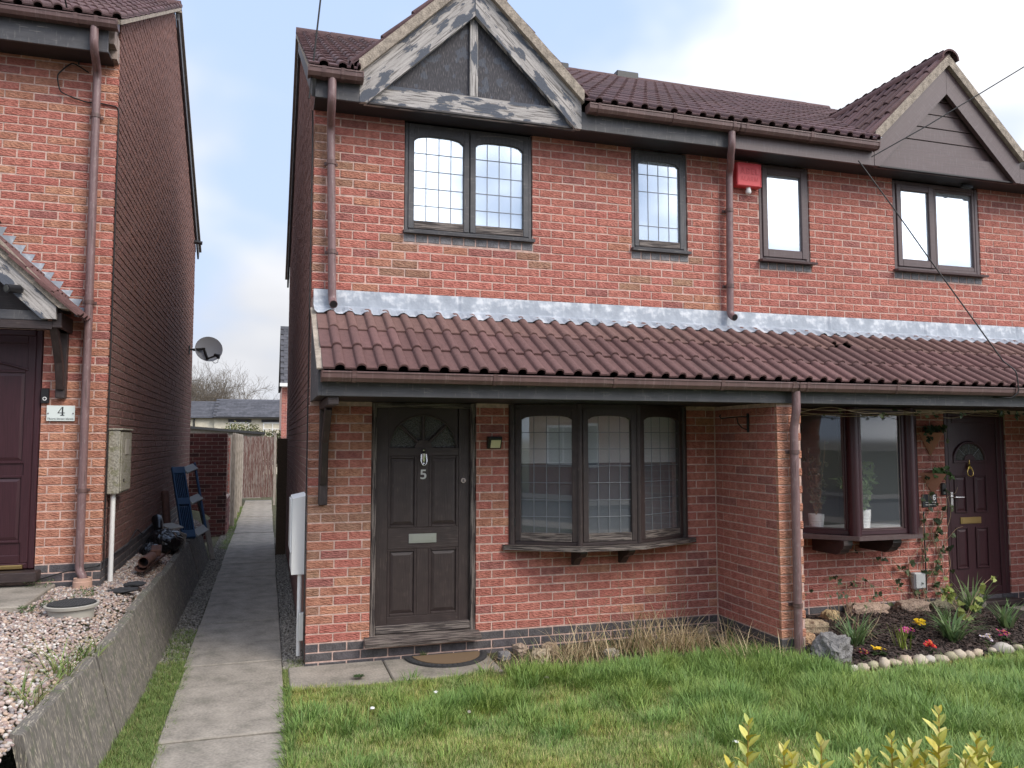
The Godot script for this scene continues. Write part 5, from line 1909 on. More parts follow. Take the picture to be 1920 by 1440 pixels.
	b.bb(DX4 + 0.112, DX4 + 0.117, 1.27, 1.30, -1.24, -1.21)
	part(t, "keyhole", b, M.black_plastic)
	b = MB.new()
	b.tube(PackedVector3Array([Vector3(DX4 + 0.045, 1.175, -1.13), Vector3(DX4 + 0.045, 0.40, -1.13)]), 0.022, 12)
	part(t, "supply_pipe", b, M.white_plastic)
	t = thing("meter_box", "white meter box with white pipe on the corner of number 5", "meter box", Vector3(0, 0.88, -0.3))
	b = MB.new()
	b.xf = Transform3D(Basis(), Vector3())
	b.prism(PackedVector2Array([Vector2(-0.115, 0.545), Vector2(-0.001, 0.545), Vector2(-0.001, 1.19), Vector2(-0.115, 1.165)]), -0.62, -0.10)
	part(t, "case", b, M.white_plastic)
	b = MB.new()
	b.bb(-0.128, -0.1155, 0.72, 1.15, -0.60, -0.13, 0.004)
	part(t, "lid", b, M.white_plastic)
	b = MB.new()
	b.tube(PackedVector3Array([Vector3(-0.045, 0.55, -0.14), Vector3(-0.045, -0.12, -0.14)]), 0.019, 12)
	part(t, "supply_pipe", b, M.white_plastic)
	b = MB.new()
	b.bb(-0.055, -0.005, 0.02, 0.24, -0.11, -0.035, 0.005)
	part(t, "junction_box", b, M.grey_plastic)
	# socket box by bay of 6
	t = thing("socket_box", "grey outdoor socket box low on the wall between bay and maroon door", "socket", Vector3(6.135, 0.2, 0.0))
	b = MB.new()
	b.bb(6.065, 6.205, 0.115, 0.285, 0.002, 0.07, 0.012)
	part(t, "case", b, M.grey_plastic)
	b = MB.new()
	b.bb(6.075, 6.195, 0.13, 0.275, 0.0705, 0.078, 0.004)
	part(t, "cover", b, M.grey_plastic)
	b = MB.new()
	for k in 2:
		b.tube(PackedVector3Array([Vector3(6.09 + 0.05 * k, 0.12, 0.03), Vector3(6.09 + 0.06 * k, 0.02, 0.04), Vector3(6.15 + 0.03 * k, -0.05 - 0.02 * k, 0.04), Vector3(6.24, -0.02 + 0.02 * k, 0.03), Vector3(6.26, 0.2, 0.02), Vector3(6.255, 0.9, 0.02)]), 0.007, 6)
	part(t, "flex", b, M.cable)
	# iron basket bracket on the wing wall
	t = thing("hanging_bracket", "black iron basket bracket, empty, high on the side of the wing wall", "bracket", Vector3(3.795, 1.8, 0.57))
	b = MB.new()
	b.bb(3.785, 3.798, 1.72, 1.89, 0.56, 0.585, 0.002)
	b.tube(PackedVector3Array([Vector3(3.79, 1.86, 0.572), Vector3(3.70, 1.858, 0.572), Vector3(3.60, 1.85, 0.572), Vector3(3.52, 1.84, 0.572), Vector3(3.505, 1.86, 0.572), Vector3(3.515, 1.875, 0.572)]), 0.006, 6)
	b.tube(PackedVector3Array([Vector3(3.79, 1.74, 0.572), Vector3(3.73, 1.76, 0.572), Vector3(3.69, 1.80, 0.572), Vector3(3.68, 1.85, 0.572)]), 0.005, 6)
	part(t, "iron", b, M.black_iron)
	# satellite dish at the far end of the flank
	t = thing("satellite_dish", "grey oval satellite dish on a black arm at the far end of the flank", "satellite dish", Vector3(DX4, 3.2, -8.2))
	b = MB.new()
	var cc := Vector3(-1.352, 3.245, -8.13)
	var face := Vector3(0.22, 0.16, 1.0).normalized()
	var sx := Vector3.UP.cross(face).normalized()
	var sy := face.cross(sx)
	var old := []
	for i in 7:
		var r := i / 6.0
		var ring := []
		for k in 33:
			var a := TAU * k / 32.0
			var p := cc + sx * cos(a) * r * 0.232 + sy * sin(a) * r * 0.225 + face * (0.045 * r * r)
			var n := (face - (sx * cos(a) + sy * sin(a)) * 0.4 * r).normalized()
			ring.append([p, n])
		if i > 0:
			for k in 32:
				b.trin(old[k][0], ring[k][0], ring[k + 1][0], old[k][1], ring[k][1], ring[k + 1][1])
				b.trin(old[k][0], ring[k + 1][0], old[k + 1][0], old[k][1], ring[k + 1][1], old[k + 1][1])
				b.quad(ring[k + 1][0] - face * 0.006, ring[k][0] - face * 0.006, old[k][0] - face * 0.006, old[k + 1][0] - face * 0.006)
		old = ring
	for k in 32:
		b.quad(old[k][0] - face * 0.006, old[k + 1][0] - face * 0.006, old[k + 1][0], old[k][0])
	part(t, "reflector", b, M.dish_grey)
	b = MB.new()
	b.bb(DX4, DX4 + 0.02, 3.16, 3.31, -8.24, -8.14, 0.002)
	b.bar(Vector3(DX4, 3.24, -8.19), Vector3(-1.38, 3.27, -8.19), 0.03, 0.03, 0.003)
	part(t, "wall_mount", b, M.black_iron)
	b = MB.new()
	b.bar(Vector3(-1.42, 3.235, -8.05), Vector3(-1.355, 3.06, -8.03), 0.04, 0.035, 0.003)
	b.bar(Vector3(-1.60, 3.225, -8.06), Vector3(-1.40, 3.245, -8.05), 0.03, 0.045, 0.003)
	b.bar(Vector3(-1.37, 3.07, -8.04), Vector3(-1.20, 3.10, -7.72), 0.025, 0.025, 0.003)
	part(t, "feed_arm", b, M.black_iron)
	b = MB.new()
	b.tube(PackedVector3Array([Vector3(-1.22, 3.115, -7.76), Vector3(-1.17, 3.10, -7.72)]), 0.03, 12)
	b.bar(Vector3(-1.165, 3.12, -7.72), Vector3(-1.16, 3.05, -7.70), 0.05, 0.05, 0.006)
	part(t, "feed_horn", b, M.black_plastic)
	b = MB.new()
	b.tube(PackedVector3Array([Vector3(-1.16, 3.05, -7.70), Vector3(-1.17, 2.985, -7.72), Vector3(-1.22, 2.975, -7.8), Vector3(-1.30, 3.05, -7.95)]), 0.005, 6)
	part(t, "dish_cable", b, M.grey_plastic)
	# overhead and dropped wires
	wire("overhead_wire", "thin black overhead wire rising from the left eaves bracket of number 5", [Vector3(-0.06, 4.40, 0.33), Vector3(0.02, 5.3, 0.40), Vector3(0.12, 6.4, 0.55)], 0.008)
	wire("overhead_wire", "thin black overhead wire running down to the porch of number 4", [Vector3(-2.0, 4.99, -0.93), Vector3(-2.02, 5.2, -0.72), Vector3(-2.07, 5.9, 0.3)], 0.007)
	wire("overhead_wire", "long thin overhead wire crossing the clean gable to the upper right sky", [Vector3(5.38, 4.47, 0.42), Vector3(5.9, 4.78, 0.62), Vector3(6.8, 5.36, 0.95), Vector3(8.0, 6.10, 1.45)], 0.006)
	wire("dropped_cable", "thin cable slanting from the eaves of number 6 down over the canopy tiles", [Vector3(5.29, 4.45, 0.34), Vector3(5.53, 3.94, 0.52), Vector3(5.77, 3.42, 0.69), Vector3(6.01, 2.90, 0.87), Vector3(6.24, 2.40, 1.04), Vector3(6.27, 2.28, 1.15), Vector3(6.29, 2.10, 1.15), Vector3(6.23, 2.04, 1.12), Vector3(6.12, 2.05, 1.03)], 0.0065)
	wire("black_cable", "black cable clipped down the corner of number 5", [Vector3(-0.02, 4.42, 0.05), Vector3(-0.012, 4.2, 0.01), Vector3(-0.012, 3.2, 0.006), Vector3(-0.012, 2.1, 0.008), Vector3(-0.012, 1.2, 0.006), Vector3(-0.012, 0.9, 0.0), Vector3(-0.012, -0.12, 0.004)], 0.006)
	wire("black_cable", "black cable looped on the brickwork and running down the corner of number 4", [Vector3(-1.92, 4.93, DZ4 + 0.012), Vector3(-2.05, 4.99, DZ4 + 0.03), Vector3(-2.16, 4.87, DZ4 + 0.03), Vector3(-2.13, 4.72, DZ4 + 0.03), Vector3(-1.95, 4.66, DZ4 + 0.02), Vector3(-1.80, 4.66, DZ4 + 0.012), Vector3(-1.70, 4.65, DZ4 + 0.01), Vector3(-1.672, 4.62, DZ4 + 0.0), Vector3(-1.67, 4.4, DZ4 - 0.01), Vector3(-1.668, 3.0, DZ4 - 0.02), Vector3(-1.668, 2.0, DZ4 - 0.02), Vector3(-1.668, 1.2, DZ4 - 0.03), Vector3(-1.668, 0.75, DZ4 - 0.03), Vector3(-1.668, 0.62, DZ4 - 0.05), Vector3(-1.66, 0.5, DZ4 - 0.02)], 0.006)
	wire("black_cable", "black cable strung along the foot of the flank above the gravel", [Vector3(-2.2, 0.46, DZ4 + 0.03), Vector3(-1.95, 0.53, DZ4 + 0.03), Vector3(-1.7, 0.57, DZ4 + 0.02), Vector3(-1.66, 0.60, DZ4 - 0.4), Vector3(-1.66, 0.585, DZ4 - 1.2), Vector3(-1.66, 0.68, DZ4 - 1.8), Vector3(-1.66, 0.585, DZ4 - 2.3), Vector3(-1.66, 0.66, DZ4 - 3.6), Vector3(-1.66, 0.62, DZ4 - 6.0)], 0.006)

func wire(called: String, label: String, pts: Array, r: float) -> void:
	var c := Curve3D.new()
	for i in pts.size():
		var p: Vector3 = pts[i]
		var a: Vector3 = pts[maxi(i - 1, 0)]
		var e: Vector3 = pts[mini(i + 1, pts.size() - 1)]
		var tn := (e - a) / 6.0
		if tn.length() > (e - p).length() * 0.4 and i < pts.size() - 1: tn = tn.normalized() * (e - p).length() * 0.35
		c.add_point(p, -tn * 0.6, tn * 0.6)
	c.bake_interval = 0.05
	var b := MB.new()
	b.tube(c.tessellate(4, 3), r, 6)
	var at: Vector3 = pts[0]
	solo(called, b, M.cable, label, "cable", at)

# ---------------------------------------------------------------- the ground and the alley
const GY := -0.17

func bumpy(b: MB, x0: float, x1: float, z0: float, z1: float, nx: int, nz: int, f: Callable) -> void:
	for i in nx:
		for j in nz:
			var q := []
			for k in [[0, 1], [1, 1], [1, 0], [0, 0]]:
				var x := lerpf(x0, x1, float(i + k[0]) / nx)
				var z := lerpf(z0, z1, float(j + k[1]) / nz)
				q.append(Vector3(x, f.call(x, z), z))
			b.quad(q[0], q[1], q[2], q[3])

var lump: FastNoiseLite
func lawn_y(x: float, z: float) -> float:
	return GY - 0.012 + 0.035 * lump.get_noise_2d(x * 1.2, z * 1.2) + 0.02 * smoothstep(1.2, 2.5, z)

func gravel_y(x: float, z: float) -> float:
	# falls from the house wall to the retaining wall
	var t := clampf((x + 1.72) / 0.42, 0.0, 1.0)
	var far := lerpf(0.40, 0.24, t * t)
	if x < -1.72: far = 0.40
	return far + 0.012 * lump.get_noise_2d(x * 3, z * 3)

func wall_x(z: float, top: bool) -> float:
	if z < 0.6: return -1.275 if top else -1.135
	var k := z - 0.6
	return (-1.275 - 0.035 * k) if top else (-1.135 - 0.045 * k)

func pebble_mesh(k: int, s: int) -> ArrayMesh:
	var b := MB.new()
	b.stone(Vector3(), Vector3(1, 0.62, 0.8), 0.35, k * 7 + 3, s)
	return b.mesh()

func ground() -> void:
	lump = FastNoiseLite.new()
	lump.seed = 5
	lump.frequency = 0.6
	var b := MB.new()
	b.face(Vector3(-300, GY - 0.30, 120), Vector3(300, GY - 0.30, 120), Vector3(300, GY - 0.30, -400), Vector3(-300, GY - 0.30, -400))
	setting("ground", b, M.soil)
	b = MB.new()
	bumpy(b, -0.165, 8.6, 0.2, 8.0, 60, 50, func(x, z): return lawn_y(x, z))
	bumpy(b, -1.30, -0.9, -20.0, 8.0, 3, 60, func(x, z): return GY - 0.02 + 0.01 * lump.get_noise_2d(x * 3, z * 3))
	bumpy(b, -0.19, 0.0, -20.0, 0.0, 2, 50, func(x, z): return GY - 0.035 + 0.01 * lump.get_noise_2d(x * 3, z * 3))
	bumpy(b, -0.02, 4.2, -0.05, 1.0, 26, 8, func(x, z): return GY - 0.02 + 0.03 * smoothstep(1.5, 2.6, x) + 0.012 * lump.get_noise_2d(x * 4, z * 4))
	bumpy(b, -6.0, -1.12, 2.5, 8.0, 20, 14, func(x, z): return GY - 0.02 + 0.02 * lump.get_noise_2d(x * 2, z * 2))
	setting("soil_bed", b, M.soil)
	# path of concrete slabs, each one lifted or dipped a little
	var path := Node3D.new()
	path.name = "path"
	add_child(path)
	path.set_meta("kind", "structure")
	var js := [8.0, 6.2, 4.7, 3.1, 1.47, 0.40, -0.22, -1.75, -3.25, -4.5, -5.07, -5.72, -6.34, -8.23, -9.77, -11.5, -13.2, -15.0, -16.8, -18.6]
	for i in js.size() - 1:
		var z1: float = js[i] - 0.006
		var z0: float = js[i + 1] + 0.006
		var s := MB.new()
		var w := -0.172 + rr(-0.006, 0.006)
		var l := -0.925 + rr(-0.012, 0.012)
		s.box(Vector3((w + l) / 2, GY - 0.03 + rr(-0.006, 0.006), (z0 + z1) / 2), Vector3(w - l, 0.08, z1 - z0), 0.008, Basis.from_euler(Vector3(rr(-0.002, 0.002), 0, rr(-0.004, 0.004))))
		part(path, "paving_slab", s, M.paving)
	for q in [[-0.13, 0.62, 0.02, 0.62], [0.63, 1.50, 0.03, 0.61]]:
		var s := MB.new()
		s.bb(q[0], q[1], GY - 0.06, GY + 0.004 + rr(-0.003, 0.003), q[2], q[3], 0.008)
		part(path, "paving_slab", s, M.paving)
	var yd := MB.new()
	yd.bb(-3.4, -2.02, 0.30, 0.435, -0.93, 0.03, 0.01)
	part(path, "paving_slab", yd, M.paving)
	# street behind the camera, seen only in the glass
	b = MB.new()
	b.face(Vector3(-40, GY - 0.02, 8.9), Vector3(40, GY - 0.02, 8.9), Vector3(40, GY - 0.02, 8.0), Vector3(-40, GY - 0.02, 8.0))
	b.bb(-40, 40, GY - 0.15, GY - 0.015, 8.9, 9.02, 0.01)
	b.bb(-40, 40, GY - 0.15, GY - 0.015, 14.6, 16.2, 0.01)
	setting("pavement", b, M.paving)
	b = MB.new()
	b.face(Vector3(-60, GY - 0.13, 14.6), Vector3(60, GY - 0.13, 14.6), Vector3(60, GY - 0.13, 9.0), Vector3(-60, GY - 0.13, 9.0))
	setting("road", b, M.asphalt)
	# raised gravel front of number 4
	b = MB.new()
	bumpy(b, -6.0, -1.72, -0.96, 3.6, 30, 30, func(x, z): return gravel_y(x, z) - 0.02)
	bumpy(b, -1.72, -1.30, -9.0, 0.6, 6, 46, func(x, z): return gravel_y(x, z) - 0.02)
	bumpy(b, -1.72, -1.40, 0.6, 3.6, 6, 16, func(x, z): return gravel_y(x, z) - 0.02)
	setting("gravel_bed", b, M.soil)
	# pebbles
	var tones := [Color(0.50, 0.38, 0.34), Color(0.60, 0.50, 0.47), Color(0.38, 0.27, 0.26), Color(0.45, 0.33, 0.29), Color(0.68, 0.63, 0.61), Color(0.33, 0.29, 0.30), Color(0.53, 0.39, 0.31)]
	for v in 3:
		var tr := []
		var cl := PackedColorArray()
		for i in 12500:
			var x := 0.0
			var z := 0.0
			if rng.randf() < 0.74:
				x = rr(-3.6, -1.30)
				z = rr(-0.92, 3.3)
				if x < -2.02 and z < 0.03: continue
			else:
				x = rr(-1.67, -1.28)
				z = -0.95 - 6.5 * pow(rng.randf(), 1.5)
			if x > wall_x(z, true) - 0.03: continue
			var s := rr(0.007, 0.0155) * (1.2 if z > 1.4 else 1.0)
			tr.append(Transform3D(Basis.from_euler(Vector3(rr(-0.5, 0.5), rr(0, TAU), rr(-0.5, 0.5))).scaled_local(Vector3.ONE * s), Vector3(x, gravel_y(x, z) + rr(-0.008, 0.006), z)))
			cl.append(tones[rng.randi() % 7] * Color(0.86, 0.86, 0.82) * rr(0.7, 1.2))
		multi(self, "gravel", pebble_mesh(v, 3), M.pebble, tr, cl)
	# grey shingle strips beside the path
	for v in 2:
		var tr := []
		var cl := PackedColorArray()
		for i in 7500:
			var x := 0.0
			var z := 0.0
			if rng.randf() < 0.45:
				x = rr(-0.165, -0.004)
				z = -9.0 * pow(rng.randf(), 1.5) + 0.02
			else:
				x = rr(-1.15, -0.94)
				z = 0.3 - 11.0 * pow(rng.randf(), 1.3)
			var s := rr(0.006, 0.013)
			tr.append(Transform3D(Basis.from_euler(Vector3(rr(-0.5, 0.5), rr(0, TAU), rr(-0.5, 0.5))).scaled_local(Vector3.ONE * s), Vector3(x, GY - 0.012 + rr(-0.006, 0.006), z)))
			cl.append(Color(0.24, 0.22, 0.19) * rr(0.5, 1.5))
		multi(self, "shingle", pebble_mesh(v + 5, 2), M.pebble, tr, cl)
	retaining_wall()
	alley()

func retaining_wall() -> void:
	var w := thing("retaining_wall", "leaning grey concrete retaining wall of upright slabs along the path", "wall", Vector3(-1.2, GY, -2.0))
	var zs := [2.62, 1.70, 1.235, -0.01, -0.92, -1.83, -2.74, -3.65, -4.56, -5.47, -6.3]
	for i in zs.size() - 1:
		var z1: float = zs[i] - 0.006
		var z0: float = zs[i + 1] + 0.006
		var b := MB.new()
		var k := int(ceil((z1 - z0) / 0.3))
		var yt := 0.32 + rr(-0.012, 0.012) + (0.03 if i == 3 else 0.0)
		var lean := rr(-0.008, 0.008)
		for j in k:
			var za := lerpf(z0, z1, float(j) / k)
			var zb := lerpf(z0, z1, float(j + 1) / k)
			var A0 := Vector3(wall_x(za, false), GY - 0.2, za)
			var B0 := Vector3(wall_x(zb, false), GY - 0.2, zb)
			var A1 := Vector3(wall_x(za, true) + lean, yt, za)
			var B1 := Vector3(wall_x(zb, true) + lean, yt, zb)
			# the foot goes on down along the same slope
			A0.x += 0.05
			B0.x += 0.05
			var e := 0.008
			var t := Vector3(-0.052, 0.012, 0)
			b.face(B0, A0, A1 - Vector3(0, e, 0), B1 - Vector3(0, e, 0))
			b.face(B1 - Vector3(0, e, 0), A1 - Vector3(0, e, 0), A1 - Vector3(e, 0, 0), B1 - Vector3(e, 0, 0))
			b.face(B1 - Vector3(e, 0, 0), A1 - Vector3(e, 0, 0), A1 + t, B1 + t)
			b.face(A0 + t, B0 + t, B1 + t, A1 + t)
			if j == k - 1: b.quad(B0 + t, B0, B1, B1 + t)
			if j == 0: b.quad(A0, A0 + t, A1 + t, A1)
		part(w, "slab", b, M.board_concrete)
	# sleeper end at the bottom left
	var s := MB.new()
	s.bar(Vector3(-1.475, 0.115, 2.66), Vector3(-2.9, 0.13, 2.95), 0.20, 0.20, 0.01)
	solo("timber_sleeper", s, M.brown_wood, "timber sleeper edging the gravel at the near end of the concrete wall", "sleeper", Vector3(-2.0, 0.05, 2.6))

func plank(b: MB, a: Vector3, e: Vector3, w: float, t: float) -> void:
	b.bar(a, e, w, t, 0.006)

func alley() -> void:
	# brick garden wall at the end of number 4
	var g := thing("garden_wall", "dark red brick garden wall end at the far end of the alley", "wall", Vector3(-1.4, GY, -9.6))
	var b := MB.new()
	b.bb(-1.9, -1.072, -0.3, 1.79, -9.80, -9.606)
	b.bb(-1.20, -1.056, -0.3, 0.55, -11.6, -9.80)
	b.bb(-1.24, -1.07, -0.3, 1.74, -10.9, -10.62)
	var body := part(g, "core", b, M.old_mortar)
	var list := []
	lay(list, Transform3D(Basis(), Vector3(-1.9, -0.24, -9.6)), 0.0, 0.835, 0.0, 27 * CH, [], "old")
	lay(list, Transform3D(Basis(Vector3(0, 0, -1), Vector3(0, 1, 0), Vector3(1, 0, 0)), Vector3(-1.065, -0.24, -9.6)), 0.038, 0.20, 0.0, 27 * CH, [], "old")
	lay(list, Transform3D(Basis(Vector3(0, 0, -1), Vector3(0, 1, 0), Vector3(1, 0, 0)), Vector3(-1.05, -0.24, -9.8)), 0.0, 1.8, 0.0, 10 * CH, [], "old")
	lay(list, Transform3D(Basis(Vector3(0, 0, -1), Vector3(0, 1, 0), Vector3(1, 0, 0)), Vector3(-1.063, -0.24, -10.62)), 0.0, 0.28, 0.0, 26 * CH, [], "red")
	place_bricks(body, list, 130)
	# weathered fence on the left, boards upright
	var f := thing("wooden_fence", "pale weathered upright board fence on the left of the alley", "fence", Vector3(-1.05, GY, -15.0))
	for i in 42:
		var z := -11.0 - i * 0.17
		var p := MB.new()
		p.box(Vector3(-1.06 + 0.012 * (i % 2), 0.80 + rr(-0.015, 0.015), z), Vector3(0.02, 1.9, 0.165), 0.004, Basis(Vector3(0, 1, 0), rr(-0.05, 0.05)))
		part(f, "board", p, M.grey_wood)
	for z: float in [-11.2, -12.9, -14.7, -16.4]:
		var p := MB.new()
		p.bb(-1.035, -0.965, -0.3, 1.80, z - 0.04, z + 0.04, 0.006)
		part(f, "post", p, M.grey_wood)
	# gate
	f = thing("wooden_gate", "flaking red upright board gate closing the end of the alley", "gate", Vector3(-0.55, GY, -18.3))
	var x := -1.0
	while x < -0.1:
		var p := MB.new()
		var w := rr(0.085, 0.11)
		p.bb(x, x + w - 0.006, -0.06, 1.76 + rr(-0.015, 0.015), -18.33, -18.30, 0.004)
		part(f, "board", p, M.fence_wood)
		x += w
	for y: float in [0.25, 0.9, 1.55]:
		var rl := MB.new()
		rl.bb(-1.0, -0.1, y, y + 0.09, -18.37, -18.335)
		part(f, "rail", rl, M.grey_wood)
	var ps := MB.new()
	ps.bb(-0.14, -0.075, -0.3, 1.83, -17.2, -17.1, 0.006)
	ps.bb(-0.16, -0.055, 1.83, 1.86, -17.22, -17.08, 0.006)
	solo("gate_post", ps, M.grey_wood, "pale narrow post at the right of the red gate", "post", Vector3(-0.11, GY, -17.15))
	ps = MB.new()
	ps.bb(-0.165, -0.012, -0.3, 1.68, -6.72, -6.62, 0.008)
	solo("timber_post", ps, M.brown_wood, "thick brown timber post against the flank of number 5", "post", Vector3(-0.09, GY, -6.67))
	junk()

func junk() -> void:
	# blue step ladder leaning on the flank, feet to the right
	var t := thing("ladder", "blue and grey plastic step frame leaning on the dark flank", "ladder", Vector3(-1.35, 0.3, -5.5))
	var A := Vector3(-1.52, 1.27, -5.30)   # top
	var B := Vector3(-1.30, 0.34, -4.75)   # foot
	var dir := (B - A).normalized()
	var out := Vector3(0.35, 0.12, 0.93)
	out = (out - dir * out.dot(dir)).normalized()
	var side := dir.cross(out)
	var L := (B - A).length()
	var bs := Basis(side, dir, out)
	for s in [-1.0, 1.0]:
		var b := MB.new()
		b.box(A + dir * L / 2 + side * s * 0.075, Vector3(0.024, L, 0.06), 0.006, bs)
		part(t, "stile", b, M.ladder_blue if s > 0 else M.ladder_blue)
	for k in 3:
		var b := MB.new()
		b.box(A + dir * (0.06 + k * (L - 0.12) / 2.0), Vector3(0.172, 0.11, 0.065), 0.008, bs)
		part(t, "step", b, M.ladder_blue)
	for k in 2:
		for r in 5:
			var b := MB.new()
			b.box(A + dir * (L * (0.27 + 0.47 * k)) + side * (-0.046 + 0.023 * r), Vector3(0.012, L * 0.36, 0.045), 0.004, bs)
			part(t, "rib", b, M.ladder_blue)
	# the hinged rear frame, seen edge on to the right of the steps
	var w := Vector3(0.115, 0.05, -0.27)
	var E0 := A + side * 0.086 * signf(side.x)
	var fr := MB.new()
	fr.bar(E0 + w, E0 + w + dir * L * 0.97, 0.028, 0.04, 0.004)
	part(t, "back_stile", fr, M.ladder_blue)
	for k in 3:
		var p := E0 + dir * (0.06 + k * (L - 0.12) / 2.0)
		var b := MB.new()
		b.bar(p, p + w, 0.11, 0.03, 0.004, out)
		part(t, "tread", b, M.ladder_grey)
	# black bag
	var b := MB.new()
	var fn := FastNoiseLite.new()
	fn.seed = 12
	fn.frequency = 1.0
	fn.fractal_type = FastNoiseLite.FRACTAL_RIDGED
	for q in [[Vector3(-1.46, 0.45, -3.55), Vector3(0.20, 0.15, 0.30), 0.5], [Vector3(-1.56, 0.40, -3.05), Vector3(0.11, 0.10, 0.20), 0.5]]:
		var nu := 40
		var nv := 22
		for i in nu:
			for j in nv:
				var vs := []
				var ns := []
				for k in [[0, 0], [1, 0], [1, 1], [0, 1]]:
					var a: float = TAU * (i + k[0]) / nu
					var e: float = PI * (j + k[1]) / nv - PI / 2
					var p := Vector3(cos(a) * cos(e), sin(e), sin(a) * cos(e))
					var r: float = 0.92 + 0.15 * fn.get_noise_3d(p.x * 1.1, p.y * 0.6, p.z * 1.1) + 0.045 * fn.get_noise_3d(p.x * 3.5, p.y * 1.8, p.z * 3.5)
					vs.append(q[0] + p * r * q[1])
				b.quad(vs[0], vs[3], vs[2], vs[1])
	b.tube(PackedVector3Array([Vector3(-1.58, 0.54, -3.95), Vector3(-1.60, 0.62, -4.05), Vector3(-1.63, 0.66, -4.15)]), 0.05, 8, 0.07)
	solo("rubbish_bag", b, M.bag_plastic, "black plastic rubbish bag lying on the gravel against the dark flank", "bag", Vector3(-1.5, 0.3, -3.5))
	# boards
	b = MB.new()
	plank(b, Vector3(-1.66, 0.50, -4.35), Vector3(-1.27, 0.40, -3.95), 0.02, 0.18)
	solo("loose_board", b, M.grey_wood, "pale grey board lying on edge behind the black bag", "board", Vector3(-1.45, 0.45, -4.1))
	b = MB.new()
	b.box(Vector3(-1.52, 0.545, -4.35), Vector3(0.26, 0.02, 0.35), 0.004, Basis.from_euler(Vector3(0.08, 0.5, 0.05)))
	solo("loose_board", b, M.cream_plastic, "flat pale offcut lying between ladder and black bag", "board", Vector3(-1.5, 0.5, -4.5))
	b = MB.new()
	plank(b, Vector3(-1.215, 0.42, -6.45), Vector3(-1.085, -0.17, -6.30), 0.085, 0.03)
	solo("leaning_plank", b, M.grey_wood, "narrow grey plank leaning at the far end of the concrete wall", "board", Vector3(-1.15, -0.17, -6.4))
	b = MB.new()
	b.tube(PackedVector3Array([Vector3(-1.64, 0.95, -5.0), Vector3(-1.56, 0.35, -4.75)]), 0.05, 12)
	solo("rusty_tube", b, M.rust, "rusty brown tube standing behind the blue ladder", "pipe", Vector3(-1.58, 0.35, -4.8))
	b = MB.new()
	b.tube(PackedVector3Array([Vector3(-1.30, 0.85, -5.9), Vector3(-1.20, 0.50, -5.7), Vector3(-1.15, 0.36, -5.6), Vector3(-1.20, 0.30, -5.55)]), 0.025, 8)
	solo("black_hose", b, M.black_rubber, "black bent hose end hanging beside the blue ladder", "hose", Vector3(-1.2, 0.3, -5.6))
	# rusty gutter pieces
	b = MB.new()
	var s0 := Vector3(-1.455, 0.39, -1.62)
	var s1 := Vector3(-1.37, 0.40, -2.75)
	var dd := (s1 - s0).normalized()
	var sd := dd.cross(Vector3.UP)
	for i in 8:
		var a0 := PI + PI * i / 8.0
		var a1 := PI + PI * (i + 1) / 8.0
		var p0 := sd * cos(a0) * 0.06 + Vector3.UP * (sin(a0) * 0.045 + 0.05)
		var p1 := sd * cos(a1) * 0.06 + Vector3.UP * (sin(a1) * 0.045 + 0.05)
		b.quad(s0 + p0, s0 + p1, s1 + p1, s1 + p0)
		b.quad(s0 + p0 * 0.95, s1 + p0 * 0.95, s1 + p1 * 0.95, s0 + p1 * 0.95)
		b.quad(s0 + p1, s0 + p0, s0 + p0 * 0.95, s0 + p1 * 0.95)
	solo("gutter_offcut", b, M.rust, "rusty brown length of gutter lying on the gravel", "gutter", Vector3(-1.4, 0.38, -2.2))
	b = MB.new()
	var seg := 16
	for k in seg:
		var a0 := TAU * k / seg
		var a1 := TAU * (k + 1) / seg
		var c0 := sd * cos(a0) + Vector3.UP * sin(a0)
		var c1 := sd * cos(a1) + Vector3.UP * sin(a1)
		var o := s0 + dd * 0.06 + Vector3(0.01, 0.085, 0)
		var e := o + dd * 0.36
		b.trin(o + c0 * 0.052, e + c1 * 0.052, o + c1 * 0.052, c0, c1, c1)
		b.trin(o + c0 * 0.052, e + c0 * 0.052, e + c1 * 0.052, c0, c0, c1)
		b.quad(o + c0 * 0.046, o + c1 * 0.046, e + c1 * 0.046, e + c0 * 0.046)
		b.quad(o + c1 * 0.052, o + c1 * 0.046, o + c0 * 0.046, o + c0 * 0.052)
	b.bar(s0 + dd * 0.55 + Vector3(0.02, 0.10, 0), s0 + dd * 0.8 + Vector3(-0.02, 0.12, 0), 0.10, 0.07, 0.008)
	solo("pipe_offcut", b, M.rust, "short rusty brown pipe lying in the gutter length on the gravel", "pipe", Vector3(-1.42, 0.42, -1.8))
	# plastic inspection chamber with a broken grid
	t = thing("drain_cover", "round cream plastic drain chamber with black grid lid in the gravel", "drain cover", Vector3(-1.655, 0.40, 0.23))
	b = MB.new()
	b.lathe(PackedVector2Array([Vector2(0.145, -0.06), Vector2(0.150, 0.02), Vector2(0.176, 0.032), Vector2(0.180, 0.052), Vector2(0.165, 0.056), Vector2(0.160, 0.044), Vector2(0.0, 0.044)]), 30, Vector3(-1.655, 0.415, 0.23))
	part(t, "rim", b, M.cream_plastic)
	b = MB.new()
	b.lathe(PackedVector2Array([Vector2(0.158, 0.046), Vector2(0.158, 0.057), Vector2(0.0, 0.059)]), 30, Vector3(-1.655, 0.415, 0.23))
	for i in 15:
		var d := -0.147 + 0.021 * i
		var hl := sqrt(maxf(0.0, 0.152 * 0.152 - d * d))
		b.box(Vector3(-1.655 + d, 0.477, 0.23), Vector3(0.008, 0.008, hl * 2), 0.002)
		b.box(Vector3(-1.655, 0.4765, 0.23 + d), Vector3(hl * 2, 0.008, 0.008), 0.002)
	part(t, "lid", b, M.black_rubber)
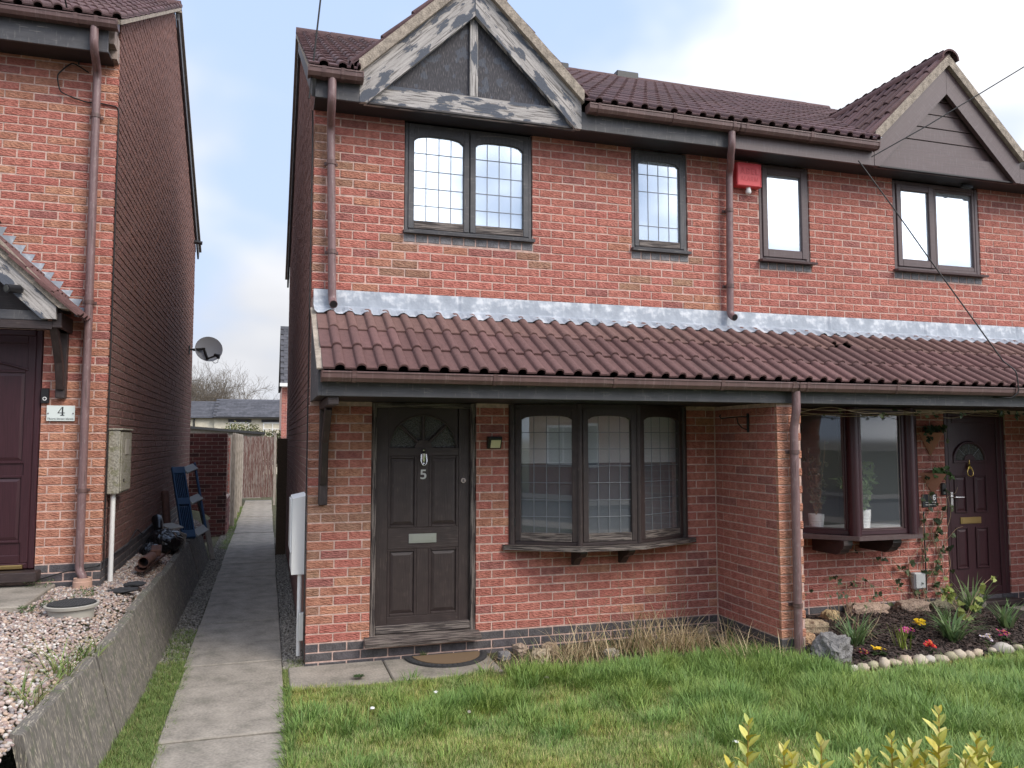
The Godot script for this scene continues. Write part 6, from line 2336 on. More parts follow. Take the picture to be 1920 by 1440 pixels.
	# black membrane scraps in the gravel
	for q in [[-1.50, -0.80, 0.14], [-1.43, -1.1, 0.09]]:
		b = MB.new()
		b.stone(Vector3(q[0], 0.37, q[1]), Vector3(q[2], 0.018, 0.10), 0.5, int(q[2] * 100), 5, 0.4)
		solo("membrane_scrap", b, M.black_rubber, "larger black scrap of weed membrane in the gravel" if q[2] > 0.1 else "smaller black scrap of weed membrane in the gravel further from the camera", "scrap", Vector3(q[0], 0.37, q[1]))
	# half-round door mat
	t = thing("door_mat", "half round worn coir door mat with black rubber border below the black door", "mat", Vector3(1.13, GY + 0.006, 0.1))
	var half := PackedVector2Array()
	var inner := PackedVector2Array()
	for i in 25:
		var a := PI * i / 24.0
		half.append(Vector2(1.15 + 0.35 * cos(a), -(0.055 + 0.36 * sin(a))))
		inner.append(Vector2(1.15 + 0.285 * cos(a), -(0.065 + 0.29 * sin(a))))
	b = MB.new()
	b.xf = Transform3D(Basis(Vector3(1, 0, 0), Vector3(0, 0, -1), Vector3(0, 1, 0)), Vector3(0, GY + 0.006, 0))
	b.prism(half, 0.0, 0.014)
	for i in 24:
		var a0 := PI * i / 24.0
		b.stone(Vector3(1.15 + 0.318 * cos(a0), -(0.06 + 0.325 * sin(a0)), 0.014), Vector3(0.022, 0.022, 0.006), 0.3, i, 3)
	part(t, "border", b, M.black_rubber)
	b = MB.new()
	b.xf = Transform3D(Basis(Vector3(1, 0, 0), Vector3(0, 0, -1), Vector3(0, 1, 0)), Vector3(0, GY + 0.006, 0))
	b.prism(inner, 0.0141, 0.020)
	part(t, "coir", b, M.coir)
	# slatted mat at door 6
	t = thing("slatted_mat", "dark slatted mat on the step in front of the maroon door on the right", "mat", Vector3(7.0, -0.12, 0.45))
	for i in 9:
		b = MB.new()
		b.bb(6.62, 7.42, -0.125, -0.105, 0.17 + 0.062 * i, 0.215 + 0.062 * i, 0.004)
		part(t, "slat", b, M.grey_wood)
	b = MB.new()
	b.bb(6.55, 7.75, -0.35, -0.13, 0.10, 0.80, 0.01)
	solo("doorstep", b, M.paving, "low concrete step under the slatted mat", "step", Vector3(7.1, -0.2, 0.45))
	# litter on the lawn
	for q in [[0.85, 1.10, 0], [0.38, 1.30, 1], [1.70, 1.05, 2], [2.35, 2.55, 0], [0.98, 1.55, 3]]:
		b = MB.new()
		b.stone(Vector3(q[0], lawn_y(q[0], q[1]) + 0.05, q[1]), Vector3(0.022, 0.007, 0.016), 0.4, int(q[0] * 100), 3, q[1])
		b.col = Color(1, 1, 1)
		solo("litter", b, M.white_paint if q[2] < 2 else M.grey_wood, ["scrap of white litter on the grass below the door mat", "flat white scrap near the path edge of the lawn", "pale dry leaf on the grass below the bow window", "tan dry leaf on the mown lawn"][q[2]] if q[0] < 2 else "scrap of white litter far out on the near lawn", "litter", Vector3(q[0], GY, q[1]))

# ---------------------------------------------------------------- plants
# a blade: a tapering ribbon bent over; returns nothing, adds to b
func blade(b: MB, at: Vector3, dir: Vector3, h: float, w: float, droop: float, k := 3, fold := 0.0) -> void:
	var side := dir.cross(Vector3.UP)
	if side.length() < 0.01: side = Vector3.RIGHT
	side = side.normalized()
	var p := at
	var d := (Vector3.UP + dir * (0.25 + 0.3 * droop)).normalized()
	var prev := []
	for i in k + 1:
		var t := float(i) / k
		var ww := w * (1.0 - t * t * 0.97) * 0.5
		var nrm := side.cross(d).normalized()
		var row := [p - side * ww, p + side * ww, (nrm + Vector3.UP * 0.8).normalized(), p - nrm * fold * ww]
		if i > 0:
			if fold > 0:
				b.trin(prev[0], prev[3], row[3], prev[2], prev[2], row[2])
				b.trin(prev[0], row[3], row[0], prev[2], row[2], row[2])
				b.trin(prev[3], prev[1], row[1], prev[2], prev[2], row[2])
				b.trin(prev[3], row[1], row[3], prev[2], row[2], row[2])
			else:
				b.trin(prev[0], prev[1], row[1], prev[2], prev[2], row[2])
				if i < k: b.trin(prev[0], row[1], row[0], prev[2], row[2], row[2])
		prev = row
		p += d * (h / k)
		d = (d + dir * droop / k * (0.5 + t * 1.5) - Vector3.UP * droop * 0.55 / k * (t * 2.0)).normalized()

func tuft(sd: int, blades: int, r: float, h: float, w: float, droop: float, tones: Array, k := 2) -> ArrayMesh:
	var g := RandomNumberGenerator.new()
	g.seed = sd
	var b := MB.new()
	for i in blades:
		var a := g.randf() * TAU
		var a2 := a + g.randf_range(-0.9, 0.9)
		var q := sqrt(g.randf()) * r
		b.col = (tones[g.randi() % tones.size()] as Color) * g.randf_range(0.7, 1.6)
		blade(b, Vector3(cos(a) * q, -0.005, sin(a) * q), Vector3(cos(a2), 0, sin(a2)), h * g.randf_range(0.55, 1.15), w * g.randf_range(0.7, 1.3), droop * g.randf_range(0.3, 1.5), k)
	return b.mesh()

func leaf_shape(b: MB, at: Vector3, dir: Vector3, nrm: Vector3, L: float, W: float, cup := 0.25, lobes := false) -> void:
	var s := dir.cross(nrm).normalized()
	nrm = s.cross(dir).normalized()
	var prof := [[0.0, 0.0], [0.2, 0.32], [0.45, 0.5], [0.7, 0.42], [0.88, 0.22], [1.0, 0.0]]
	if lobes: prof = [[0.0, 0.0], [0.05, 0.4], [0.25, 0.56], [0.4, 0.3], [0.6, 0.42], [0.75, 0.22], [1.0, 0.0]]
	for i in prof.size() - 1:
		var t0: float = prof[i][0]
		var t1: float = prof[i + 1][0]
		var w0: float = prof[i][1] * W
		var w1: float = prof[i + 1][1] * W
		var m0 := at + dir * (t0 * L) - nrm * (0.18 * L * t0 * t0)
		var m1 := at + dir * (t1 * L) - nrm * (0.18 * L * t1 * t1)
		for sg in [-1.0, 1.0]:
			var a = m0 + s * w0 * sg + nrm * cup * w0
			var e = m1 + s * w1 * sg + nrm * cup * w1
			var nn = (nrm - s * sg * cup).normalized()
			if sg > 0:
				b.trin(m0, a, e, nn, nn, nn)
				b.trin(m0, e, m1, nn, nn, nn)
			else:
				b.trin(m0, e, a, nn, nn, nn)
				b.trin(m0, m1, e, nn, nn, nn)

func lawn() -> void:
	var greens := [Color(0.18, 0.245, 0.065), Color(0.21, 0.265, 0.078), Color(0.15, 0.205, 0.06), Color(0.235, 0.27, 0.09), Color(0.27, 0.26, 0.11), Color(0.34, 0.30, 0.15)]
	var lush := [Color(0.155, 0.225, 0.065), Color(0.18, 0.255, 0.075), Color(0.22, 0.28, 0.10), Color(0.13, 0.19, 0.06)]
	var straw := [Color(0.52, 0.41, 0.25), Color(0.44, 0.34, 0.21), Color(0.60, 0.49, 0.31), Color(0.32, 0.24, 0.15)]
	var pn := FastNoiseLite.new()
	pn.seed = 21
	pn.frequency = 1.1
	var pn2 := FastNoiseLite.new()
	pn2.seed = 22
	pn2.frequency = 3.2
	# short turf, long turf
	var kinds := [tuft(1, 18, 0.04, 0.06, 0.0042, 0.9, greens), tuft(2, 18, 0.04, 0.055, 0.004, 1.4, greens), tuft(3, 18, 0.045, 0.105, 0.005, 1.0, lush, 3), tuft(4, 18, 0.05, 0.12, 0.005, 1.5, lush, 3), tuft(5, 14, 0.04, 0.045, 0.003, 1.6, straw)]
	var tr := [[], [], [], [], []]
	var cl := [PackedColorArray(), PackedColorArray(), PackedColorArray(), PackedColorArray(), PackedColorArray()]
	for i in 76000:
		var x := rr(-0.155, 7.6)
		var z := rr(0.47, 4.4) if rng.randf() < 0.86 else rr(4.4, 7.6)
		# keep off the slab, the wing wall and the bed
		if x < 1.45 and z < 0.61 + 0.02 * pn2.get_noise_1d(x * 2): continue
		if x > 1.4 and x < 3.75 and z < 0.80 + 0.1 * pn2.get_noise_1d(x): continue
		if x > 3.7 and x < 4.08 and z < 1.02: continue
		if x >= 4.02 and z < 1.545 - 0.07 * (x - 4.0) + 0.03 * pn2.get_noise_1d(x * 2): continue
		if absf(x - 4.75) < 0.35 and absf(z - 1.56) < 0.10 and rng.randf() < 0.75: continue
		var l := pn.get_noise_2d(x, z) * 0.6 + pn2.get_noise_2d(x, z) * 0.55 + 0.32 * smoothstep(1.6, 3.4, x) - 0.35 * smoothstep(1.2, 2.4, z) * (1.0 - smoothstep(1.5, 3.5, x))
		var edge := smoothstep(1.5, 0.9, z) * (1.0 if x > 1.5 and x < 4.0 else -0.6)
		l += edge * 0.3
		if x > 3.95 and z < 1.75 - 0.07 * (x - 4.0): l -= 0.6
		var k := 0
		if rng.randf() < smoothstep(-0.25, 0.75, l): k = 2 + rng.randi() % 2
		elif rng.randf() < 0.12: k = 4
		else: k = rng.randi() % 2
		var s := rr(0.75, 1.25) * (1.0 + clampf(l, -0.4, 0.5) * 0.5)
		tr[k].append(Transform3D(Basis(Vector3.UP, rr(0, TAU)).rotated(Vector3(1, 0, 0), rr(-0.2, 0.2)).scaled_local(Vector3(s, s * rr(0.8, 1.2), s)), Vector3(x, lawn_y(x, z), z)))
		var yel := clampf(0.5 + 0.9 * pn.get_noise_2d(x * 1.7 + 30.0, z * 1.7), 0, 1)
		cl[k].append(Color(0.82 + 0.36 * yel, 1.0 + 0.14 * yel, 0.9 - 0.05 * yel) * rr(0.9, 1.25))
	# ragged edge hanging over the path
	for i in 900:
		var z := rr(0.62, 4.2)
		var x := -0.155 - 0.05 * rng.randf() * (0.5 + 0.5 * sin(z * 7.0))
		var k := rng.randi() % 3
		var s := rr(0.5, 0.95)
		tr[k].append(Transform3D(Basis(Vector3.UP, rr(0, TAU)).rotated(Vector3(0, 0, 1), rr(0.1, 0.5)).scaled_local(Vector3(s, s, s)), Vector3(x, GY - 0.01, z)))
		cl[k].append(Color(0.95, 1.05, 0.9) * rr(0.85, 1.15))
	# verge between path and retaining wall
	for i in 5200:
		var z := 2.6 - 4.2 * pow(rng.randf(), 1.15)
		if rng.randf() < 0.12: z = rr(-16.5, -7.5)
		var x := rr(-1.13, -0.90)
		if z > 0.6: x = rr(wall_x(z, false) + 0.01, -0.88)
		if z < -0.4 and z > -7.0 and rng.randf() < 0.8: continue
		if z < -7.0: x = rr(-1.05, -0.9)
		var k := 3 if rng.randf() < 0.10 else (4 if rng.randf() < 0.12 else rng.randi() % 3)
		var s := rr(0.5, 1.0)
		if k >= 2 and k < 4: s *= 0.7
		tr[k].append(Transform3D(Basis(Vector3.UP, rr(0, TAU)).scaled_local(Vector3(s, s, s)), Vector3(x, GY - 0.018, z)))
		cl[k].append(Color(0.95, 1, 0.9) * rr(0.8, 1.15))
	for i in 700:
		var x := rr(-2.4, -1.18)
		var z := rr(2.66, 4.6)
		var k := rng.randi() % 4
		var s := rr(0.6, 1.3)
		tr[k].append(Transform3D(Basis(Vector3.UP, rr(0, TAU)).scaled_local(Vector3(s, s, s)), Vector3(x, GY - 0.01, z)))
		cl[k].append(Color(1, 1, 0.95) * rr(0.85, 1.15))
	# the corner weeds beside the slab
	for i in 240:
		var x := rr(-0.17, -0.01) if rng.randf() < 0.7 else rr(-0.17, -0.13)
		var z := rr(-0.22, 0.03) if x > -0.125 else rr(0.0, 0.5)
		tr[1].append(Transform3D(Basis(Vector3.UP, rr(0, TAU)).scaled_local(Vector3.ONE * rr(0.25, 0.5)), Vector3(x, GY - 0.01, z)))
		cl[1].append(Color(0.9, 1, 0.9))
	for k in 5:
		multi(self, "lawn_grass", kinds[k], M.leaf, tr[k], cl[k])
	# dry grass against the wall under the bow window: three clumps and loose straw
	var spots := [[2.35, 0.42, 70, 0.46, "pale dry grass clump below the left bow corbel"], [2.95, 0.45, 120, 0.60, "tallest pale dry grass clump in the middle below the bow window"], [3.40, 0.55, 80, 0.44, "dry grass clump by the inner corner of the wing wall"], [3.60, 0.92, 60, 0.40, "dry grass clump along the foot of the wing wall"], [1.98, 0.55, 54, 0.32, "low dry grass clump among the stones by the door mat"], [1.66, 0.52, 36, 0.20, "short straw clump beside the door mat"]]
	for q in spots:
		var b := MB.new()
		for i in int(q[2]) * 3:
			var a := rr(0, TAU)
			var r := sqrt(rng.randf()) * 0.34
			b.col = straw[rng.randi() % 4] * rr(0.8, 1.35)
			if rng.randf() < 0.10: b.col = lush[rng.randi() % 4]
			var a2 := rr(0, TAU)
			blade(b, Vector3(q[0] + cos(a) * r, GY, q[1] + sin(a) * r * 0.6), Vector3(cos(a2), 0, sin(a2)), q[3] * (0.25 + 0.75 * pow(rng.randf(), 1.6)), rr(0.004, 0.009), rr(0.3, 2.4), 5)
		solo("dry_grass", b, M.leaf, q[4], "dry grass", Vector3(q[0], GY, q[1]))
	# thin dead stalks before the brickwork
	for i in 9:
		var x := rr(1.85, 3.5)
		var b := MB.new()
		var h := rr(0.45, 0.95)
		var lean := rr(-0.25, 0.25)
		b.tube(PackedVector3Array([Vector3(x, GY, 0.25), Vector3(x + lean * 0.3, GY + h * 0.5, 0.22), Vector3(x + lean * 0.8, GY + h * 0.85, 0.2), Vector3(x + lean * 1.2, GY + h, 0.2)]), 0.0022, 4, 0.001)
		solo("dead_stalk", b, M.twig, "thin dead grass stalk standing before the bricks under the bow window", "stalk", Vector3(x, GY, 0.25), "dead stalks under the bow window")
	# weeds at the near left
	for q in [[-1.42, 1.62, 0.42, 60, "tall green grass weed growing over the near end of the concrete wall"], [-1.36, 1.15, 0.26, 46, "shorter grass weed sprawling on the top of the concrete wall"], [-1.45, 2.10, 0.30, 70, "grass weed with dry straw at the near left edge of the gravel"]]:
		var b := MB.new()
		for i in int(q[3]):
			var a := rr(0, TAU)
			b.col = (lush + greens + [straw[0]])[rng.randi() % 11] * rr(0.8, 1.3)
			var h: float = q[2] * rr(0.35, 1.0)
			blade(b, Vector3(q[0] + rr(-0.06, 0.06), 0.28, q[1] + rr(-0.10, 0.10)), Vector3(cos(a), 0, sin(a)), h, rr(0.004, 0.010), rr(0.5, 2.2), 5, 0.4)
		solo("grass_weed", b, M.leaf, q[4], "weed", Vector3(q[0], 0.28, q[1]))
	for q in [[-1.70, -0.42, 0.085, "small leafy weed in the gravel in front of the clay gully"], [-1.86, -0.05, 0.06, "low creeping weed at the corner of the concrete slab"], [-1.98, 0.10, 0.05, "flat weed along the edge of the concrete slab"], [-2.12, -0.82, 0.10, "pale weed stalk beside the doorstep of number 4"]]:
		var b := MB.new()
		for i in 110:
			b.col = [Color(0.10, 0.15, 0.05), Color(0.13, 0.18, 0.07), Color(0.08, 0.12, 0.05)][rng.randi() % 3] * rr(0.8, 1.2)
			var a := rr(0, TAU)
			var d := Vector3(cos(a), rr(0.2, 1.2), sin(a)).normalized()
			var at = Vector3(q[0], 0.40, q[1]) + Vector3(rr(-1, 1), rr(0, 0.8), rr(-1, 1)) * q[2]
			leaf_shape(b, at, d, Vector3.UP, rr(0.012, 0.026), rr(0.008, 0.014))
		solo("gravel_weed", b, M.leaf, q[3], "weed", Vector3(q[0], 0.40, q[1]))
	var sp := MB.new()
	for i in 40:
		sp.col = lush[i % 4]
		var a := rr(0, TAU)
		blade(sp, Vector3(0.97 + rr(-0.02, 0.02), GY, 0.03 + rr(-0.01, 0.01)), Vector3(cos(a), 0, sin(a)), rr(0.03, 0.09), 0.004, 0.8, 3)
	solo("grass_weed", sp, M.leaf, "tiny grass tuft at the joint of plinth and slab beside the mat", "weed", Vector3(0.97, GY, 0.03))
	var dl := MB.new()
	for i in 26:
		var a := TAU * i / 26.0
		dl.col = Color(0.045, 0.075, 0.028) * rr(0.8, 1.3)
		leaf_shape(dl, Vector3(0.38, GY + 0.02, 0.50), Vector3(cos(a), 0.35, sin(a)).normalized(), Vector3.UP, rr(0.035, 0.06), 0.016)
	solo("rosette_weed", dl, M.leaf, "dark rosette weed at the front edge of the concrete slab", "weed", Vector3(0.38, GY, 0.50))

func bed_y(x: float, z: float) -> float:
	return -0.155 + 0.09 * smoothstep(1.3, 0.7, z) + 0.02 * lump.get_noise_2d(x * 4, z * 4)

func strap_clump(x: float, z: float, n: int, h: float, w: float, label: String, tones: Array, droop := 1.2) -> void:
	var b := MB.new()
	for i in n:
		var a := rr(0, TAU)
		b.col = tones[rng.randi() % tones.size()] * rr(0.8, 1.2)
		blade(b, Vector3(x + rr(-0.05, 0.05), bed_y(x, z) - 0.01, z + rr(-0.05, 0.05)), Vector3(cos(a), 0, sin(a)), h * rr(0.6, 1.1), w * rr(0.7, 1.2), droop * rr(0.4, 1.3), 6, 0.35)
	solo("strap_leaf_plant", b, M.leaf, label, "plant", Vector3(x, bed_y(x, z), z))

func flowers(x: float, z: float, n: int, tone: Color, label: String, size := 0.022) -> void:
	var t := thing("flower", label, "flower", Vector3(x, bed_y(x, z), z))
	var b := MB.new()
	var y := bed_y(x, z)
	for i in 26:
		var a := rr(0, TAU)
		b.col = Color(0.05, 0.09, 0.03) * rr(0.8, 1.3)
		leaf_shape(b, Vector3(x, y + 0.01, z), Vector3(cos(a), rr(0.1, 0.5), sin(a)).normalized(), Vector3.UP, rr(0.04, 0.075), 0.028, 0.3)
	part(t, "leaves", b, M.leaf)
	b = MB.new()
	for i in n:
		var c := Vector3(x + rr(-0.045, 0.045), y + rr(0.05, 0.085), z + rr(-0.035, 0.035))
		var up := Vector3(rr(-0.4, 0.4), 1, rr(0.0, 0.8)).normalized()
		var s := up.cross(Vector3.RIGHT).normalized()
		for k in 6:
			b.col = tone * rr(0.8, 1.15)
			var d := s.rotated(up, TAU * k / 6.0)
			leaf_shape(b, c, (d + up * 0.25).normalized(), up, size, size * 0.9, 0.1)
		b.col = Color(0.75, 0.55, 0.05)
		b.stone(c + up * 0.003, Vector3.ONE * 0.005, 0.1, i, 2)
	part(t, "blooms", b, M.leaf)

func bed() -> void:
	var b := MB.new()
	bumpy(b, 4.03, 7.0, 0.0, 1.42, 34, 18, func(x, z): return bed_y(x, z))
	setting("flower_bed", b, M.mulch_soil)
	var chip := MB.new()
	chip.box(Vector3(), Vector3(0.05, 0.006, 0.016), 0.003)
	var tr := []
	var cl := PackedColorArray()
	for i in 6500:
		var x := rr(4.1, 6.6)
		var z := rr(0.12, 1.38 - 0.03 * (x - 4.0))
		tr.append(Transform3D(Basis.from_euler(Vector3(rr(-0.6, 0.6), rr(0, TAU), rr(-0.6, 0.6))).scaled_local(Vector3(rr(0.4, 1.2), 1, rr(0.5, 1.4))), Vector3(x, bed_y(x, z) + rr(-0.004, 0.018), z)))
		cl.append(Color(0.042, 0.027, 0.022) * rr(0.5, 2.0))
	multi(self, "bark_mulch", chip.mesh(), M.tinted, tr, cl)
	# grey rock at the corner
	b = MB.new()
	b.col = Color(0.20, 0.195, 0.19)
	b.stone(Vector3(4.12, -0.10, 1.20), Vector3(0.185, 0.18, 0.15), 0.42, 31, 9, 0.5, true)
	solo("rock", b, M.rock, "large angular grey rock at the front left corner of the flower bed", "rock", Vector3(4.12, GY, 1.2))
	# sandstones along the wall
	var sand := [[4.36, 0.62, 0.17, 0.12, 0.12, "square pale sandstone behind the grey rock next to the downpipe"], [4.86, 0.26, 0.10, 0.10, 0.09, "small buff sandstone second from the left at the back of the bed"], [5.42, 0.12, 0.27, 0.11, 0.11, "broad buff sandstone in the middle at the back of the bed"], [5.92, 0.16, 0.20, 0.12, 0.12, "reddish sandstone right of the broad one at the back of the bed"], [6.30, 0.20, 0.19, 0.10, 0.12, "dark mossy sandstone below the climber at the back of the bed"], [6.62, 0.22, 0.14, 0.17, 0.12, "upright dark stone beside the maroon door step"], [4.13, 0.86, 0.07, 0.07, 0.07, "small orange stone between grey rock and wing wall"]]
	for i in sand.size():
		var q: Array = sand[i]
		b = MB.new()
		b.col = [Color(0.40, 0.31, 0.21), Color(0.42, 0.31, 0.17), Color(0.40, 0.29, 0.22), Color(0.31, 0.23, 0.18), Color(0.25, 0.22, 0.15), Color(0.16, 0.145, 0.12), Color(0.42, 0.27, 0.16)][i]
		b.stone(Vector3(q[0], -0.06, q[1]), Vector3(q[2], q[3], q[4]), 0.3, 40 + i, 8, rr(-0.2, 0.2), true)
		solo("sandstone", b, M.rock, q[5], "rock", Vector3(q[0], GY, q[1]))
	# cobble edging
	var xs := [4.083, 4.19, 4.306, 4.43, 4.54, 4.655, 4.785, 4.90, 5.0, 5.12, 5.225, 5.31, 5.40, 5.60, 5.756, 5.93, 6.10]
	var zs := [1.472, 1.459, 1.433, 1.42, 1.422, 1.436, 1.434, 1.423, 1.432, 1.423, 1.407, 1.42, 1.415, 1.39, 1.354, 1.33, 1.30]
	var ss := [0.045, 0.052, 0.052, 0.065, 0.05, 0.062, 0.068, 0.052, 0.052, 0.05, 0.055, 0.046, 0.05, 0.035, 0.07, 0.04, 0.045]
	for i in xs.size():
		b = MB.new()
		b.col = [Color(0.50, 0.45, 0.40), Color(0.44, 0.37, 0.28), Color(0.40, 0.36, 0.24), Color(0.50, 0.42, 0.33), Color(0.46, 0.38, 0.29), Color(0.48, 0.38, 0.28), Color(0.50, 0.43, 0.34)][i % 7]
		b.stone(Vector3(xs[i], -0.128 - rr(0.0, 0.022), zs[i] + rr(-0.02, 0.02)), Vector3(ss[i] * rr(0.92, 1.22), ss[i] * rr(0.55, 0.9), ss[i] * rr(0.65, 0.95)), 0.34, 60 + i, 7, rr(-0.9, 0.9))
		var lb := "rounded beige cobble in the edging row of the flower bed"
		if i == 0: lb = "first pale cobble of the edging row next to the grey rock"
		if i == 6: lb = "widest oval cobble in the middle of the edging row"
		if i == 14: lb = "largest pale cobble near the right end of the edging row"
		solo("cobble", b, M.pebble, lb, "stone", Vector3(xs[i], GY, zs[i]), "cobbles edging the flower bed")
	# stones under the bow window
	var st := [[1.788, 0.116, 0.075, "buff stone against the plinth right of the door mat"], [1.86, 0.44, 0.105, "flat buff stone at the lawn edge right of the door mat"], [1.607, 0.26, 0.06, "small grey stone touching the right of the door mat"], [2.02, 0.227, 0.09, "buff stone below the left end of the bow window sill"], [2.482, 0.48, 0.07, "pale stone half hidden in the dry grass"], [3.051, 0.281, 0.08, "grey stone at the root of the tallest dry grass"], [3.60, 0.12, 0.10, "buff stone in the inner corner by the wing wall"], [3.63, 0.33, 0.07, "smaller grey stone before the inner corner"]]
	for i in st.size():
		var q: Array = st[i]
		b = MB.new()
		b.col = [Color(0.40, 0.31, 0.24), Color(0.38, 0.31, 0.22), Color(0.22, 0.215, 0.22), Color(0.38, 0.29, 0.20), Color(0.42, 0.38, 0.32), Color(0.26, 0.25, 0.24), Color(0.42, 0.33, 0.25), Color(0.28, 0.26, 0.24)][i]
		b.stone(Vector3(q[0], GY + q[2] * 0.35, q[1]), Vector3(q[2], q[2] * 0.72, q[2] * 0.8), 0.3, 80 + i, 7, rr(0, 3), true)
		solo("stone", b, M.rock, q[3], "rock", Vector3(q[0], GY, q[1]))
	var g1 := [Color(0.14, 0.23, 0.09), Color(0.18, 0.27, 0.11), Color(0.11, 0.19, 0.08), Color(0.23, 0.30, 0.15)]
	strap_clump(4.52, 1.0, 60, 0.36, 0.016, "strap-leaved green plant behind the grey rock at the left of the bed", g1)
	strap_clump(5.52, 1.05, 70, 0.40, 0.018, "largest arching strap-leaved plant in the right part of the bed", g1, 1.5)
	strap_clump(6.45, 0.42, 46, 0.42, 0.020, "upright green plant in front of the maroon door", g1, 0.9)
	strap_clump(6.30, 0.92, 40, 0.30, 0.024, "broad-leaved green plant at the far right of the bed", g1, 0.8)
	strap_clump(5.80, 0.72, 26, 0.22, 0.012, "small grassy plant between the two largest bed plants", g1, 0.8)
	strap_clump(4.92, 1.12, 26, 0.24, 0.012, "bright yellow-green shoots standing upright beside the pink flowers", [Color(0.22, 0.30, 0.05), Color(0.28, 0.33, 0.07)], 0.1)
	flowers(4.587, 1.20, 7, Color(0.85, 0.55, 0.02), "small yellow flowers low at the left of the bed")
	flowers(5.40, 0.80, 14, Color(0.85, 0.60, 0.02), "larger yellow flowers further back in the bed")
	flowers(5.15, 0.92, 12, Color(0.62, 0.07, 0.32), "magenta pink flowers beside the bright shoots")
	flowers(5.10, 1.22, 14, Color(0.60, 0.02, 0.03), "red flowers at the front of the bed")
	flowers(4.42, 1.22, 5, Color(0.16, 0.01, 0.04), "dark wine-red flowers beside the grey rock")
	flowers(5.77, 1.19, 7, Color(0.70, 0.62, 0.72), "pale lilac flowers at the right of the bed")
	flowers(6.02, 1.12, 7, Color(0.40, 0.02, 0.14), "dark crimson flowers at the right end of the bed")
	climbers()

# a wandering stem on a wall with ivy leaves
func stem_with_leaves(t: Node3D, pts: Array, r: float, leaves: int, lsize: float, tones: Array, m: Material) -> void:
	var c := Curve3D.new()
	for i in pts.size():
		var p: Vector3 = pts[i]
		var tn: Vector3 = (pts[mini(i + 1, pts.size() - 1)] - pts[maxi(i - 1, 0)]) / 6.0
		c.add_point(p, -tn, tn)
	c.bake_interval = 0.04
	var b := MB.new()
	b.tube(c.tessellate(4, 4), r, 5, r * 0.5)
	part(t, "stem", b, m)
	if leaves <= 0: return
	var L := c.get_baked_length()
	for i in leaves:
		var at := c.sample_baked(L * rr(0.1, 1.0))
		var lf := MB.new()
		lf.col = tones[rng.randi() % tones.size()] * rr(0.75, 1.25)
		var d := Vector3(rr(-1, 1), rr(-0.8, 0.6), rr(0.1, 0.9)).normalized()
		for k in 1 + rng.randi() % 3:
			leaf_shape(lf, at + Vector3(rr(-0.02, 0.02), rr(-0.02, 0.02), rr(0.0, 0.02)), (d + Vector3(rr(-0.7, 0.7), rr(-0.7, 0.7), rr(-0.2, 0.5))).normalized(), Vector3(rr(-0.3, 0.3), 0.5, 1).normalized(), lsize * rr(0.7, 1.2), lsize * 0.8, 0.15, true)
		part(t, "leaf", lf, M.leaf)

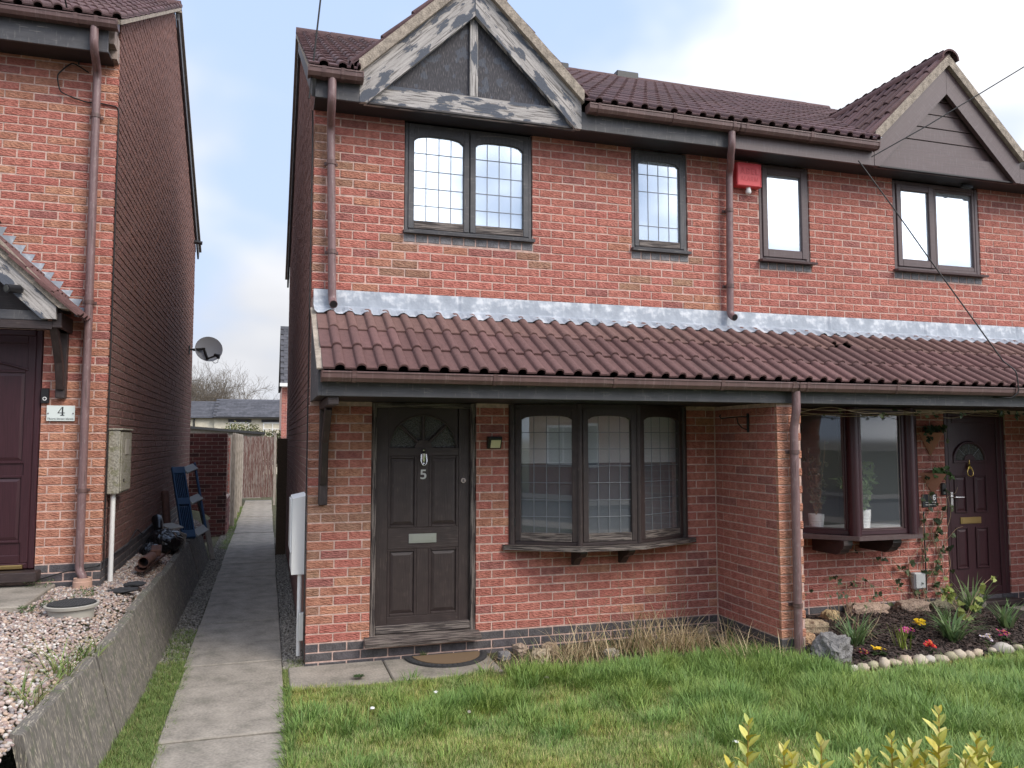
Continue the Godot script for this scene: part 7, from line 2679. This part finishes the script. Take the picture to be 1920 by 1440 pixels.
func climbers() -> void:
	var ivy := [Color(0.055, 0.085, 0.04), Color(0.075, 0.11, 0.05), Color(0.045, 0.07, 0.035), Color(0.11, 0.14, 0.06)]
	var t := thing("climbing_plant", "bare-stemmed climber with small ivy leaves between bay window and maroon door", "climber", Vector3(6.3, -0.1, 0.05))
	for i in 7:
		var x := 6.1 + 0.07 * i
		var pts := [Vector3(x, -0.08, 0.06)]
		for k in 7:
			pts.append(Vector3(clampf(x + rr(-0.10, 0.12) + 0.02 * k, 6.0, 6.62), 0.15 + 0.24 * k + rr(-0.06, 0.06), rr(0.012, 0.04)))
		stem_with_leaves(t, pts.slice(0, 5 + i % 4), 0.005, 7, 0.055, ivy, M.twig)
	for q in [[6.05, -0.05, 5.2, 0.62], [5.8, -0.05, 5.0, 0.30], [6.2, 0.1, 5.5, 0.45], [6.3, 0.2, 6.75, 0.75], [6.35, 0.6, 6.70, 1.15], [6.25, 0.0, 4.7, 0.18]]:
		var pts := []
		for k in 6:
			var f := k / 5.0
			pts.append(Vector3(lerpf(q[0], q[2], f), lerpf(q[1], q[3], f) + 0.12 * sin(PI * f) + rr(-0.03, 0.03), rr(0.02, 0.09)))
		stem_with_leaves(t, pts, 0.0035, 6, 0.05, ivy, M.twig)
	t = thing("climbing_plant", "thin leafy creeper trailing along under the gutter of number 6", "climber", Vector3(5.5, 1.93, 0.95))
	for i in 5:
		var pts := []
		for k in 10:
			pts.append(Vector3(4.08 + k * 0.37 + rr(-0.05, 0.05), 1.93 + rr(-0.045, 0.03) - 0.01 * i, 0.90 - 0.06 * i + rr(-0.03, 0.03)))
		stem_with_leaves(t, pts, 0.0035, 9 if i < 3 else 3, 0.045, ivy, M.twig)
	t = thing("shrub", "young shrub with bare stems and lime leaves in front of the doorstep", "shrub", Vector3(6.12, -0.08, 0.75))
	for i in 6:
		var a := rr(-0.8, 0.9)
		var pts := [Vector3(6.0, -0.08, 0.72), Vector3(6.0 + a * 0.15, 0.08, 0.72), Vector3(6.0 + a * 0.32, 0.18 + rr(0, 0.08), 0.70), Vector3(6.0 + a * 0.5, 0.26 + rr(0, 0.12), 0.68)]
		stem_with_leaves(t, pts, 0.005, 6, 0.055, [Color(0.22, 0.27, 0.06), Color(0.27, 0.31, 0.08)], M.twig)
	t = thing("shrub", "leafless twiggy rose in the left part of the bed", "shrub", Vector3(4.75, -0.1, 0.75))
	for i in 12:
		var a := rr(-1.0, 1.0)
		var z := rr(0.5, 0.95)
		var pts := [Vector3(4.72 + rr(-0.1, 0.1), -0.09, z), Vector3(4.72 + a * 0.14, 0.06, z), Vector3(4.72 + a * 0.28, 0.15 + rr(0, 0.12), z + rr(-0.05, 0.05)), Vector3(4.72 + a * 0.40, 0.22 + rr(0, 0.25), z + rr(-0.08, 0.08))]
		stem_with_leaves(t, pts, 0.0035, 2, 0.04, ivy, M.twig)
	# wall planters: inverted pyramids
	for q in [[6.375, 1.735, 0.26, 0.255, "upper terracotta wall planter with dark ivy beside the maroon door", "dark trailing ivy growing in the upper wall planter"], [6.395, 1.31, 0.33, 0.235, "lower broad terracotta wall planter above the black number plaque", "small green plant sprouting in the lower wall planter"]]:
		var b := MB.new()
		var x: float = q[0]
		var y: float = q[1]
		var w: float = q[2] / 2.0
		var h: float = q[3]
		var A := Vector3(x - w, y, 0.003)
		var B := Vector3(x + w, y, 0.003)
		var F := Vector3(x + 0.01, y - 0.01, 0.19)
		var P := Vector3(x + 0.01, y - h, 0.01)
		b.tri(A, P, F)
		b.tri(P, B, F)
		b.tri(A, B, P)
		var A2 := A + Vector3(0.02, -0.02, 0.0)
		var B2 := B + Vector3(-0.02, -0.02, 0.0)
		var F2 := F + Vector3(0, -0.02, -0.03)
		b.tri(A2, F2, B2)
		b.quad(A, F, F2, A2)
		b.quad(F, B, B2, F2)
		solo("wall_planter", b, M.terracotta, q[4], "planter", Vector3(x, y - h, 0.0))
		var pl := thing("potted_plant", q[5], "plant", Vector3(x, y, 0.07))
		for i in 9:
			var a := rr(-1, 1)
			var pts := [Vector3(x, y - 0.01, 0.06), Vector3(x + a * w * 0.6, y + rr(0.02, 0.06), 0.08), Vector3(x + a * w * 1.2, y + rr(-0.05, 0.07), rr(0.06, 0.14))]
			if h > 0.25 and i % 3 == 0: pts.append(Vector3(x + a * w * 1.3, y - rr(0.05, 0.22), rr(0.08, 0.16)))
			stem_with_leaves(pl, pts, 0.003, 4, 0.05, ivy if h > 0.25 else [Color(0.07, 0.13, 0.04), Color(0.1, 0.17, 0.06)], M.twig)
	# pots in the bay
	for q in [[4.86, 0.10, 0.075, 0.155, "white ribbed pot with a dead-stemmed plant in the left light of the bay"], [5.12, 0.28, 0.06, 0.17, "narrow white pot half hidden behind the bay post"], [5.30, 0.22, 0.085, 0.20, "tall white ribbed pot with a zamia plant in the front light of the bay"]]:
		var b := MB.new()
		var R: float = q[2]
		var H: float = q[3]
		var prof := PackedVector2Array([Vector2(R * 0.82, 0.0)])
		for k in 9:
			prof.append(Vector2(R * (0.83 + 0.15 * k / 9.0) + 0.002 * (k % 2), H * (0.08 + 0.075 * k)))
		prof.append_array(PackedVector2Array([Vector2(R, H * 0.8), Vector2(R, H), Vector2(R - 0.006, H), Vector2(R - 0.01, H * 0.85), Vector2(0, H * 0.85)]))
		b.lathe(prof, 24, Vector3(q[0], 0.769, q[1]))
		solo("plant_pot", b, M.white_plastic, q[4], "pot", Vector3(q[0], 0.769, q[1]))
	var zz := thing("potted_plant", "zamia plant with long arching green stems behind the bay glass", "plant", Vector3(5.26, 0.95, 0.22))
	for i in 8:
		var a := rr(-1.1, 1.0)
		var pts := [Vector3(5.28, 0.93, 0.22), Vector3(5.28 + a * 0.10, 1.10, 0.22), Vector3(5.28 + a * 0.22, 1.25, 0.22 + rr(-0.06, 0.06)), Vector3(5.28 + a * 0.34, 1.30 + rr(-0.05, 0.2), 0.22 + rr(-0.1, 0.08))]
		stem_with_leaves(zz, pts, 0.007, 9, 0.085, [Color(0.10, 0.17, 0.05), Color(0.13, 0.20, 0.06), Color(0.08, 0.13, 0.045)], M.leaf_stem)
	zz = thing("potted_plant", "dry twiggy plant behind the left glass of the bay", "plant", Vector3(4.86, 0.92, 0.10))
	for i in 12:
		var a := rr(-1, 1)
		var pts := [Vector3(4.86, 0.91, 0.1), Vector3(4.86 + a * 0.06, 1.05, 0.1), Vector3(4.86 + a * 0.12 + rr(-0.04, 0.04), 1.25, 0.1 + rr(-0.05, 0.05)), Vector3(4.86 + a * 0.15, 1.40 + rr(0, 0.25), 0.1)]
		stem_with_leaves(zz, pts, 0.003, 5, 0.045, [Color(0.09, 0.08, 0.045), Color(0.06, 0.075, 0.04)], M.twig)

func hedge() -> void:
	var t := thing("hedge", "clipped privet hedge with fresh yellow-green shoots close to the camera", "hedge", Vector3(1.4, GY, 5.3))
	var tones := [Color(0.44, 0.43, 0.075), Color(0.54, 0.51, 0.11), Color(0.36, 0.40, 0.09), Color(0.62, 0.57, 0.20), Color(0.48, 0.41, 0.05)]
	var leaf_meshes := []
	for v in 10:
		var b := MB.new()
		b.col = tones[v % 5] * (0.85 if v > 4 else 1.1)
		leaf_shape(b, Vector3(), Vector3.UP, Vector3(0, 0, 1), 1.0, 0.40 + 0.015 * v, 0.15 + 0.04 * v)
		leaf_meshes.append(b.mesh())
	# each shoot: where it stands along the hedge, its top
	var shoots := [[0.615, 1.115, 0.0], [0.665, 1.035, 0.05], [0.70, 1.055, -0.03], [0.755, 1.075, 0.0], [0.80, 1.035, 0.04], [0.845, 1.045, 0.0], [0.872, 1.06, 0.06], [0.915, 1.075, -0.03], [0.962, 1.10, 0.03], [0.988, 1.135, 0.0], [1.02, 1.05, 0.05], [1.06, 1.085, 0.0], [1.10, 1.05, -0.02], [1.15, 1.06, 0.05], [1.22, 1.08, 0.0], [1.3, 1.04, 0.02], [1.42, 1.06, 0.0], [0.635, 1.0, -0.05], [0.73, 1.01, 0.05], [0.94, 1.03, 0.08], [1.04, 1.02, -0.06], [0.78, 1.0, -0.06], [0.88, 1.01, -0.08], [0.60, 1.02, 0.03], [0.69, 0.99, 0.0], [0.715, 1.025, 0.03], [0.82, 1.0, 0.02], [0.90, 1.03, 0.03], [0.935, 1.045, 0.0], [0.97, 1.05, -0.05], [1.005, 1.06, 0.04], [1.03, 1.0, 0.0], [1.08, 1.03, 0.05], [0.620, 1.000, -0.08], [0.661, 1.013, 0.10], [0.702, 1.026, 0.04], [0.710, 1.039, -0.02], [0.751, 1.000, -0.08], [0.792, 1.013, 0.10], [0.800, 1.026, 0.04], [0.841, 1.039, -0.02], [0.882, 1.000, -0.08], [0.890, 1.013, 0.10], [0.931, 1.026, 0.04], [0.972, 1.039, -0.02], [0.980, 1.000, -0.08], [1.021, 1.013, 0.10], [1.062, 1.026, 0.04], [1.070, 1.039, -0.02], [1.111, 1.000, -0.08], [1.152, 1.013, 0.10], [1.160, 1.026, 0.04], [1.201, 1.039, -0.02], [1.242, 1.000, -0.08], [1.250, 1.013, 0.10]]
	for q in shoots:
		var z: float = 5.32 + (q[0] - 0.62) * 0.29 + q[2]
		var top := Vector3(q[0], q[1] - 0.04, z)
		var foot := Vector3(q[0] + rr(-0.03, 0.03), 0.70, z + rr(-0.03, 0.03))
		var b := MB.new()
		b.col = Color(0.32, 0.22, 0.06)
		b.tube(PackedVector3Array([foot, foot.lerp(top, 0.5) + Vector3(rr(-0.01, 0.01), 0, 0), top]), 0.0028, 5, 0.0012)
		var st := part(t, "shoot", b, M.hedge_leaf)
		var y := 0.0
		var k := 0
		var ph := rr(0, TAU)
		while y < 0.26:
			var at := top - (top - foot).normalized() * y
			for s in 2:
				var a := ph + (PI / 2) * (k % 2) + PI * s
				var d := Vector3(cos(a) * 0.75, 0.8 + (0.8 if y < 0.02 else 0.0), sin(a) * 0.75).normalized()
				var n := Vector3.UP - d * d.y * 0.9
				var sd := d.cross(n).normalized()
				var L := rr(0.028, 0.043) * (0.7 if y < 0.015 else 1.0)
				piece(st, "leaf", leaf_meshes[rng.randi() % 10], M.hedge_leaf, Transform3D(Basis(sd, d, sd.cross(d)).scaled_local(Vector3.ONE * L), at))
			y += rr(0.012, 0.019)
			k += 1
	# the clipped mass below the frame
	var tr := []
	var cl := PackedColorArray()
	for i in 9000:
		var d := Vector3(rr(-1, 1), rr(-0.3, 1), rr(-1, 1)).normalized()
		var s := d.cross(Vector3.UP).normalized()
		var x := rr(0.55, 4.2)
		tr.append(Transform3D(Basis(s, d, s.cross(d)).scaled_local(Vector3.ONE * rr(0.022, 0.036)), Vector3(x, rr(0.0, 0.90), 5.34 + (x - 0.62) * 0.29 + rr(-0.20, 0.22))))
		cl.append(Color(1, 1, 1) * rr(0.3, 0.9))
	multi(t, "foliage", leaf_meshes[2], M.hedge_leaf, tr, cl)
	var b := MB.new()
	for i in 26:
		var x := 0.6 + 0.14 * i
		b.tube(PackedVector3Array([Vector3(x, GY, 5.34 + (x - 0.62) * 0.29), Vector3(x + rr(-0.05, 0.05), 0.4, 5.34 + (x - 0.62) * 0.29), Vector3(x + rr(-0.1, 0.1), 0.85, 5.34 + (x - 0.62) * 0.29)]), 0.008, 5, 0.003)
	part(t, "stems", b, M.bark)

# ---------------------------------------------------------------- beyond the alley, and across the street
func branch(b: MB, p: Vector3, d: Vector3, L: float, r: float, depth: int, g: RandomNumberGenerator) -> void:
	var pts := PackedVector3Array([p])
	var q := p
	var dd := d
	for i in 3:
		dd = (dd + Vector3(g.randf_range(-0.16, 0.16), g.randf_range(-0.03, 0.14), g.randf_range(-0.16, 0.16))).normalized()
		q += dd * L / 3.0
		pts.append(q)
	b.tube(pts, r, 5 if depth > 2 else 3, r * 0.62, false)
	if depth == 0: return
	var n := 3 if depth > 1 else 4
	for i in n + (1 if depth > 3 else 0):
		var a := g.randf() * TAU
		var side := dd.cross(Vector3(cos(a), 0.3, sin(a))).normalized()
		var from := q if i < 2 else pts[1 + g.randi() % 3]
		branch(b, from, (dd * g.randf_range(0.5, 1.0) + side * g.randf_range(0.4, 0.85)).normalized(), L * g.randf_range(0.62, 0.84), r * 0.6, depth - 1, g)

func bare_tree(x: float, z: float, h: float, sd: int, label: String) -> void:
	var g := RandomNumberGenerator.new()
	g.seed = sd
	var t := thing("bare_tree", label, "tree", Vector3(x, -1.5, z), "bare trees behind the white house")
	var b := MB.new()
	b.tube(PackedVector3Array([Vector3(x, -2, z), Vector3(x + 0.05, -2 + h * 0.15, z), Vector3(x, -2 + h * 0.30, z)]), 0.26, 7, 0.2)
	part(t, "trunk", b, M.bark)
	b = MB.new()
	for i in 6:
		var a := TAU * i / 6.0 + g.randf()
		branch(b, Vector3(x, -2 + h * (0.22 + 0.02 * i), z), Vector3(cos(a) * 0.55, 1.0, sin(a) * 0.55).normalized(), h * 0.24, 0.085, 5, g)
	part(t, "crown", b, M.bark)

func slate_roof(h: Node3D, x0: float, x1: float, y0: float, z0: float, y1: float, z1: float, rows: int, cols: int, own: bool) -> void:
	var down := Vector3(0, y0 - y1, z0 - z1).normalized()
	var up := down.cross(UX)
	var L := Vector2(y0 - y1, z0 - z1).length()
	var b := MB.new()
	b.quad(Vector3(x0, y0, z0), Vector3(x1, y0, z0), Vector3(x1, y1, z1), Vector3(x0, y1, z1))
	b.quad(Vector3(x0, y1, z1 - 0.05), Vector3(x1, y1, z1 - 0.05), Vector3(x1, y0, z1 - (z0 - z1)), Vector3(x0, y0, z1 - (z0 - z1)))
	var roof := part(h, "roof", b, M.slate)
	var w := (x1 - x0) / cols
	var s := MB.new()
	s.box(Vector3(0, 0.008, -0.5), Vector3(0.985, 0.014, 1.0), 0.0)
	var sm := s.mesh()
	var tr := []
	var cl := PackedColorArray()
	for r in rows:
		for c in cols:
			var p := Vector3(lerpf(x0, x1, (c + 0.5 + 0.5 * (r % 2)) / (cols + 0.5)), y1, z1) + down * (L * (r + 1) / rows) + up * 0.012
			var tf := Transform3D(Basis(UX, up, (down + up * 0.03).normalized()).scaled_local(Vector3(w, 1.6, L / rows * 1.1)), p)
			if own:
				piece(roof, "slate", sm, M.slate, tf)
			else:
				tr.append(tf)
				cl.append(Color(1, 1, 1) * rr(0.75, 1.3))
	if tr.size(): multi(roof, "slates", sm, M.slate, tr, cl)

func far_window(h: Node3D, x: float, y: float, z: float, w: float, hh: float) -> void:
	var n := Node3D.new()
	n.name = "window"
	h.add_child(n, true)
	n.position = -h.position
	plain_frame(n, "frame", Transform3D(), x, x + w, y, y + hh, z - 0.05, z + 0.03, 0.07, M.white_paint)
	var b := MB.new()
	b.bb(x + w / 2 - 0.03, x + w / 2 + 0.03, y + 0.07, y + hh - 0.07, z - 0.04, z + 0.025)
	b.bb(x + 0.07, x + w - 0.07, y + hh * 0.62, y + hh * 0.62 + 0.05, z - 0.04, z + 0.02)
	part(n, "glazing_bar", b, M.white_paint)
	b = MB.new()
	b.bb(x + 0.05, x + w - 0.05, y + 0.05, y + hh - 0.05, z - 0.03, z - 0.02)
	part(n, "pane", b, M.far_glass)
	b = MB.new()
	b.bb(x - 0.08, x + w + 0.08, y - 0.10, y, z - 0.05, z + 0.08)
	part(n, "sill", b, M.white_paint)

func far_things() -> void:
	mat("far_glass", lin(0.10, 0.12, 0.14), 0.08)
	# white house
	var z := -45.0
	var h := thing("white_house", "long low white rendered house with grey slate roof seen above the gate", "house", Vector3(-2, -2.0, z))
	var b := MB.new()
	b.bb(-9.0, -3.42, -2.5, 3.00, z - 6, z - 0.15)
	b.bb(-3.45, 6.0, -2.5, 3.10, z - 6, z)
	part(h, "wall", b, M.render)
	slate_roof(h, -9.0, -3.3, 2.98, z + 0.1, 4.15, z - 3.6, 12, 14, false)
	slate_roof(h, -3.55, 6.2, 3.06, z + 0.3, 4.32, z - 3.6, 12, 22, false)
	b = MB.new()
	b.bb(-3.5, 6.1, 2.98, 3.07, z + 0.25, z + 0.36)
	part(h, "gutter", b, M.black_iron)
	far_window(h, -2.55, 1.6, z, 1.15, 1.15)
	far_window(h, 0.95 - 2.55 + 1.0, 1.6, z, 1.15, 1.15)
	for x: float in [-2.65, -0.70]:
		b = MB.new()
		b.bb(x, x + 1.35, 2.75, 2.93, z, z + 0.04)
		part(h, "lintel", b, M.slate)
	b = MB.new()
	b.tube(PackedVector3Array([Vector3(-4.6, 2.95, z - 0.05), Vector3(-4.6, -2, z - 0.05)]), 0.05, 8)
	part(h, "downpipe", b, M.black_iron)
	# red brick house with slate roof on the right
	h = thing("brick_house", "bright red brick house edge with grey slate roof beyond the right flank", "house", Vector3(2.5, -0.5, -30))
	b = MB.new()
	b.bb(0.26, 8.0, -1.0, 4.05, -37, -30.006)
	var wl := part(h, "wall", b, M.mortar)
	var list := []
	lay(list, Transform3D(Basis(), Vector3(0.25, 1.3, -30)), 0.0, 1.1, 0.0, 36 * CH, [], "red")
	for e in list: e[1] = "red"
	place_bricks(wl, list, 60)
	slate_roof(h, 0.18, 8.0, 4.16, -29.7, 7.2, -33.5, 20, 26, false)
	b = MB.new()
	b.bb(0.15, 8.0, 4.02, 4.17, -29.72, -29.58)
	part(h, "gutter", b, M.white_paint)
	# sheds behind the gate
	h = thing("shed", "dark felt-roofed shed with sloping edge behind the garden wall", "shed", Vector3(-2, -0.2, -24))
	b = MB.new()
	b.xf = Transform3D(Basis(), Vector3())
	b.prism(PackedVector2Array([Vector2(-4.5, -0.5), Vector2(-0.52, -0.5), Vector2(-0.52, 1.86), Vector2(-4.5, 2.2)]), -27, -24)
	part(h, "wall", b, M.grey_wood)
	b = MB.new()
	b.bar(Vector3(-4.6, 2.24, -25.4), Vector3(-0.42, 1.90, -25.4), 3.2, 0.09)
	part(h, "roof", b, M.black_rubber)
	# bush
	var t := thing("bush", "olive green bush in front of the white house above the gate", "bush", Vector3(-1.0, 0, -31))
	var lf := MB.new()
	for q in [[-1.45, 1.75, 1.0, 0.75], [-0.35, 1.45, 1.0, 0.75], [-2.2, 1.4, 0.7, 0.5], [0.2, 1.2, 0.8, 0.7]]:
		for i in 1500:
			var d := Vector3(rr(-1, 1), rr(-1, 1), rr(-1, 1)).normalized() * pow(rng.randf(), 0.33)
			lf.col = [Color(0.19, 0.20, 0.07), Color(0.14, 0.16, 0.05), Color(0.25, 0.24, 0.11), Color(0.10, 0.11, 0.05)][rng.randi() % 4]
			leaf_shape(lf, Vector3(q[0], q[1], -31) + d * Vector3(q[2], q[3], 0.7) * rr(0.85, 1.1), Vector3(rr(-1, 1), rr(-1, 1), rr(-1, 1)).normalized(), Vector3(rr(-0.5, 0.5), 1, rr(-0.5, 0.5)).normalized(), 0.12, 0.07)
	part(t, "foliage", lf, M.leaf)
	b = MB.new()
	for i in 8: b.tube(PackedVector3Array([Vector3(-1.0 + 0.2 * (i - 4), -0.5, -31), Vector3(-1.0 + 0.35 * (i - 4), 1.6, -31 + rr(-0.3, 0.3))]), 0.03, 5, 0.01)
	part(t, "stem", b, M.bark)
	bare_tree(-4.3, -62, 9.8, 3, "bare spreading tree nearest the satellite dish above the white house")
	bare_tree(-7.2, -64, 9.8, 4, "dense bare tree partly hidden by the dark flank")
	bare_tree(-5.9, -66, 9.4, 9, "bare tree between the two others above the white house")
	bare_tree(1.5, -66, 7.2, 6, "faint bare tree beside the slate roof on the right")
	# across the street: what the bow window mirrors
	for q in [[-7.0, "red brick house across the street, left of the pair mirrored in the bow window"], [6.0, "red brick house across the street, right of the pair mirrored in the bay window"]]:
		var x: float = q[0]
		h = thing("brick_house", q[1], "house", Vector3(x, GY, 20.0), "houses across the street")
		b = MB.new()
		b.bb(x - 5.5, x + 5.5, GY - 0.2, 5.0, 18.0, 25.0)
		part(h, "wall", b, M.far_brick)
		b = MB.new()
		b.xf = Transform3D(Basis(Vector3(0, 0, 1), Vector3(0, 1, 0), Vector3(-1, 0, 0)), Vector3())
		b.prism(PackedVector2Array([Vector2(17.7, 4.95), Vector2(25.3, 4.95), Vector2(21.5, 7.6)]), -(x + 5.7), -(x - 5.7))
		part(h, "roof", b, M.slate)
		for wx: float in [x - 4.6, x - 1.2, x + 2.6]:
			for wy: float in [0.75, 3.1]:
				var wn := MB.new()
				wn.bb(wx, wx + 1.5, wy, wy + 1.45, 17.93, 18.05)
				var f := part(h, "window", wn, M.white_paint)
				wn = MB.new()
				for k in 2: wn.bb(wx + 0.09 + 0.7 * k, wx + 0.71 + 0.7 * k, wy + 0.09, wy + 1.36, 17.915, 17.929)
				part(f, "pane", wn, M.far_glass)
	t = thing("hedge", "clipped dark hedge across the street mirrored in the bow window", "hedge", Vector3(-4, GY, 16.6))
	lf = MB.new()
	for i in 5000:
		lf.col = Color(0.05, 0.08, 0.03) * rr(0.6, 1.5)
		leaf_shape(lf, Vector3(rr(-8, 0.5), rr(-0.1, 1.35), 16.7 + rr(-0.4, 0.4)), Vector3(rr(-1, 1), rr(-1, 1), rr(-1, 1)).normalized(), Vector3(rr(-1, 1), 1, rr(-1, 1)).normalized(), 0.16, 0.10)
	part(t, "foliage", lf, M.leaf)

# ---------------------------------------------------------------- sky
const SUN := Vector3(0.4465, 0.6842, 0.5762)
func sky_picture() -> ImageTexture:
	var w := 1024
	var h := 512
	var im := Image.create(w, h, false, Image.FORMAT_RGBF)
	var a := FastNoiseLite.new()
	a.seed = 14
	a.frequency = 1.3
	a.fractal_octaves = 5
	var c := FastNoiseLite.new()
	c.seed = 8
	c.frequency = 0.75
	c.fractal_octaves = 3
	for j in h:
		var el := PI / 2 - PI * (j + 0.5) / h
		var y := sin(el)
		for i in w:
			if y < -0.05:
				im.set_pixel(i, j, Color(0.16, 0.155, 0.145))
				continue
			var az := TAU * (i + 0.5) / w
			var d := Vector3(sin(az) * cos(el), y, -cos(az) * cos(el))
			# flatten towards the horizon so that the cloud sheets lie level
			var q := Vector3(d.x, d.y * 2.4 + 0.15, d.z) / (0.35 + maxf(d.y, 0.0) * 0.65)
			var n := a.get_noise_3dv(q)
			var m := c.get_noise_3dv(q * 0.7 + Vector3(3, 1, 2))
			var cover := clampf(0.58 + 0.85 * n + 1.05 * m, 0.0, 1.0)
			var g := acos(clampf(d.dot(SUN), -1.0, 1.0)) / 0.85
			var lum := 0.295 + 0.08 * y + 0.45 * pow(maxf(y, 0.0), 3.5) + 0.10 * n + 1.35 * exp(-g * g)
			var blue := Color(0.20, 0.265, 0.40).lerp(Color(0.25, 0.30, 0.385), clampf(1.0 - y * 1.6, 0, 1))
			var cloud := Color(0.935, 0.95, 1.0) * lum
			var col := blue.lerp(cloud, smoothstep(0.25, 0.95, cover))
			im.set_pixel(i, j, Color(col.r, col.g, col.b))
	return ImageTexture.create_from_image(im)

func _ready() -> void:
	rng.seed = 2024
	# camera
	var cam := Camera3D.new()
	cam.name = "camera"
	cam.keep_aspect = Camera3D.KEEP_HEIGHT
	cam.fov = 51.72
	cam.near = 0.05
	cam.far = 900.0
	var yaw := deg_to_rad(17.1228)
	var pitch := deg_to_rad(4.051)
	var fwd := Vector3(sin(yaw) * cos(pitch), sin(pitch), -cos(yaw) * cos(pitch))
	var right := Vector3(cos(yaw), 0, sin(yaw))
	cam.transform = Transform3D(Basis(right, right.cross(fwd), -fwd), EYE)
	add_child(cam)
	cam.current = true
	# sky and exposure
	var we := WorldEnvironment.new()
	we.name = "environment"
	var e := Environment.new()
	e.background_mode = Environment.BG_SKY
	e.sky = Sky.new()
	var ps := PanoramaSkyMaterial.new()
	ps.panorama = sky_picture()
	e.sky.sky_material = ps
	e.background_energy_multiplier = 1.0
	e.tonemap_mode = Environment.TONE_MAPPER_LINEAR
	e.tonemap_exposure = 2.75
	e.sdfgi_enabled = true
	e.ssao_enabled = true
	e.ssil_enabled = true
	we.environment = e
	add_child(we)
	# the sun through thin cloud, from the front right
	var sun := DirectionalLight3D.new()
	sun.name = "sun"
	sun.light_color = Color(1.0, 0.96, 0.90)
	sun.light_energy = 0.36
	sun.light_angular_distance = 28.0
	sun.shadow_enabled = true
	sun.transform = Transform3D(Basis.looking_at(-SUN, Vector3.UP), Vector3(6, 20, 12))
	add_child(sun)
	make_materials()
	var fb := mat("far_brick", lin(0.30, 0.13, 0.095), 0.95)
	mat("leaf_stem", lin(0.12, 0.19, 0.06), 0.6)
	ground()
	house_five()
	house_six()
	house_four()
	far_things()
	fittings()
	lawn()
	bed()
	hedge()
